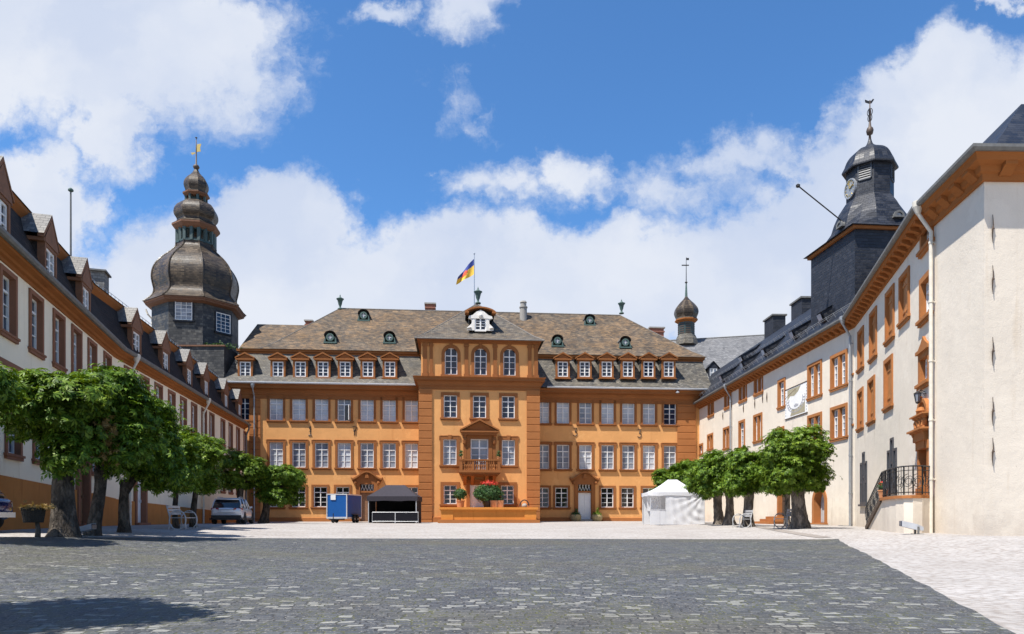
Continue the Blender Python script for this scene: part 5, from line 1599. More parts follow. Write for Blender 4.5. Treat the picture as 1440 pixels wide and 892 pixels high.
# ------------------------------------------------------------------ outside stair with iron railing
def stair():
    foot = hit(1219, 741.5)
    at = lambda px, d: Vector((X(px, d), d))
    arc = [at(1309.5, 24.15), at(1297, 23.85), at(1284, 23.8), at(1271, 24.05), at(1260, 24.6), at(1251, 25.4), at(1245, 26.3), at(1240, 27.3)]
    A, B, C, Dp, F = arc[0], arc[2], arc[5], arc[-1], at(1219, 30.5)
    root = thing('outside_stair', (B.x, B.y, ground(B.x, B.y)), 'whitewashed outside stair with scrolled iron railing below the ornate portal', 'stair')
    L = root.location
    loc = lambda p, z: (p.x - L.x, p.y - L.y, z - L.z)
    # back line on the wall
    def onwall(p, y=.0):
        v = p - RB.p0; u = v.dot(RB.t); x, yy = RB.W(min(max(u, 0.1), RB.len), y); return Vector((x, yy))
    A2_ = Vector(RB.W(RB.len - .02, .02)); ring = arc
    back = [onwall(p, .02) for p in ring]; back[0] = A2_
    mb = MB(); zb = EYE - 1.6; zt = TER - .10
    poly = ring + back[::-1]
    mb.prism_z([(p.x - L.x, p.y - L.y) for p in poly], zb - L.z, zt - L.z)
    link('landing_wall', mb.mesh('wall_cream_rough'), root)
    mb = MB()
    outl = [p + (p - onwall(p)).normalized() * .08 for p in ring] + back[::-1]
    mb.prism_z([(p.x - L.x, p.y - L.y) for p in outl], zt - L.z, TER - L.z)
    # treads down to the foot, along the wall
    zf = ground(F.x, F.y); n = 9
    Fb = onwall(F, .02)
    link('landing_slab', mb.mesh('stone_rust'), root)
    mb = MB()
    for k_ in range(n):
        t0, t1 = k_/n, (k_+1)/n
        p0, p1 = Dp.lerp(F, t0), Dp.lerp(F, t1); q0, q1 = back[-1].lerp(Fb, t0), back[-1].lerp(Fb, t1)
        z_ = TER - (TER - zf) * (k_ + 1) / (n + .0) + .02
        mb.prism_z([(p0.x - L.x, p0.y - L.y), (p1.x - L.x, p1.y - L.y), (q1.x - L.x, q1.y - L.y), (q0.x - L.x, q0.y - L.y)], zb - L.z, z_ - L.z)
    link('step', mb.mesh('wall_cream_rough'), root)
    mb = MB(); mb.bar(loc(Dp, TER - .06), loc(F, zf + .02), .14, .2); link('string_board', mb.mesh('iron_rust'), root)
    # railing
    mb = MB(); H = .98
    path = [(p, TER) for p in arc] + [(F, zf + .05)]
    for (p, zp), (q, zq) in zip(path[:-1], path[1:]):
        mb.tube([loc(p, zp + H), loc(q, zq + H)], .026, 6); mb.tube([loc(p, zp + .10), loc(q, zq + .10)], .018, 5); mb.tube([loc(p, zp + H - .14), loc(q, zq + H - .14)], .013, 5)
        n_ = max(2, int((q - p).length / .16))
        for k_ in range(n_ + 1):
            c = p.lerp(q, k_/n_); z = zp + (zq - zp) * k_/n_
            mb.tube([loc(c, z + .02), loc(c, z + H)], .026 if k_ in (0, n_) else .010, 5)
        d_ = (q - p).normalized(); n2 = max(1, round((q - p).length / .62))
        for k_ in range(n2):                                      # scrolls
            c = p.lerp(q, (k_ + .5)/n2); z = zp + (zq - zp) * (k_ + .5)/n2 + H * .48
            for sg in (-1, 1):
                pts = []
                for j in range(15):
                    a = j / 14 * PI * 2.6; r = .25 * (1 - j / 18)
                    pts.append(loc(c + d_ * (sg * (.02 + r * math.sin(a))), z + r * math.cos(a) * sg))
                mb.tube(pts, .011, 4)
    s_ = []
    for j in range(12):
        a = j / 11 * PI * 1.5; s_.append(loc(F + (F - Dp).normalized() * (.12 + .25 * math.sin(a)), zf + H * .7 + .3 * math.cos(a)))
    mb.tube(s_, .018, 5)
    link('railing', mb.mesh('iron_black'), root)
    return Dp, C
SD, SC_ = stair()

# ------------------------------------------------------------------ CHURCH TOWER
nearc = Vector((X(1202, 38.9), 38.9)); farc = Vector((X(1140.5, 43.55), 43.55))
tl = (farc - nearc); side = tl.length; tn = Vector((tl.y, -tl.x)).normalized()
if tn.x < 0: tn = -tn
cent = (nearc + farc) / 2 + tn * side / 2
ch = thing('church_tower', (cent.x, cent.y, EYE + 8.5), 'dark slate clad tower with clock, bell shaped roof and tall ball finial', 'tower')
ch.rotation_euler = (0, 0, math.atan2(tn.y, tn.x))
cz = lambda py, d=cent.y: Z(py, d) - ch.location.z
hs = side / 2
ztop = Z(322, 38.9) - ch.location.z
mb = MB(); mb.box(-hs, hs, -hs, hs, -1.5, ztop); link('shaft', mb.mesh('slate_dark'), ch)
mb = MB(); mb.box(-hs - .16, hs + .16, -hs - .16, hs + .16, ztop, ztop + .16); link('cornice', mb.mesh('stone_brown'), ch)
# bell roof: square flare easing into an octagon
def sqoct(r_sq, r_oct, t, z):
    pts = []
    for j in range(16):
        a = j * PI / 8
        sq = r_sq / max(abs(math.cos(a)), abs(math.sin(a)))
        aa = ((a + PI/8) % (PI/4)) - PI/8
        oc = r_oct / math.cos(aa)
        r = sq * (1 - t) + oc * t
        pts.append((r * math.cos(a), r * math.sin(a), z))
    return pts
z0 = ztop + .161; z1 = cz(284)
H_ = z1 - z0
mb = MB()
mb.ring_loft([sqoct(hs + .34, hs, 0, z0), sqoct(hs * .90, hs * .9, .25, z0 + H_ * .12), sqoct(hs * .83, hs * .82, .6, z0 + H_ * .3), sqoct(hs * .76, hs * .76, .85, z0 + H_ * .52),
              sqoct(hs * .66, hs * .66, 1, z0 + H_ * .76), sqoct(hs * .54, hs * .56, 1, z0 + H_ * .92), sqoct(hs * .50, hs * .51, 1, z1)])
bell = link('bell_roof', mb.mesh('slate_dark'), ch)
ro_ = hs * .50
mb = MB(); mb.ring_loft([sqoct(ro_, ro_, 1, z1 - .3), sqoct(ro_, ro_, 1, cz(238))]); link('belfry', mb.mesh('slate_dark'), ch)
for a in (-3*PI/4, -PI/4, PI):
    mb = MB(); r = ro_ + .01; w, h = .62, 1.05
    M = RZ(a + PI/2) @ TR(0, -r, cz(262))
    mb.box(-w/2 - .06, -w/2, -.05, .02, 0, h); mb.box(w/2, w/2 + .06, -.05, .02, 0, h); mb.box(-w/2, w/2, -.049, .02, h, h + .06); mb.box(-w/2, w/2, -.048, .02, -.06, 0)
    for k_ in range(8): mb.profile([(-.05, k_*h/8), (-.01, k_*h/8 + .09), (.0, k_*h/8 + .08), (-.04, k_*h/8 - .01)], -w/2, w/2)
    if a != PI: link('louvre', mb.mesh('frame_dark'), ch, M)
# clock on the western face of the octagon
mb = MB(); rc = .50; n = 24
mb.prism([(rc*math.cos(2*PI*k_/n), rc*math.sin(2*PI*k_/n)) for k_ in range(n)], -.08, .02)
for k_ in range(n):
    a0_, a1_ = 2*PI*k_/n, 2*PI*(k_+1)/n
    mb.prism([(rc*.99*math.cos(a0_), rc*.99*math.sin(a0_)), (rc*1.12*math.cos(a0_), rc*1.12*math.sin(a0_)), (rc*1.12*math.cos(a1_), rc*1.12*math.sin(a1_)), (rc*.99*math.cos(a1_), rc*.99*math.sin(a1_))], -.12, .02)
ck = link('clock', mb.mesh('pipe_grey'), ch, RZ(-PI/2) @ TR(0, -ro_ + .03, cz(267)))
mb = MB()
for k_ in range(12):
    a = k_ * PI/6; mb.bar((rc*.74*math.sin(a), -.1, rc*.74*math.cos(a)), (rc*.92*math.sin(a), -.1, rc*.92*math.cos(a)), .05, .03)
mb.bar((0, -.11, 0), (.33, -.11, .12), .06, .03); mb.bar((0, -.12, 0), (-.12, -.12, .5), .04, .03); link('clock_hand', mb.mesh('gold'), ck)
for (a, px) in ((-PI/2, 0), (PI, 0)):
    r = hs * .86; mb = MB()
    n = 12
    mb.ring_loft([[(.34*math.cos(PI*k_/n), yy, .34*math.sin(PI*k_/n)) for k_ in range(n + 1)] for yy in (-.45, .6)], False)
    for k_ in range(n):
        a0_, a1_ = PI*k_/n, PI*(k_+1)/n
        mb.prism([(.26*math.cos(a0_), .26*math.sin(a0_)), (.42*math.cos(a0_), .42*math.sin(a0_)), (.42*math.cos(a1_), .42*math.sin(a1_)), (.26*math.cos(a1_), .26*math.sin(a1_))], -.52, -.4)
    mb.box(-.42, .42, -.52, .3, -.12, .0)
    o = link('round_dormer', mb.mesh('gutter_dark'), ch, RZ(a + PI/2) @ TR(0.4, -r + .25, z0 + H_ * .32) @ Matrix.Scale(.72, 4))
    g = MB(); g.prism([(.27*math.cos(PI*k_/n), .27*math.sin(PI*k_/n)) for k_ in range(n + 1)], -.45, -.43); link('pane', g.mesh('glass_curtain_sky'), o)
kd = cent.y / FOC
domep = [(36, 242), (36.5, 239.5), (33, 233), (30.5, 226), (26, 219), (19, 213), (11, 209), (5.5, 205), (3, 200), (2, 196)]
mb = MB(); mb.ring_loft([sqoct(r*kd*.92, r*kd*.92, 1, cz(py)) for r, py in smooth_prof(domep, 2)]); link('cupola', mb.mesh('slate_dark'), ch)
mb = MB(); mb.lathe([(.14, cz(206)), (.08, cz(199)), (.06, cz(190)), (.16, cz(189)), (.20, cz(184)), (.16, cz(180.5)), (.08, cz(178.5)), (.05, cz(170)), (.025, cz(141))], 10); link('finial', mb.mesh('wood_dark', True), ch)
mb = MB()
for k_ in range(4):
    a = k_ * PI/2 + .6
    for zz_, r in ((166, .12), (158, .15)):
        pts = [(r*math.sin(j/8*PI*1.4)*math.cos(a), r*math.sin(j/8*PI*1.4)*math.sin(a), cz(zz_) + .22*math.cos(j/8*PI*1.4)) for j in range(9)]; mb.tube(pts, .022, 4)
mb.prism([(-.06, cz(146)), (-.28, cz(144.5)), (-.3, cz(141)), (-.1, cz(142.5)), (.08, cz(142)), (.18, cz(139)), (.26, cz(140)), (.1, cz(145.5))], -.02, .02)
link('weather_vane', mb.mesh('iron_black'), ch)
# slanting pole projecting to the left
pr = thing('slanting_mast', (0, 0, 0), 'thin slanting rod with a ball end sticking out left of the dark tower', 'mast')
d_ = 41.2
p_a = Vector((X(1178, d_), d_ - .5, Z(316, d_))); p_b = Vector((X(1107.5, d_), d_ - 1.5, Z(278.5, d_)))
pr.location = p_a
mb = MB(); dv = p_b - p_a; mb.tube([-dv * .12, dv], .035, 6); mb.lathe([(.0, -.13), (.12, -.05), (.12, .05), (0, .13)], 8, dv); link('rod', mb.mesh('iron_black'), pr)

# ------------------------------------------------------------------ REAR BUILDING ON THE RIGHT with its turret
rd0 = 71.0
rear = thing('rear_building', (X(1000, 74), 74, ground(15, 60)), 'pale grey slated roof behind the palace with a small onion turret', 'building')
L = rear.location
x0, x1 = X(925, 74), X(1120, 74)
zlo, zhi = Z(548, 70.5) , Z(474.5, 79)
mb = MB()
mb.poly([(x0 - L.x, 70.5 - L.y, zlo - L.z), (x1 - L.x + 3, 70.5 - L.y, zlo - L.z), (x1 - L.x + 3, 79 - L.y, zhi + .5 - L.z), (x0 - L.x, 79 - L.y, zhi - .5 - L.z)])
mb.poly([(x0 - L.x, 87 - L.y, zlo - L.z), (x1 - L.x + 3, 87 - L.y, zlo - L.z), (x1 - L.x + 3, 79 - L.y, zhi + .5 - L.z), (x0 - L.x, 79 - L.y, zhi - .5 - L.z)])
link('roof', mb.mesh('slate_pale'), rear)
mb = MB(); mb.box(x0 - L.x, x1 - L.x + 3, 70.8 - L.y, 86 - L.y, -1, zlo - L.z); link('wall', mb.mesh('stucco_orange'), rear)
mb = MB(); mb.tube([(x0 - L.x, 79 - L.y, zhi - .5 - L.z), (x1 - L.x + 3, 79 - L.y, zhi + .5 - L.z)], .09, 6); link('ridge_cap', mb.mesh('gutter_dark'), rear)
# snow hooks on the pale roof
mb = MB()
for row in range(4):
    for c in range(9):
        x = x0 + 2.5 + c * 1.5 + (row % 2) * .7; t = .15 + .2 * row; y = 70.5 + 8.5 * t; z = zlo + (zhi - zlo) * t
        mb.tube([(x - L.x, y - L.y, z - L.z), (x - L.x, y - .12 - L.y, z + .2 - L.z)], .03, 4)
link('snow_hook', mb.mesh('zinc'), rear)
t = .22; dx, dy, dz_ = X(1002.5, 72.4), 72.2, Z(530, 72.2)
mb = MB(); w, h = .75, .85
mb.box(-w/2 - .12, -w/2, 0, .2, 0, h); mb.box(w/2, w/2 + .12, 0, .2, 0, h); mb.box(-w/2, w/2, 0, .2, h, h + .12); mb.box(-w/2, w/2, 0, .2, -.12, 0)
for sg in (-1, 1): mb.poly([(sg*(w/2+.3), -.1, h), (0, -.1, h + .75), (0, 2.5, h + .75), (sg*(w/2+.3), 2.0, h)]); mb.box(sg*(w/2+.05), sg*(w/2+.11), .2, 2, -.3, h)
mb.prism([(-w/2 - .15, h + .1), (w/2 + .15, h + .1), (0, h + .65)], 0, .2)
o = link('dormer', mb.mesh('slate_dark'), rear, TR(dx - L.x, dy - L.y, dz_ - L.z))
link('sash', sash_mesh(w, h, 2, (.5,), 9, 'white_paint', y0=.02), o); link('pane', pane_mesh(w, h, 2, (.5,), 'glass_curtain_sky', y=.1), o)
# turret
TDP = 78.6; kt = TDP / FOC; tz = lambda py: Z(py, TDP)
tr_ = link('turret', None, rear)
bpy.data.objects.remove(tr_)
def t8(name, prof, m, parent=None):
    mb = MB(); mb.lathe([(r*kt, tz(py) - tz(480)) for r, py in prof], 8, (0, 0, 0), PI/8); return link(name, mb.mesh(m), parent or tur)
mb = MB(); mb.lathe([(r*kt, tz(py) - tz(480)) for r, py in [(16, 486), (15, 478), (12.5, 472.5), (11, 471)]], 8, (0, 0, 0), PI/8)
tur = link('turret', mb.mesh('slate_mixed'), rear, TR(X(965, TDP) - L.x, TDP - L.y, tz(480) - L.z))
t8('drum', [(11.5, 472), (11.5, 453)], 'copper_dark')
mb = MB()
for j in range(8):
    a = PI/8 + (j + .5) * PI/4; rr = 11.5*kt*math.cos(PI/8) + .01
    for q_ in range(5):
        z = tz(470) - tz(480) + q_ * .25; c, s_ = math.cos(a), math.sin(a)
        mb.bar((rr*c - .28*s_, rr*s_ + .28*c, z), (rr*c + .28*s_, rr*s_ - .28*c, z), .06, .12)
link('louvre', mb.mesh('wood_dark'), tur)
t8('turret_cornice', [(11.5, 455), (16, 452), (16, 450.5), (12, 449)], 'timber_orange')
t8('turret_dome', smooth_prof([(15.8, 450.3), (14.5, 448), (16.5, 443), (17, 439), (15.5, 434), (11.5, 428.5), (6.5, 423.5), (3, 419.5), (1.6, 417)]), 'slate_lead')
mb = MB(); mb.lathe([(.16, tz(420) - tz(480)), (.07, tz(398) - tz(480))], 8); link('turret_spike', mb.mesh('copper_green'), tur)
mb = MB(); mb.lathe([(.05, tz(399) - tz(480)), (.17, tz(397.5) - tz(480)), (.05, tz(395.5) - tz(480)), (.025, tz(362) - tz(480))], 8); mb.box(-.5, .3, -.02, .02, tz(374) - tz(480), tz(372.5) - tz(480)); mb.box(.0, .3, -.02, .02, tz(366) - tz(480), tz(363) - tz(480))
link('weather_vane', mb.mesh('iron_black'), tur)
# ------------------------------------------------------------------ TREES
RNG = np.random.default_rng(11)
def leaf_template():
    V, F = [], []
    for a, l in ((-82, .62), (-42, .88), (0, 1.0), (42, .88), (82, .62)):
        a = math.radians(a); c, s = math.cos(a), math.sin(a)
        def r(x, y, z): return (x * s + y * c, x * c * 1.0 - y * s if False else (x * c - y * s), z)
        w = .17 * l
        i = len(V)
        for (f, side, z) in ((.04, 0, 0), (.62 * l, w, -.10), (1.0 * l, 0, -.30), (.62 * l, -w, -.10)):
            V.append((f * c - side * s, f * s + side * c, z))
        F.append((i, i + 1, i + 2, i + 3))
    return np.array(V), np.array(F)
LV, LF = leaf_template()
def leaves_mesh(C, Nrm, size, matn):
    n = len(C)
    Nrm = Nrm / np.linalg.norm(Nrm, axis=1, keepdims=True)
    r = RNG.normal(size=(n, 3)); f = r - (r * Nrm).sum(1, keepdims=True) * Nrm; f /= np.linalg.norm(f, axis=1, keepdims=True)
    g = np.cross(Nrm, f)
    sz = size * RNG.uniform(.65, 1.25, n)
    P = C[:, None, :] + sz[:, None, None] * (LV[None, :, 0, None] * f[:, None, :] + LV[None, :, 1, None] * g[:, None, :] + LV[None, :, 2, None] * Nrm[:, None, :])
    V = P.reshape(-1, 3); k = len(LV)
    Fc = (LF[None] + (np.arange(n) * k)[:, None, None]).reshape(-1)
    me = bpy.data.meshes.new('mesh'); nf = n * len(LF)
    me.vertices.add(len(V)); me.vertices.foreach_set('co', V.astype(np.float32).ravel())
    me.loops.add(nf * 4); me.loops.foreach_set('vertex_index', Fc.astype(np.int32))
    me.polygons.add(nf); me.polygons.foreach_set('loop_start', (np.arange(nf) * 4).astype(np.int32)); me.polygons.foreach_set('loop_total', np.full(nf, 4, np.int32))
    me.materials.append(MATS[matn]); me.update(calc_edges=True); me.validate()
    return me
def crown_points(lumps, n, shell=.72, flat=.35):
    """leaf sprays on the skin of overlapping lumps, a few inside; lumps = [(cx,cy,cz,rx,ry,rz)]"""
    L = np.array(lumps); wgt = (L[:, 3] * L[:, 4] * L[:, 5]) ** (2/3); wgt /= wgt.sum()
    nc = max(20, n // 26)
    idx = RNG.choice(len(L), nc, p=wgt)
    d = RNG.normal(size=(nc, 3)); d /= np.linalg.norm(d, axis=1, keepdims=True)
    rad = RNG.uniform(shell, 1.06, nc); rad[RNG.uniform(size=nc) < .08] *= 1.16
    cc = L[idx, :3] + d * L[idx, 3:] * rad[:, None]
    # drop clumps lying deep inside another lump
    keep = np.ones(nc, bool)
    for l in L:
        q = (cc - l[:3]) / l[3:]
        keep &= (np.linalg.norm(q, axis=1) > .62) | (RNG.uniform(size=nc) < .12)
    cc, dd = cc[keep], d[keep]
    m = n // max(1, len(cc))
    sp = RNG.normal(size=(len(cc), m, 3)) * np.array([.165, .165, .085])
    P = (cc[:, None, :] + sp).reshape(-1, 3)
    N = np.repeat(dd, m, axis=0) * .75 + np.array([0, 0, flat + .35]) + RNG.normal(size=(len(P), 3)) * .30
    return P, N
def trunk_mesh(h, r0, r1, lean=(0, 0), limbs=(), flare=1.6, n=14, seed=0, burl=.12, bm='bark'):
    rnd = random.Random(seed); mb = MB()
    rings = []
    K = 13
    ph = [rnd.uniform(0, 6.28) for _ in range(6)]
    for k in range(K + 1):
        t = k / K; z = -.25 + (h + .25) * t
        r = r0 + (r1 - r0) * min(1, t * 1.1); r *= 1 + (flare - 1) * math.exp(-max(0, z) / (.30 * max(.5, r0 / .35)))
        if t > .8: r *= 1 + .25 * (t - .8) / .2
        cx, cy = lean[0] * t + .04 * math.sin(t * 5 + ph[0]), lean[1] * t + .04 * math.sin(t * 4 + ph[1])
        ring = []
        for j in range(n):
            a = 2 * PI * j / n
            rr = r * (1 + burl * math.sin(3 * a + ph[2] + t * 2) + burl * .8 * math.sin(5 * a + ph[3] - t * 5) + burl * .6 * rnd.uniform(-1, 1) + .35 * math.exp(-max(0, z) * 3.2) * max(0, math.sin(2.5 * a + ph[4])))
            ring.append((cx + rr * math.cos(a), cy + rr * math.sin(a), z))
        rings.append(ring)
    mb.ring_loft(rings)
    top = Vector((lean[0], lean[1], h - .1))
    for tip, lr in limbs:
        tip = Vector(tip); m1 = top.lerp(tip, .45) + Vector((rnd.uniform(-.12, .12), rnd.uniform(-.12, .12), .12))
        mb.tube([top - Vector((0, 0, .35)), top.lerp(m1, .5), m1, tip], [lr, lr * .85, lr * .6, lr * .22], 7)
    return mb.mesh(bm, True)
TREES = []
def tree(label, px, d, base_py, top_py, bot_py, xl, xr, tw, lump_n=10, leaves=5200, leaf='leaf_chestnut', lean=0.0, seed=1, size=.165, group='pollarded chestnut trees', dy=1.0, cpx=None, flat=.35, extra=None, dz=0):
    """crown given by its pixel box at depth d, trunk by its base pixel and width"""
    rnd = random.Random(seed); k = d / FOC
    x = X(px, d); zb = ground(x, d) + dz
    root = thing('chestnut_tree', (x, d, zb), label, 'tree', group)
    cx = X((xl + xr) / 2, d) - x; rx = (xr - xl) * k / 2
    zt, zl = Z(top_py, d) - zb, Z(bot_py, d) - zb
    cz_, rz_c = (zt + zl) / 2, (zt - zl) / 2
    rx *= .93; lump_n = int(lump_n * 1.6)
    lumps = [(cx, 0, cz_, rx * .68, rx * .68 * dy, rz_c * .70)]
    for i in range(lump_n):
        a = 2 * PI * (i + rnd.uniform(-.3, .3)) / lump_n * 1.0
        e = rnd.uniform(-.75, .85)
        c = math.sqrt(max(0, 1 - e * e)); s = rnd.uniform(.26, .42)
        lumps.append((cx + rx * (1 - s * .88) * c * math.cos(a), rx * dy * (1 - s * .9) * c * math.sin(a), cz_ + rz_c * (1 - s * .9) * e * 1.02, rx * s, rx * s * dy, max(.38, rz_c * s)))
    if extra: lumps += [tuple((X(q[0], d) - x, q[1], Z(q[2], d) - zb, q[3], q[3], q[4])) for q in extra]
    P, N = crown_points(lumps, int(leaves * 1.35), flat=flat)
    th = max(.8, zl + rz_c * .35)
    limbs = [((l[0] * .9, l[1] * .9, max(th + .1, l[2])), tw * k * .22) for l in lumps[1:10]]
    tr = link('trunk', trunk_mesh(th, tw * k / 2, tw * k * .38, (lean + cx * .15, 0), limbs, seed=seed, bm='bark_sunlit' if x > 0 else 'bark', flare=1.32 if tw * k > .4 else 1.15, burl=.10 if tw*k > .4 else .05), root)
    link('crown', leaves_mesh(P, N, size * 1.12, leaf), root)
    TREES.append(root)
    return root
tree('broad flat topped chestnut with thick flared trunk, nearest tree on the left', 92, 18.6, 754, 528, 618, 0, 134, 31, 13, 8000, 'leaf_bright', lean=.1, seed=3, size=.165,
     extra=[(50, 0, 560, .75, .42), (110, -.2, 560, .75, .45), (108, -.2, 640, .55, .5), (95, 0, 600, .8, .5)])
tree('dense dark chestnut with burled trunk right behind the nearest left tree', 133, 19.9, 750, 526, 688, 134, 218, 19, 11, 6200, seed=5, size=.165, extra=[(160, -.3, 545, .7, .5)])
tree('chestnut with straight dark trunk and shaded crown, third in the left row', 171, 22.4, 745, 556, 700, 176, 252, 15, 10, 6000, seed=8, size=.165)
tree('small dark crowned chestnut on a thin trunk behind the white bench', 248, 28.0, 739, 585, 697, 212, 282, 8, 10, 4600, seed=9, size=.16)
tree('bright yellow green young chestnut on a thin dark trunk', 273, 30.6, 738, 601, 698, 240, 312, 9, 10, 5000, 'leaf_bright', seed=12, size=.165)
tree('chestnut rising behind the silver car', 338, 49.0, 735, 630, 698, 303, 374, 10, 10, 5000, 'leaf_bright', seed=14, size=.17)
tree('low round chestnut at the palace corner, last in the left row', 371, 50.5, 735, 652, 716, 355, 432, 12, 10, 5400, seed=17, size=.18)
tree('chestnut at the left picture edge with only its crown tip in view', -100, 15.5, 760, 500, 575, -175, 8, 30, 11, 5000, seed=21, size=.165)
# the tree whose shadow falls on the cobbles in front on the left stands just outside the picture
_sx, _sy = hit(30, 870)
_h = 3.9
_ox, _oy = _sx + TOSUN.x / TOSUN.z * _h, _sy + TOSUN.y / TOSUN.z * _h
def shade_tree():
    root = thing('chestnut_tree', (_ox, _oy, ground(_ox, _oy)), 'chestnut outside the left edge that shades the foreground cobbles', 'tree', 'pollarded chestnut trees')
    l0 = [(0, 0, _h, 1.0, .95, .7), (.8, .2, _h + .2, .6, .6, .5), (-.9, -.1, _h - .1, .75, .6, .5), (.2, .7, _h, .6, .55, .5), (.1, -.7, _h + .3, .6, .5, .4), (1.25, .1, _h, .4, .35, .3)]
    P, N = crown_points(l0, 4200)
    wx, wy = P[:, 0] + _ox, P[:, 1] + _oy
    k_ = wx + .30 < -.73 * np.maximum(wy, 0)      # its outermost sprays end short of the view
    P, N = P[k_], N[k_]
    link('trunk', trunk_mesh(_h - .4, .3, .22, (0, 0), [((l[0], l[1], l[2]), .12) for l in l0[1:]], seed=4), root)
    link('crown', leaves_mesh(P, N, .165, 'leaf_chestnut'), root)
shade_tree()
# right row
tree('round chestnut with thick hollow trunk, nearest tree on the right', 1123, 32.0, 742, 597, 702, 1068, 1170, 22, 14, 8200, 'leaf_bright', seed=31, size=.165, group='pollarded chestnut trees')
tree('chestnut with slim leaning trunk tucked behind the nearest right tree', 1108, 36.0, 740, 640, 700, 1075, 1120, 9, 7, 1800, seed=33, size=.16)
tree('chestnut above the white bench, second round crown in the right row', 1053, 38.0, 738, 621, 706, 1018, 1086, 15, 11, 5200, 'leaf_chestnut', seed=35, size=.17)
tree('chestnut between the white tent and the bench, wide crown', 1027, 42.0, 737, 627, 703, 980, 1046, 13, 11, 5600, seed=37, size=.175)
tree('dark trunked chestnut just right of the white tent', 1011, 45.0, 737, 640, 705, 965, 1025, 14, 9, 4600, seed=39, size=.18)
tree('chestnut showing only its crown above the white tent roof', 965, 53.0, 735, 643, 690, 940, 990, 11, 9, 4600, seed=41, size=.19)
tree('small leftmost chestnut of the right row at the palace front', 934, 57.0, 735, 655, 700, 918, 955, 10, 8, 3600, seed=43, size=.19)
# withered leaves left of the first crown
def dry_branch():
    t = TREES[1]; d = 19.0
    P0 = np.array([X(152, d) - t.location.x, d - t.location.y, Z(612, d) - t.location.z])
    P = P0 + RNG.normal(size=(170, 3)) * np.array([.10, .12, .26]); N = RNG.normal(size=(170, 3)) + np.array([0, -.4, .6])
    o = link('dry_branch', leaves_mesh(P, N, .13, 'leaf_dry'), t); o['label'] = 'withered yellow branch'
dry_branch()
# ivy on the tower foot
ivy = thing('wall_plant', (X(300, 63.4), 63.2, Z(490, 63.4)), 'green weeds growing on the wall ledge below the octagonal tower', 'plant')
P = RNG.normal(size=(420, 3)) * np.array([1.0, .18, .13]) + np.array([0, 0, .12])
link('foliage', leaves_mesh(P, RNG.normal(size=(420, 3)) + np.array([0, -.3, .8]), .16, 'leaf_bush'), ivy)

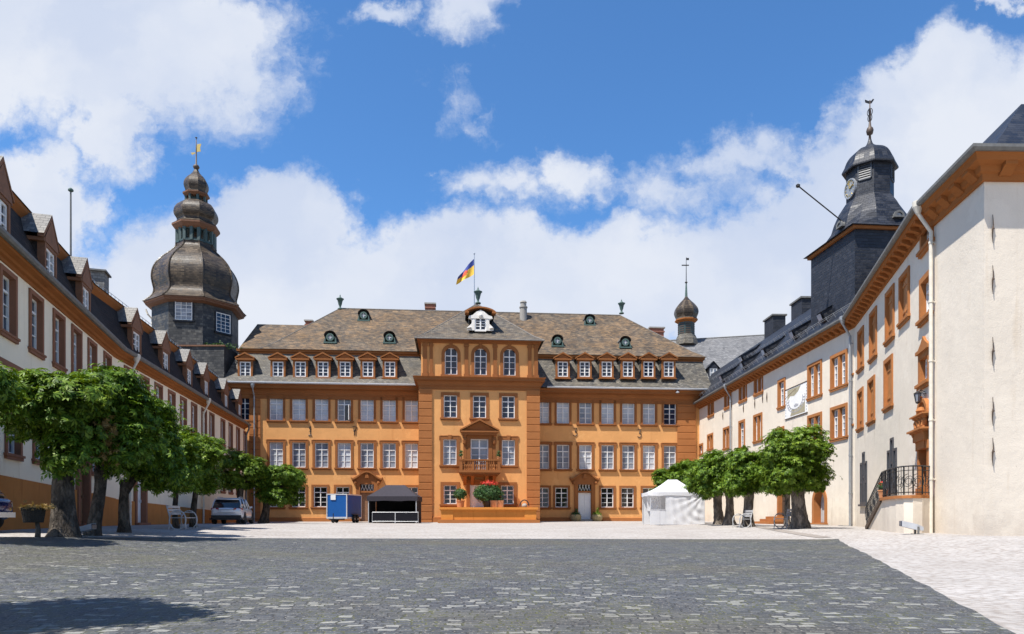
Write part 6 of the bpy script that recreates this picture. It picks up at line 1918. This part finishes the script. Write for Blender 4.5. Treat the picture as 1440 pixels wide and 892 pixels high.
# ------------------------------------------------------------------ SUV
def suv():
    d = 43.2; x = X(318, d)
    zr = ground(x, d) - .02
    root = thing('parked_car', (x, d, zr), 'silver estate car seen from behind, parked under the left trees', 'car')
    root.rotation_euler = (0, 0, math.radians(90 + 11))
    # local: +x forward, +y left
    st = [(0, .78, .44, .62, .98), (.10, .88, .36, .58, 1.02), (.4, .93, .30, .55, 1.04), (1.0, .945, .28, .55, 1.03), (2.2, .945, .26, .55, 1.0), (3.1, .945, .27, .55, .99), (3.7, .93, .28, .55, .95), (4.25, .88, .30, .52, .86), (4.52, .74, .34, .50, .76), (4.6, .55, .42, .5, .68)]
    mb = MB(); rings = []
    for X_, w, zb, zm, zt in st:
        half = [(0, zb), (w*.86, zb), (w*.97, zb + .10), (w, zm), (w*.985, (zm + zt)/2 + .05), (w*.95, zt - .03), (w*.86, zt), (0, zt + .025)]
        rings.append([(X_, y, z) for y, z in half] + [(X_, -y, z) for y, z in half[-2:0:-1]])
    mb.ring_loft(rings); link('body', mb.mesh('car_silver', True), root)
    gh = [(.02, .80, .98, .76, 1.02), (.20, .82, 1.0, .74, 1.30), (.48, .83, 1.0, .70, 1.54), (1.1, .84, 1.0, .68, 1.62), (2.1, .84, .98, .67, 1.61), (2.75, .83, .97, .67, 1.50), (3.45, .80, .95, .76, 1.01)]
    mb = MB(); rings = []
    for X_, wb, zb, wt, zt in gh:
        rings.append([(X_, -wb, zb), (X_, -wt, zt - .03), (X_, -wt + .08, zt), (X_, wt - .08, zt), (X_, wt, zt - .03), (X_, wb, zb)])
    mb.ring_loft(rings); link('window', mb.mesh('car_glass', True), root)
    mb = MB(); rings = []
    for X_, wt, zt in ((.36, .72, 1.50), (.50, .715, 1.575), (1.1, .69, 1.645), (2.1, .68, 1.635), (2.72, .675, 1.53)):
        rings.append([(X_, -wt - .01, zt - .07), (X_, -wt + .06, zt), (X_, wt - .06, zt), (X_, wt + .01, zt - .07)])
    mb.ring_loft(rings, False, False, False)
    mb.box(.22, .5, -.66, .66, 1.50, 1.56)
    for sg in (-1, 1):
        for pts in ([(.12, sg*.83, 1.0), (.34, sg*.775, 1.32), (.55, sg*.71, 1.56)], [(1.3, sg*.85, 1.0), (1.34, sg*.69, 1.60)], [(2.35, sg*.85, .98), (2.32, sg*.685, 1.58)], [(3.4, sg*.82, .97), (2.75, sg*.685, 1.50)]):
            mb.tube(pts, .045, 5)
        mb.tube([(.6, sg*.62, 1.66), (1.2, sg*.62, 1.70), (2.2, sg*.62, 1.69)], .02, 5)
    link('roof', mb.mesh('car_silver', True), root)
    mb = MB(); mb.box(-.04, .3, -.86, .86, .36, .56); mb.box(-.01, .1, -.80, .80, .30, .37)
    for sg in (-1, 1): mb.box(.0, 4.3, sg * .90, sg * .955, .27, .38)
    link('bumper', mb.mesh('plastic_black'), root)
    for sg in (-1, 1):
        mb = MB(); mb.ring_loft([[(-.015, sg*.42, .87), (-.015, sg*.42, .99), (.02, sg*.82, 1.0), (.22, sg*.925, .99), (.22, sg*.935, .90), (.02, sg*.84, .87)], [(.1, sg*.42, .87), (.1, sg*.42, .99), (.1, sg*.80, 1.0), (.26, sg*.90, .99), (.26, sg*.9, .90), (.1, sg*.8, .87)]])
        link('tail_light', mb.mesh('tail_red'), root)
        mb = MB(); mb.ring_loft([[(2.62, sg*.92, 1.0), (2.62, sg*1.10, 1.02), (2.62, sg*1.10, 1.15), (2.62, sg*.95, 1.14)], [(2.8, sg*.92, 1.0), (2.78, sg*1.06, 1.03), (2.78, sg*1.06, 1.12), (2.8, sg*.95, 1.12)]]); link('mirror', mb.mesh('car_silver'), root)
    mb = MB(); mb.box(-.035, .05, -.27, .27, .74, .86); link('number_plate', mb.mesh('plate_white'), root)
    mb = MB(); mb.box(-.03, .02, -.55, .55, .90, .925); mb.box(-.02, .1, -.5, .5, .70, .73); link('trim', mb.mesh('rim_metal'), root)
    wm = MB(); wm.lathe([(.20, -.11), (.33, -.11), (.355, -.08), (.36, .08), (.33, .11), (.20, .11)], 24)
    tm = wm.mesh('rubber', True)
    rm = MB(); rm.lathe([(.22, -.10), (.22, .085), (.20, .10), (.19, .06), (.05, .07), (.04, .10), (0, .10)], 20)
    for k_ in range(5):
        a = k_ * 2*PI/5; rm.bar((.03*math.cos(a), .03*math.sin(a), .085), (.21*math.cos(a), .21*math.sin(a), .085), .06, .03)
    rmm = rm.mesh('rim_metal')
    for X_ in (.92, 3.72):
        for sg in (-1, 1):
            o = link('wheel', tm, root, TR(X_, sg*.86, .36) @ Matrix.Rotation(-sg * PI/2, 4, 'X')); link('rim', rmm, o)
            ar = MB()
    ar = MB()
    for X_ in (.92, 3.72):
        for sg in (-1, 1): ar.ring_loft([[(X_ + .43*math.cos(PI*k_/12), sg*y, .36 + .43*math.sin(PI*k_/12)) for k_ in range(13)] + [(X_ - .43, sg*y, .3), (X_ + .43, sg*y, .3)] for y in (.80, .95)])
    link('wheel_arch', ar.mesh('plastic_black'), root)
suv()
def blue_car():
    d = 19.0; xr = X(-6, d)
    root = thing('parked_car', (xr - 1.0, d, ground(xr - 1, d)), 'dark blue car with only its tail corner showing at the left edge', 'car')
    mb = MB()
    st = [(-3.2, .62, .35, .6, .85), (-1.6, .85, .28, .55, .92), (0, .86, .28, .55, .95), (.72, .84, .32, .56, .95), (.95, .74, .42, .58, .86), (1.0, .6, .48, .58, .78)]
    rings = []
    for X_, w, zb, zm, zt in st:
        half = [(0, zb), (w*.9, zb), (w, zm), (w*.95, zt - .04), (w*.82, zt), (0, zt + .02)]
        rings.append([(X_, y, z) for y, z in half] + [(X_, -y, z) for y, z in half[-2:0:-1]])
    mb.ring_loft(rings); link('body', mb.mesh('car_blue', True), root)
    mb = MB(); mb.ring_loft([[(-1.9, -.72, .9), (-1.9, .72, .9)][0:2] + [(-1.9, .7, .93), (-1.9, -.7, .93)], [(-1.2, -.72, .93), (-1.2, .72, .93), (-1.1, .6, 1.38), (-1.1, -.6, 1.38)], [(.1, -.72, .95), (.1, .72, .95), (.05, .6, 1.42), (.05, -.6, 1.42)], [(.78, -.70, .95), (.78, .70, .95), (.62, .60, 1.20), (.62, -.6, 1.20)]])
    link('window', mb.mesh('car_glass', True), root)
    mb = MB(); mb.box(.88, 1.04, -.7, .7, .38, .52); link('bumper', mb.mesh('aluminium'), root)
    for X_ in (-2.3, .3):
        for sg in (-1, 1):
            wm = MB(); wm.lathe([(.1, -.1), (.3, -.1), (.32, 0), (.3, .1), (.1, .1)], 20); o = link('wheel', wm.mesh('rubber'), root, TR(X_, sg*.78, .32) @ Matrix.Rotation(PI/2, 4, 'X'))
blue_car()

# ------------------------------------------------------------------ TRAILER
def trailer():
    d = 55.5; k = d / FOC
    x0, x1, x2 = X(459, d), X(488, d), X(513, d + 3.0)
    zg = ground((x0 + x1)/2, d)
    root = thing('box_trailer', (x0, d, zg), 'blue box trailer with white edging parked beside the black tent', 'trailer')
    w = x1 - x0; ztop = Z(694.5, d) - zg; zb = Z(728, d) - zg - .05; Lg = 3.1
    sh = (x2 - x1) / 3.0 * Lg - 0.0
    root.rotation_euler = (0, 0, 0)
    ang = math.atan2(-.10, 1.0)
    P = lambda a, b, z: (a * 1.0 + b * math.sin(.16), b * math.cos(.16), z)
    def rbox(mb, a0, a1, b0, b1, z0, z1):
        mb.ring_loft([[P(a0, b0, z0), P(a1, b0, z0), P(a1, b1, z0), P(a0, b1, z0)], [P(a0, b0, z1), P(a1, b0, z1), P(a1, b1, z1), P(a0, b1, z1)]])
    mb = MB(); rbox(mb, .03, w - .03, .03, Lg - .03, zb, ztop - .03); link('body', mb.mesh('trailer_blue'), root)
    mb = MB(); e = .07
    for a in (0, w - e):
        for b in (0, Lg - e): rbox(mb, a, a + e, b, b + e, zb - .02, ztop)
    for b in (0, Lg - e):
        rbox(mb, e, w - e, b + .002, b + e - .002, ztop - e - .02, ztop - .002); rbox(mb, e, w - e, b + .002, b + e - .002, zb - .04, zb + .10)
    for a in (0, w - e):
        rbox(mb, a + .002, a + e - .002, e, Lg - e, ztop - e - .02, ztop - .002); rbox(mb, a + .002, a + e - .002, e, Lg - e, zb - .04, zb + .08)
    link('frame', mb.mesh('aluminium'), root)
    mb = MB(); rbox(mb, .34, .72, -.02, .028, ztop - .48, ztop - .10); link('sign', mb.mesh('plate_white'), root)
    wm = MB(); wm.lathe([(.08, -.09), (.27, -.09), (.31, -.05), (.31, .05), (.27, .09), (.08, .09)], 18); tm = wm.mesh('rubber', True)
    hub = MB(); hub.lathe([(.16, -.07), (.16, .07), (.05, .1), (0, .1)], 12); hm = hub.mesh('rim_metal')
    for a in (-.02, w + .03):
        for b in (1.35, 2.02):
            q = P(a, b, .31); o = link('wheel', tm, root, TR(*q) @ RZ(-.16) @ Matrix.Rotation(PI/2 if a > 0 else -PI/2, 4, 'Y')); link('rim', hm, o)
    mb = MB()
    for a in (-.02, w + .03): rbox(mb, a - .12, a + .12, .95, 2.42, .64, .68)
    link('mudguard', mb.mesh('plastic_black'), root)
    mb = MB(); mb.bar(P(.2, .0, zb - .08), P(w/2, -1.2, zb - .1), .07, .1); mb.bar(P(w - .2, 0, zb - .08), P(w/2, -1.2, zb - .1), .07, .1)
    mb.tube([P(w/2 + .12, -.95, .12), P(w/2 + .12, -.95, .75)], .035, 6); mb.lathe([(.0, -.04), (.11, -.04), (.11, .04), (0, .04)], 12, P(w/2 + .12, -.95, .11))
    link('drawbar', mb.mesh('plastic_black'), root)
trailer()

# ------------------------------------------------------------------ TENTS
def tent_roof(mb, x0, x1, y0, y1, ze, zp, val, ridge=.0, sag=.5, n=10):
    cx, cy = (x0 + x1)/2, (y0 + y1)/2
    rings = []
    for i in range(n + 1):
        t = i / n; z = ze + (zp - ze) * (t ** (1 + sag)) ; s = 1 - t
        hx, hy = (x1 - x0)/2 * s + ridge * t, (y1 - y0)/2 * s
        ring = []
        m_ = 6
        cs = [(-hx, -hy), (hx, -hy), (hx, hy), (-hx, hy)]
        for k_ in range(4):
            a, b = cs[k_], cs[(k_+1) % 4]
            for j in range(m_): u = j/m_; ring.append((cx + a[0] + (b[0]-a[0])*u, cy + a[1] + (b[1]-a[1])*u, z - .06 * math.sin(PI*u) * s * (1 - s) * 2))
        rings.append(ring)
    mb.ring_loft(rings, True, False, True)
    pts = rings[0]
    mb.ring_loft([[(p[0], p[1], p[2]) for p in pts], [(p[0], p[1], p[2] - val - .03 * math.sin(i * 2.1)) for i, p in enumerate(pts)]], True, False, False)
def black_tent():
    d = 55.0; x0, x1 = X(517, d), X(586, d); zg = ground((x0+x1)/2, d)
    root = thing('canopy_tent', (x0, d, zg), 'open fronted black canopy tent beside the central block', 'tent')
    w = x1 - x0; ze = Z(698, d) - zg; zp = Z(685, d + 1.5) - zg; dp = 3.0
    mb = MB(); tent_roof(mb, -.05, w + .05, 0, dp, ze, zp + .15, .36, ridge=.75, sag=.1); link('roof', mb.mesh('canvas_black', False), root)
    mb = MB()
    for x in (.05, w - .05):
        for y in (.08, dp - .08): mb.box(x - .03, x + .03, y - .03, y + .03, 0, ze)
    link('leg', mb.mesh('grey_paint'), root)
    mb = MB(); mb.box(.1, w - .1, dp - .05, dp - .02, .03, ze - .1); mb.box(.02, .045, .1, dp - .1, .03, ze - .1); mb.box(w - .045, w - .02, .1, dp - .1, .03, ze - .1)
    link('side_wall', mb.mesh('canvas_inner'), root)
    mb = MB(); mb.box(.8, 2.4, 1.6, 2.2, .72, .78); 
    for x in (.85, 2.35):
        for y in (1.65, 2.15): mb.box(x - .02, x + .02, y - .02, y + .02, 0, .72)
    tb = thing('folding_table', (x0 + .4, d, zg), 'dark folding table standing inside the black tent', 'table'); link('table_top', mb.mesh('plastic_black'), tb)
black_tent()
bars = []
def barrier(px0, px1, label):
    d = 54.2; x0, x1 = X(px0, d), X(px1, d); zg = ground(x0, d)
    root = thing('barrier_panel', (x0, d, zg), label, 'barrier', 'mesh barriers in front of the black tent')
    w = x1 - x0; h = Z(720.5, d) - zg
    mb = MB(); r = .014
    mb.tube([(0, 0, 0), (0, 0, h)], r, 6); mb.tube([(w, 0, 0), (w, 0, h)], r, 6); mb.tube([(0, 0, h), (w, 0, h)], r, 6); mb.tube([(0, 0, .15), (w, 0, .15)], r, 6)
    mb.tube([(.0, -.25, .03), (0, .25, .03)], r, 6); mb.tube([(w, -.25, .03), (w, .25, .03)], r, 6)
    link('frame', mb.mesh('aluminium'), root)
    mb = MB(); mb.box(.03, w - .03, .0, .012, .16, h - .03); link('mesh_screen', mb.mesh('barrier_mesh'), root)
barrier(523.5, 555.5, 'left panel of the low mesh barrier before the black tent'); barrier(556, 588, 'right panel of the low mesh barrier before the black tent')
def white_tent():
    d = 47.5; x0, x1 = X(914, d), X(992, d); zg = ground((x0+x1)/2, d)
    root = thing('canopy_tent', (x0, d, zg), 'white peaked canopy tent with creased side wall near the right trees', 'tent')
    w = x1 - x0; ze = Z(692.0, d) - zg; zp = Z(676, d + 1.5) - zg; dp = 3.0
    mb = MB(); tent_roof(mb, -.03, w + .03, 0, dp, ze, zp + .06, .24, ridge=.32, sag=.55, n=12); link('roof', mb.mesh('canvas_white', True), root)
    mb = MB()
    for x in (.05, w - .05):
        for y in (.08, dp - .08): mb.box(x - .025, x + .025, y - .025, y + .025, 0, ze)
    mb.box(w*.29 - .02, w*.29 + .02, .05, .09, 0, ze)
    link('leg', mb.mesh('aluminium'), root)
    def cloth(xa, xb, za, zb, y, amp, fold):
        nx, nz = 60, 40; mb = MB(); V = {}
        for i in range(nx + 1):
            for j in range(nz + 1):
                s_, t = i/nx, j/nz
                # catenary creases hanging from the upper right corner
                r = math.hypot((1 - s_) * 1.15, (1 - t) * .95); ang = math.atan2(1 - t, 1 - s_)
                cr = math.sin(r * 26 + 2.2 * math.sin(ang * 3) + s_ * 3) * (.35 + .65 * math.sin(PI * min(1, r))) * (1 - .5 * t)
                cr += .6 * math.sin(ang * 19 + r * 3) * math.exp(-r * 1.2) + .3 * math.sin(s_ * 31 + t * 5)
                e = min(1, 6 * min(s_, 1 - s_)) * min(1, 8 * t) * min(1, 5 * (1 - t) + .1)
                V[i, j] = mb.vert((xa + (xb - xa)*s_, y - amp * cr * e * fold, za + (zb - za)*t))
        for i in range(nx):
            for j in range(nz): mb.face([V[i, j], V[i+1, j], V[i+1, j+1], V[i, j+1]])
        return mb
    link('side_wall', cloth(w*.29, w - .06, .02, ze - .06, .05, .042, 1).mesh('canvas_white', True), root)
    mb = MB(); mb.box(w - .055, w - .035, .05, dp - .05, .02, ze - .1); mb.box(.06, w - .06, dp - .07, dp - .05, .02, ze - .1)
    link('rear_panel', mb.mesh('canvas_white'), root)
    link('hanging_panel', cloth(.10, w*.29, .95, ze - .1, 1.6, .05, 1).mesh('canvas_white', True), root)
    mb = MB(); mb.box(.06, w*.18, .03, .055, .02, 1.0); mb.box(w*.185, w*.285, .04, .062, .02, 1.0); mb.box(.04, w*.29, .02, .07, 1.0, 1.03)
    link('half_wall', mb.mesh('canvas_white'), root)
white_tent()

# ------------------------------------------------------------------ BENCHES with round white arms
def bench(px, d, label, rz, m='bench_white'):
    x = X(px, d); root = thing('garden_bench', (x, d, ground(x, d)), label, 'bench', 'white garden benches', rz)
    W = 1.25
    for sx in (-W/2, W/2):
        mb = MB()
        mb.tube([(sx + 0, .30*math.cos(a) , .36 + .36*math.sin(a)) for a in [2*PI*k_/20 for k_ in range(21)]], .022, 6)
        mb.tube([(sx, -.3, 0), (sx, -.27, .5), (sx, -.2, .64), (sx, .2, .66)], .02, 6); mb.tube([(sx, .32, 0), (sx, .28, .45), (sx, .40, .92)], .022, 6)
        link('arm', mb.mesh(m), root)
    mb = MB()
    for k_ in range(5): mb.box(-W/2, W/2, -.26 + k_*.115, -.17 + k_*.115, .43, .455)
    link('seat', mb.mesh(m), root)
    mb = MB()
    for k_ in range(3):
        z = .56 + k_*.125; y = .30 + .2*(z - .45)*.55
        mb.box(-W/2, W/2, y, y + .022, z, z + .095)
    link('backrest', mb.mesh(m), root)
bench(258, 27.3, 'white slatted bench with round arms beside the thin left trees', math.radians(96))
bench(1043, 37.2, 'white slatted bench with round arms under the right trees', math.radians(-92))
bench(1106, 33.2, 'grey bench leaning against the thick hollow trunk on the right', math.radians(-84), 'pipe_grey')

# ------------------------------------------------------------------ BASKET PLANTER ON A STUMP
def basket():
    d = 17.8; x = X(47, d); zg = ground(x, d)
    root = thing('basket_planter', (x, d, zg), 'dark wicker basket of dry plants raised on a slim post by the left trunk', 'planter')
    zb, zt = Z(735, d) - zg, Z(715, d) - zg
    mb = MB(); rr = .24
    mb.lathe([(.20, zb), (.215, zb + .03), (.255, zt - .02), (.27, zt), (.24, zt), (.22, zt - .06)], 20)
    for k_ in range(20):
        a = 2*PI*k_/20; mb.tube([(.205*math.cos(a), .205*math.sin(a), zb), (.262*math.cos(a), .262*math.sin(a), zt)], .010, 4)
    for t in (.12, .4, .7, .97):
        r = .205 + .06*t; mb.lathe([(r, 0), (r + .014, .012), (r, .024)], 20, (0, 0, zb + (zt - zb)*t), cap0=False, cap1=False)
    link('basket', mb.mesh('basket'), root)
    mb = MB(); mb.tube([(.10, 0, -.1), (.12, 0, .2), (.09, 0, zb + .02)], [.075, .055, .05], 8); link('post', mb.mesh('bark'), root)
    P = RNG.normal(size=(130, 3)) * np.array([.15, .15, .035]) + np.array([0, 0, zt + .03]); P2 = RNG.normal(size=(40, 3)) * np.array([.12, .04, .02]) + np.array([.3, 0, zt + .03])
    P = np.vstack([P, P2]); link('plants', leaves_mesh(P, RNG.normal(size=(len(P), 3)) + np.array([0, 0, .6]), .075, 'leaf_dry'), root)
basket()
# ------------------------------------------------------------------ FLOODLIGHTS on the ground
def floodlight(px, py, label, rz, s=1.0, d=None):
    if d is None: x, d = hit(px, py)
    else: x = X(px, d)
    root = thing('floodlight', (x, d, ground(x, d)), label, 'floodlight', 'ground floodlights', rz)
    root.scale = (s, s, s)
    mb = MB(); mb.ring_loft([[(-.34, -.12, .26), (-.34, .12, .26), (-.34, .12, .44), (-.34, -.12, .44)], [(.10, -.15, .14), (.10, .15, .14), (.10, .15, .33), (.10, -.15, .33)], [(.30, -.10, .12), (.30, .10, .12), (.30, .10, .24), (.30, -.10, .24)]])
    link('housing', mb.mesh('grey_paint'), root)
    mb = MB(); mb.box(.10, .16, -.16, -.14, 0, .25); mb.box(.10, .16, .14, .16, 0, .25); mb.box(.0, .3, -.16, .16, 0, .02); link('bracket', mb.mesh('gutter_dark'), root)
    mb = MB(); mb.box(-.36, -.341, -.11, .11, .27, .43); link('lens', mb.mesh('glass_dark'), root)
floodlight(1283, 751.5, 'grey floodlight on the pale gravel in front of the outside stair', math.radians(-12), 1.0)
floodlight(119, 750, 'pale grey floodlight leaning between the two nearest left trunks', math.radians(172), .8, d=19.2)

# ------------------------------------------------------------------ WALL LANTERN
def lantern():
    u, z = RB.uz(1302, 554); x, y = RB.W(u, -.02)
    root = thing('wall_lantern', (x, y, z), 'black carriage lantern on a bracket above the portal', 'lantern'); root.rotation_euler = (0, 0, RB.ang); root.scale = (.75, .75, .75)
    mb = MB(); mb.tube([(0, 0, .1), (0, -.22, .2), (0, -.32, .12)], .02, 6); mb.tube([(0, 0, -.1), (0, -.2, .17)], .012, 5); mb.lathe([(.09, 0), (.09, .02)], 10, (0, -.02, .0)); link('bracket', mb.mesh('iron_black'), root)
    mb = MB(); mb.lathe([(.03, .06), (.19, -.04), (.17, -.06), (.165, -.05)], 6, (0, -.32, .08))
    for k_ in range(6):
        a = k_*PI/3; mb.tube([(.16*math.cos(a), -.32 + .16*math.sin(a), .02), (.09*math.cos(a), -.32 + .09*math.sin(a), -.36)], .012, 4)
    mb.lathe([(.10, -.37), (.09, -.41), (.03, -.46)], 6, (0, -.32, 0)); link('cage', mb.mesh('iron_black'), root)
    mb = MB(); mb.lathe([(.145, .01), (.085, -.35)], 6, (0, -.32, 0)); link('glazing', mb.mesh('glass_net'), root)
lantern()

# ------------------------------------------------------------------ POTS AND SHRUBS
def bush_leaves(root, n, c, r, size, m='leaf_bush', name='foliage'):
    d = RNG.normal(size=(n, 3)); d /= np.linalg.norm(d, axis=1, keepdims=True)
    P = np.array(c) + d * np.array(r) * (RNG.uniform(.55, 1.06, n) ** .6)[:, None] + RNG.normal(size=(n, 3)) * (.03 + .05 * max(r))
    return link(name, leaves_mesh(P, d + np.array([0, 0, .4]) + RNG.normal(size=(n, 3)) * .35, size, m), root)
def pot(root, r0, r1, h, m='terracotta', z=0):
    mb = MB(); mb.lathe([(r0, 0), (r1*.96, h*.86), (r1*1.06, h*.87), (r1*1.06, h), (r1*.9, h), (r1*.86, h*.9)], 18, (0, 0, z)); link('pot', mb.mesh(m), root)
    mb = MB(); mb.lathe([(r1*.88, h*.9), (0, h*.93)], 16, (0, 0, z), cap0=False, cap1=False); link('soil', mb.mesh('soil'), root)
for px, lab, lf in ((809.5, 'squat plant tub left of the white wing door, in shade', 'leaf_bush'), (839.5, 'squat plant tub right of the white wing door, in sun', 'leaf_bright')):  # sun and shade put into the leaf colour of each tub
    u = PW.u(px, -.7); x, y = PW.W(u, -.7); r = thing('potted_plant', (x, y, ground(x, y)), lab, 'plant', 'plant tubs flanking the white door')
    mb = MB(); mb.lathe([(.36, 0), (.48, .2), (.52, .45), (.44, .62), (.36, .62)], 18); link('pot', mb.mesh('dry_plant'), r)
    bush_leaves(r, 240, (0, 0, .62), (.44, .44, .22), .13, lf); bush_leaves(r, 60, (.05, 0, 1.0), (.08, .08, .25), .1, lf, 'shoot')
tx = lambda px, y: PA.W(PA.u(px, y), y)
x, y = tx(647.5, TY + .9); r = thing('topiary_tub', (x, y, TZ), 'small clipped ball shrub in a wooden tub on the terrace', 'plant')
pot(r, .26, .33, .55, 'terracotta'); bush_leaves(r, 700, (0, 0, 1.1), (.50, .50, .42), .13)
mb = MB(); mb.tube([(0, 0, .4), (0, 0, 1.0)], .04, 6); link('stem', mb.mesh('bark'), r)
x, y = tx(686.5, TY + 1.1); r = thing('flowering_shrub', (x, y, TZ), 'large round shrub topped with red blossoms in a tub at the terrace centre', 'plant')
pot(r, .34, .46, .55, 'plastic_black')
d_ = PA.p0.y
bush_leaves(r, 2600, (0, 0, 1.18), (1.12, .9, .70), .16)
bush_leaves(r, 420, (.10, -.1, 1.95), (.70, .5, .16), .085, 'flower_red', 'blossom')
x, y = tx(699, TY + .85); r = thing('flower_tub', (x, y, TZ), 'square orange wooden tub beside the large flowering shrub', 'tub')
mb = MB(); mb.ring_loft([[(-.5, -.4, 0), (.5, -.4, 0), (.5, .4, 0), (-.5, .4, 0)], [(-.56, -.45, .55), (.56, -.45, .55), (.56, .45, .55), (-.56, .45, .55)]]); link('tub', mb.mesh('terracotta'), r)
mb = MB()
for x_ in (-.5, 0, .5): mb.box(x_ - .03, x_ + .03, -.47, -.43, .02, .58)
link('batten', mb.mesh('wood_brown'), r); bush_leaves(r, 200, (0, 0, .7), (.5, .4, .2), .13)
x, y = tx(737.5, TY + .9); r = thing('stone_ornament', (x, y, TZ), 'pale rounded stone under a dark hoop at the right end of the terrace', 'ornament')
mb = MB(); mb.lathe([(.18, 0), (.24, .10), (.20, .24), (.10, .32), (.0, .33)], 10); link('stone', mb.mesh('stone_grey', True), r)
mb = MB(); mb.tube([(.36*math.cos(PI*k_/14), -.05, .12 + .48*math.sin(PI*k_/14)) for k_ in range(15)], .045, 6); link('hoop', mb.mesh('plastic_black'), r)
# two small topiaries on the balcony
ucb, zf, hw, out, RHb = bal
for sg, lab in ((-1, 'small tiered topiary on the left balcony corner'), (1, 'small tiered topiary on the right balcony corner')):
    x, y = PA.W(ucb + sg * (hw - .16), -out + .17); r = thing('topiary', (x, y, zf + RHb + .06), lab, 'plant', 'balcony topiaries')
    pot(r, .10, .13, .16); bush_leaves(r, 160, (0, 0, .32), (.17, .17, .12), .07); bush_leaves(r, 110, (0, 0, .58), (.13, .13, .12), .065, name='upper_foliage')
# flower pot on the stair landing
x, y = (SD + (SC_ - SD) * .15) + (Vector(RB.W(RB.len/2, 0)) - SD) * .04
r = thing('flower_pot', (x, y, TER), 'terracotta pot of pink flowers behind the stair railing', 'plant'); pot(r, .13, .18, .3); bush_leaves(r, 90, (0, 0, .45), (.18, .18, .16), .08); bush_leaves(r, 40, (0, 0, .55), (.16, .16, .1), .05, 'flower_red', 'blossom')
# low pale kerb along the left wing
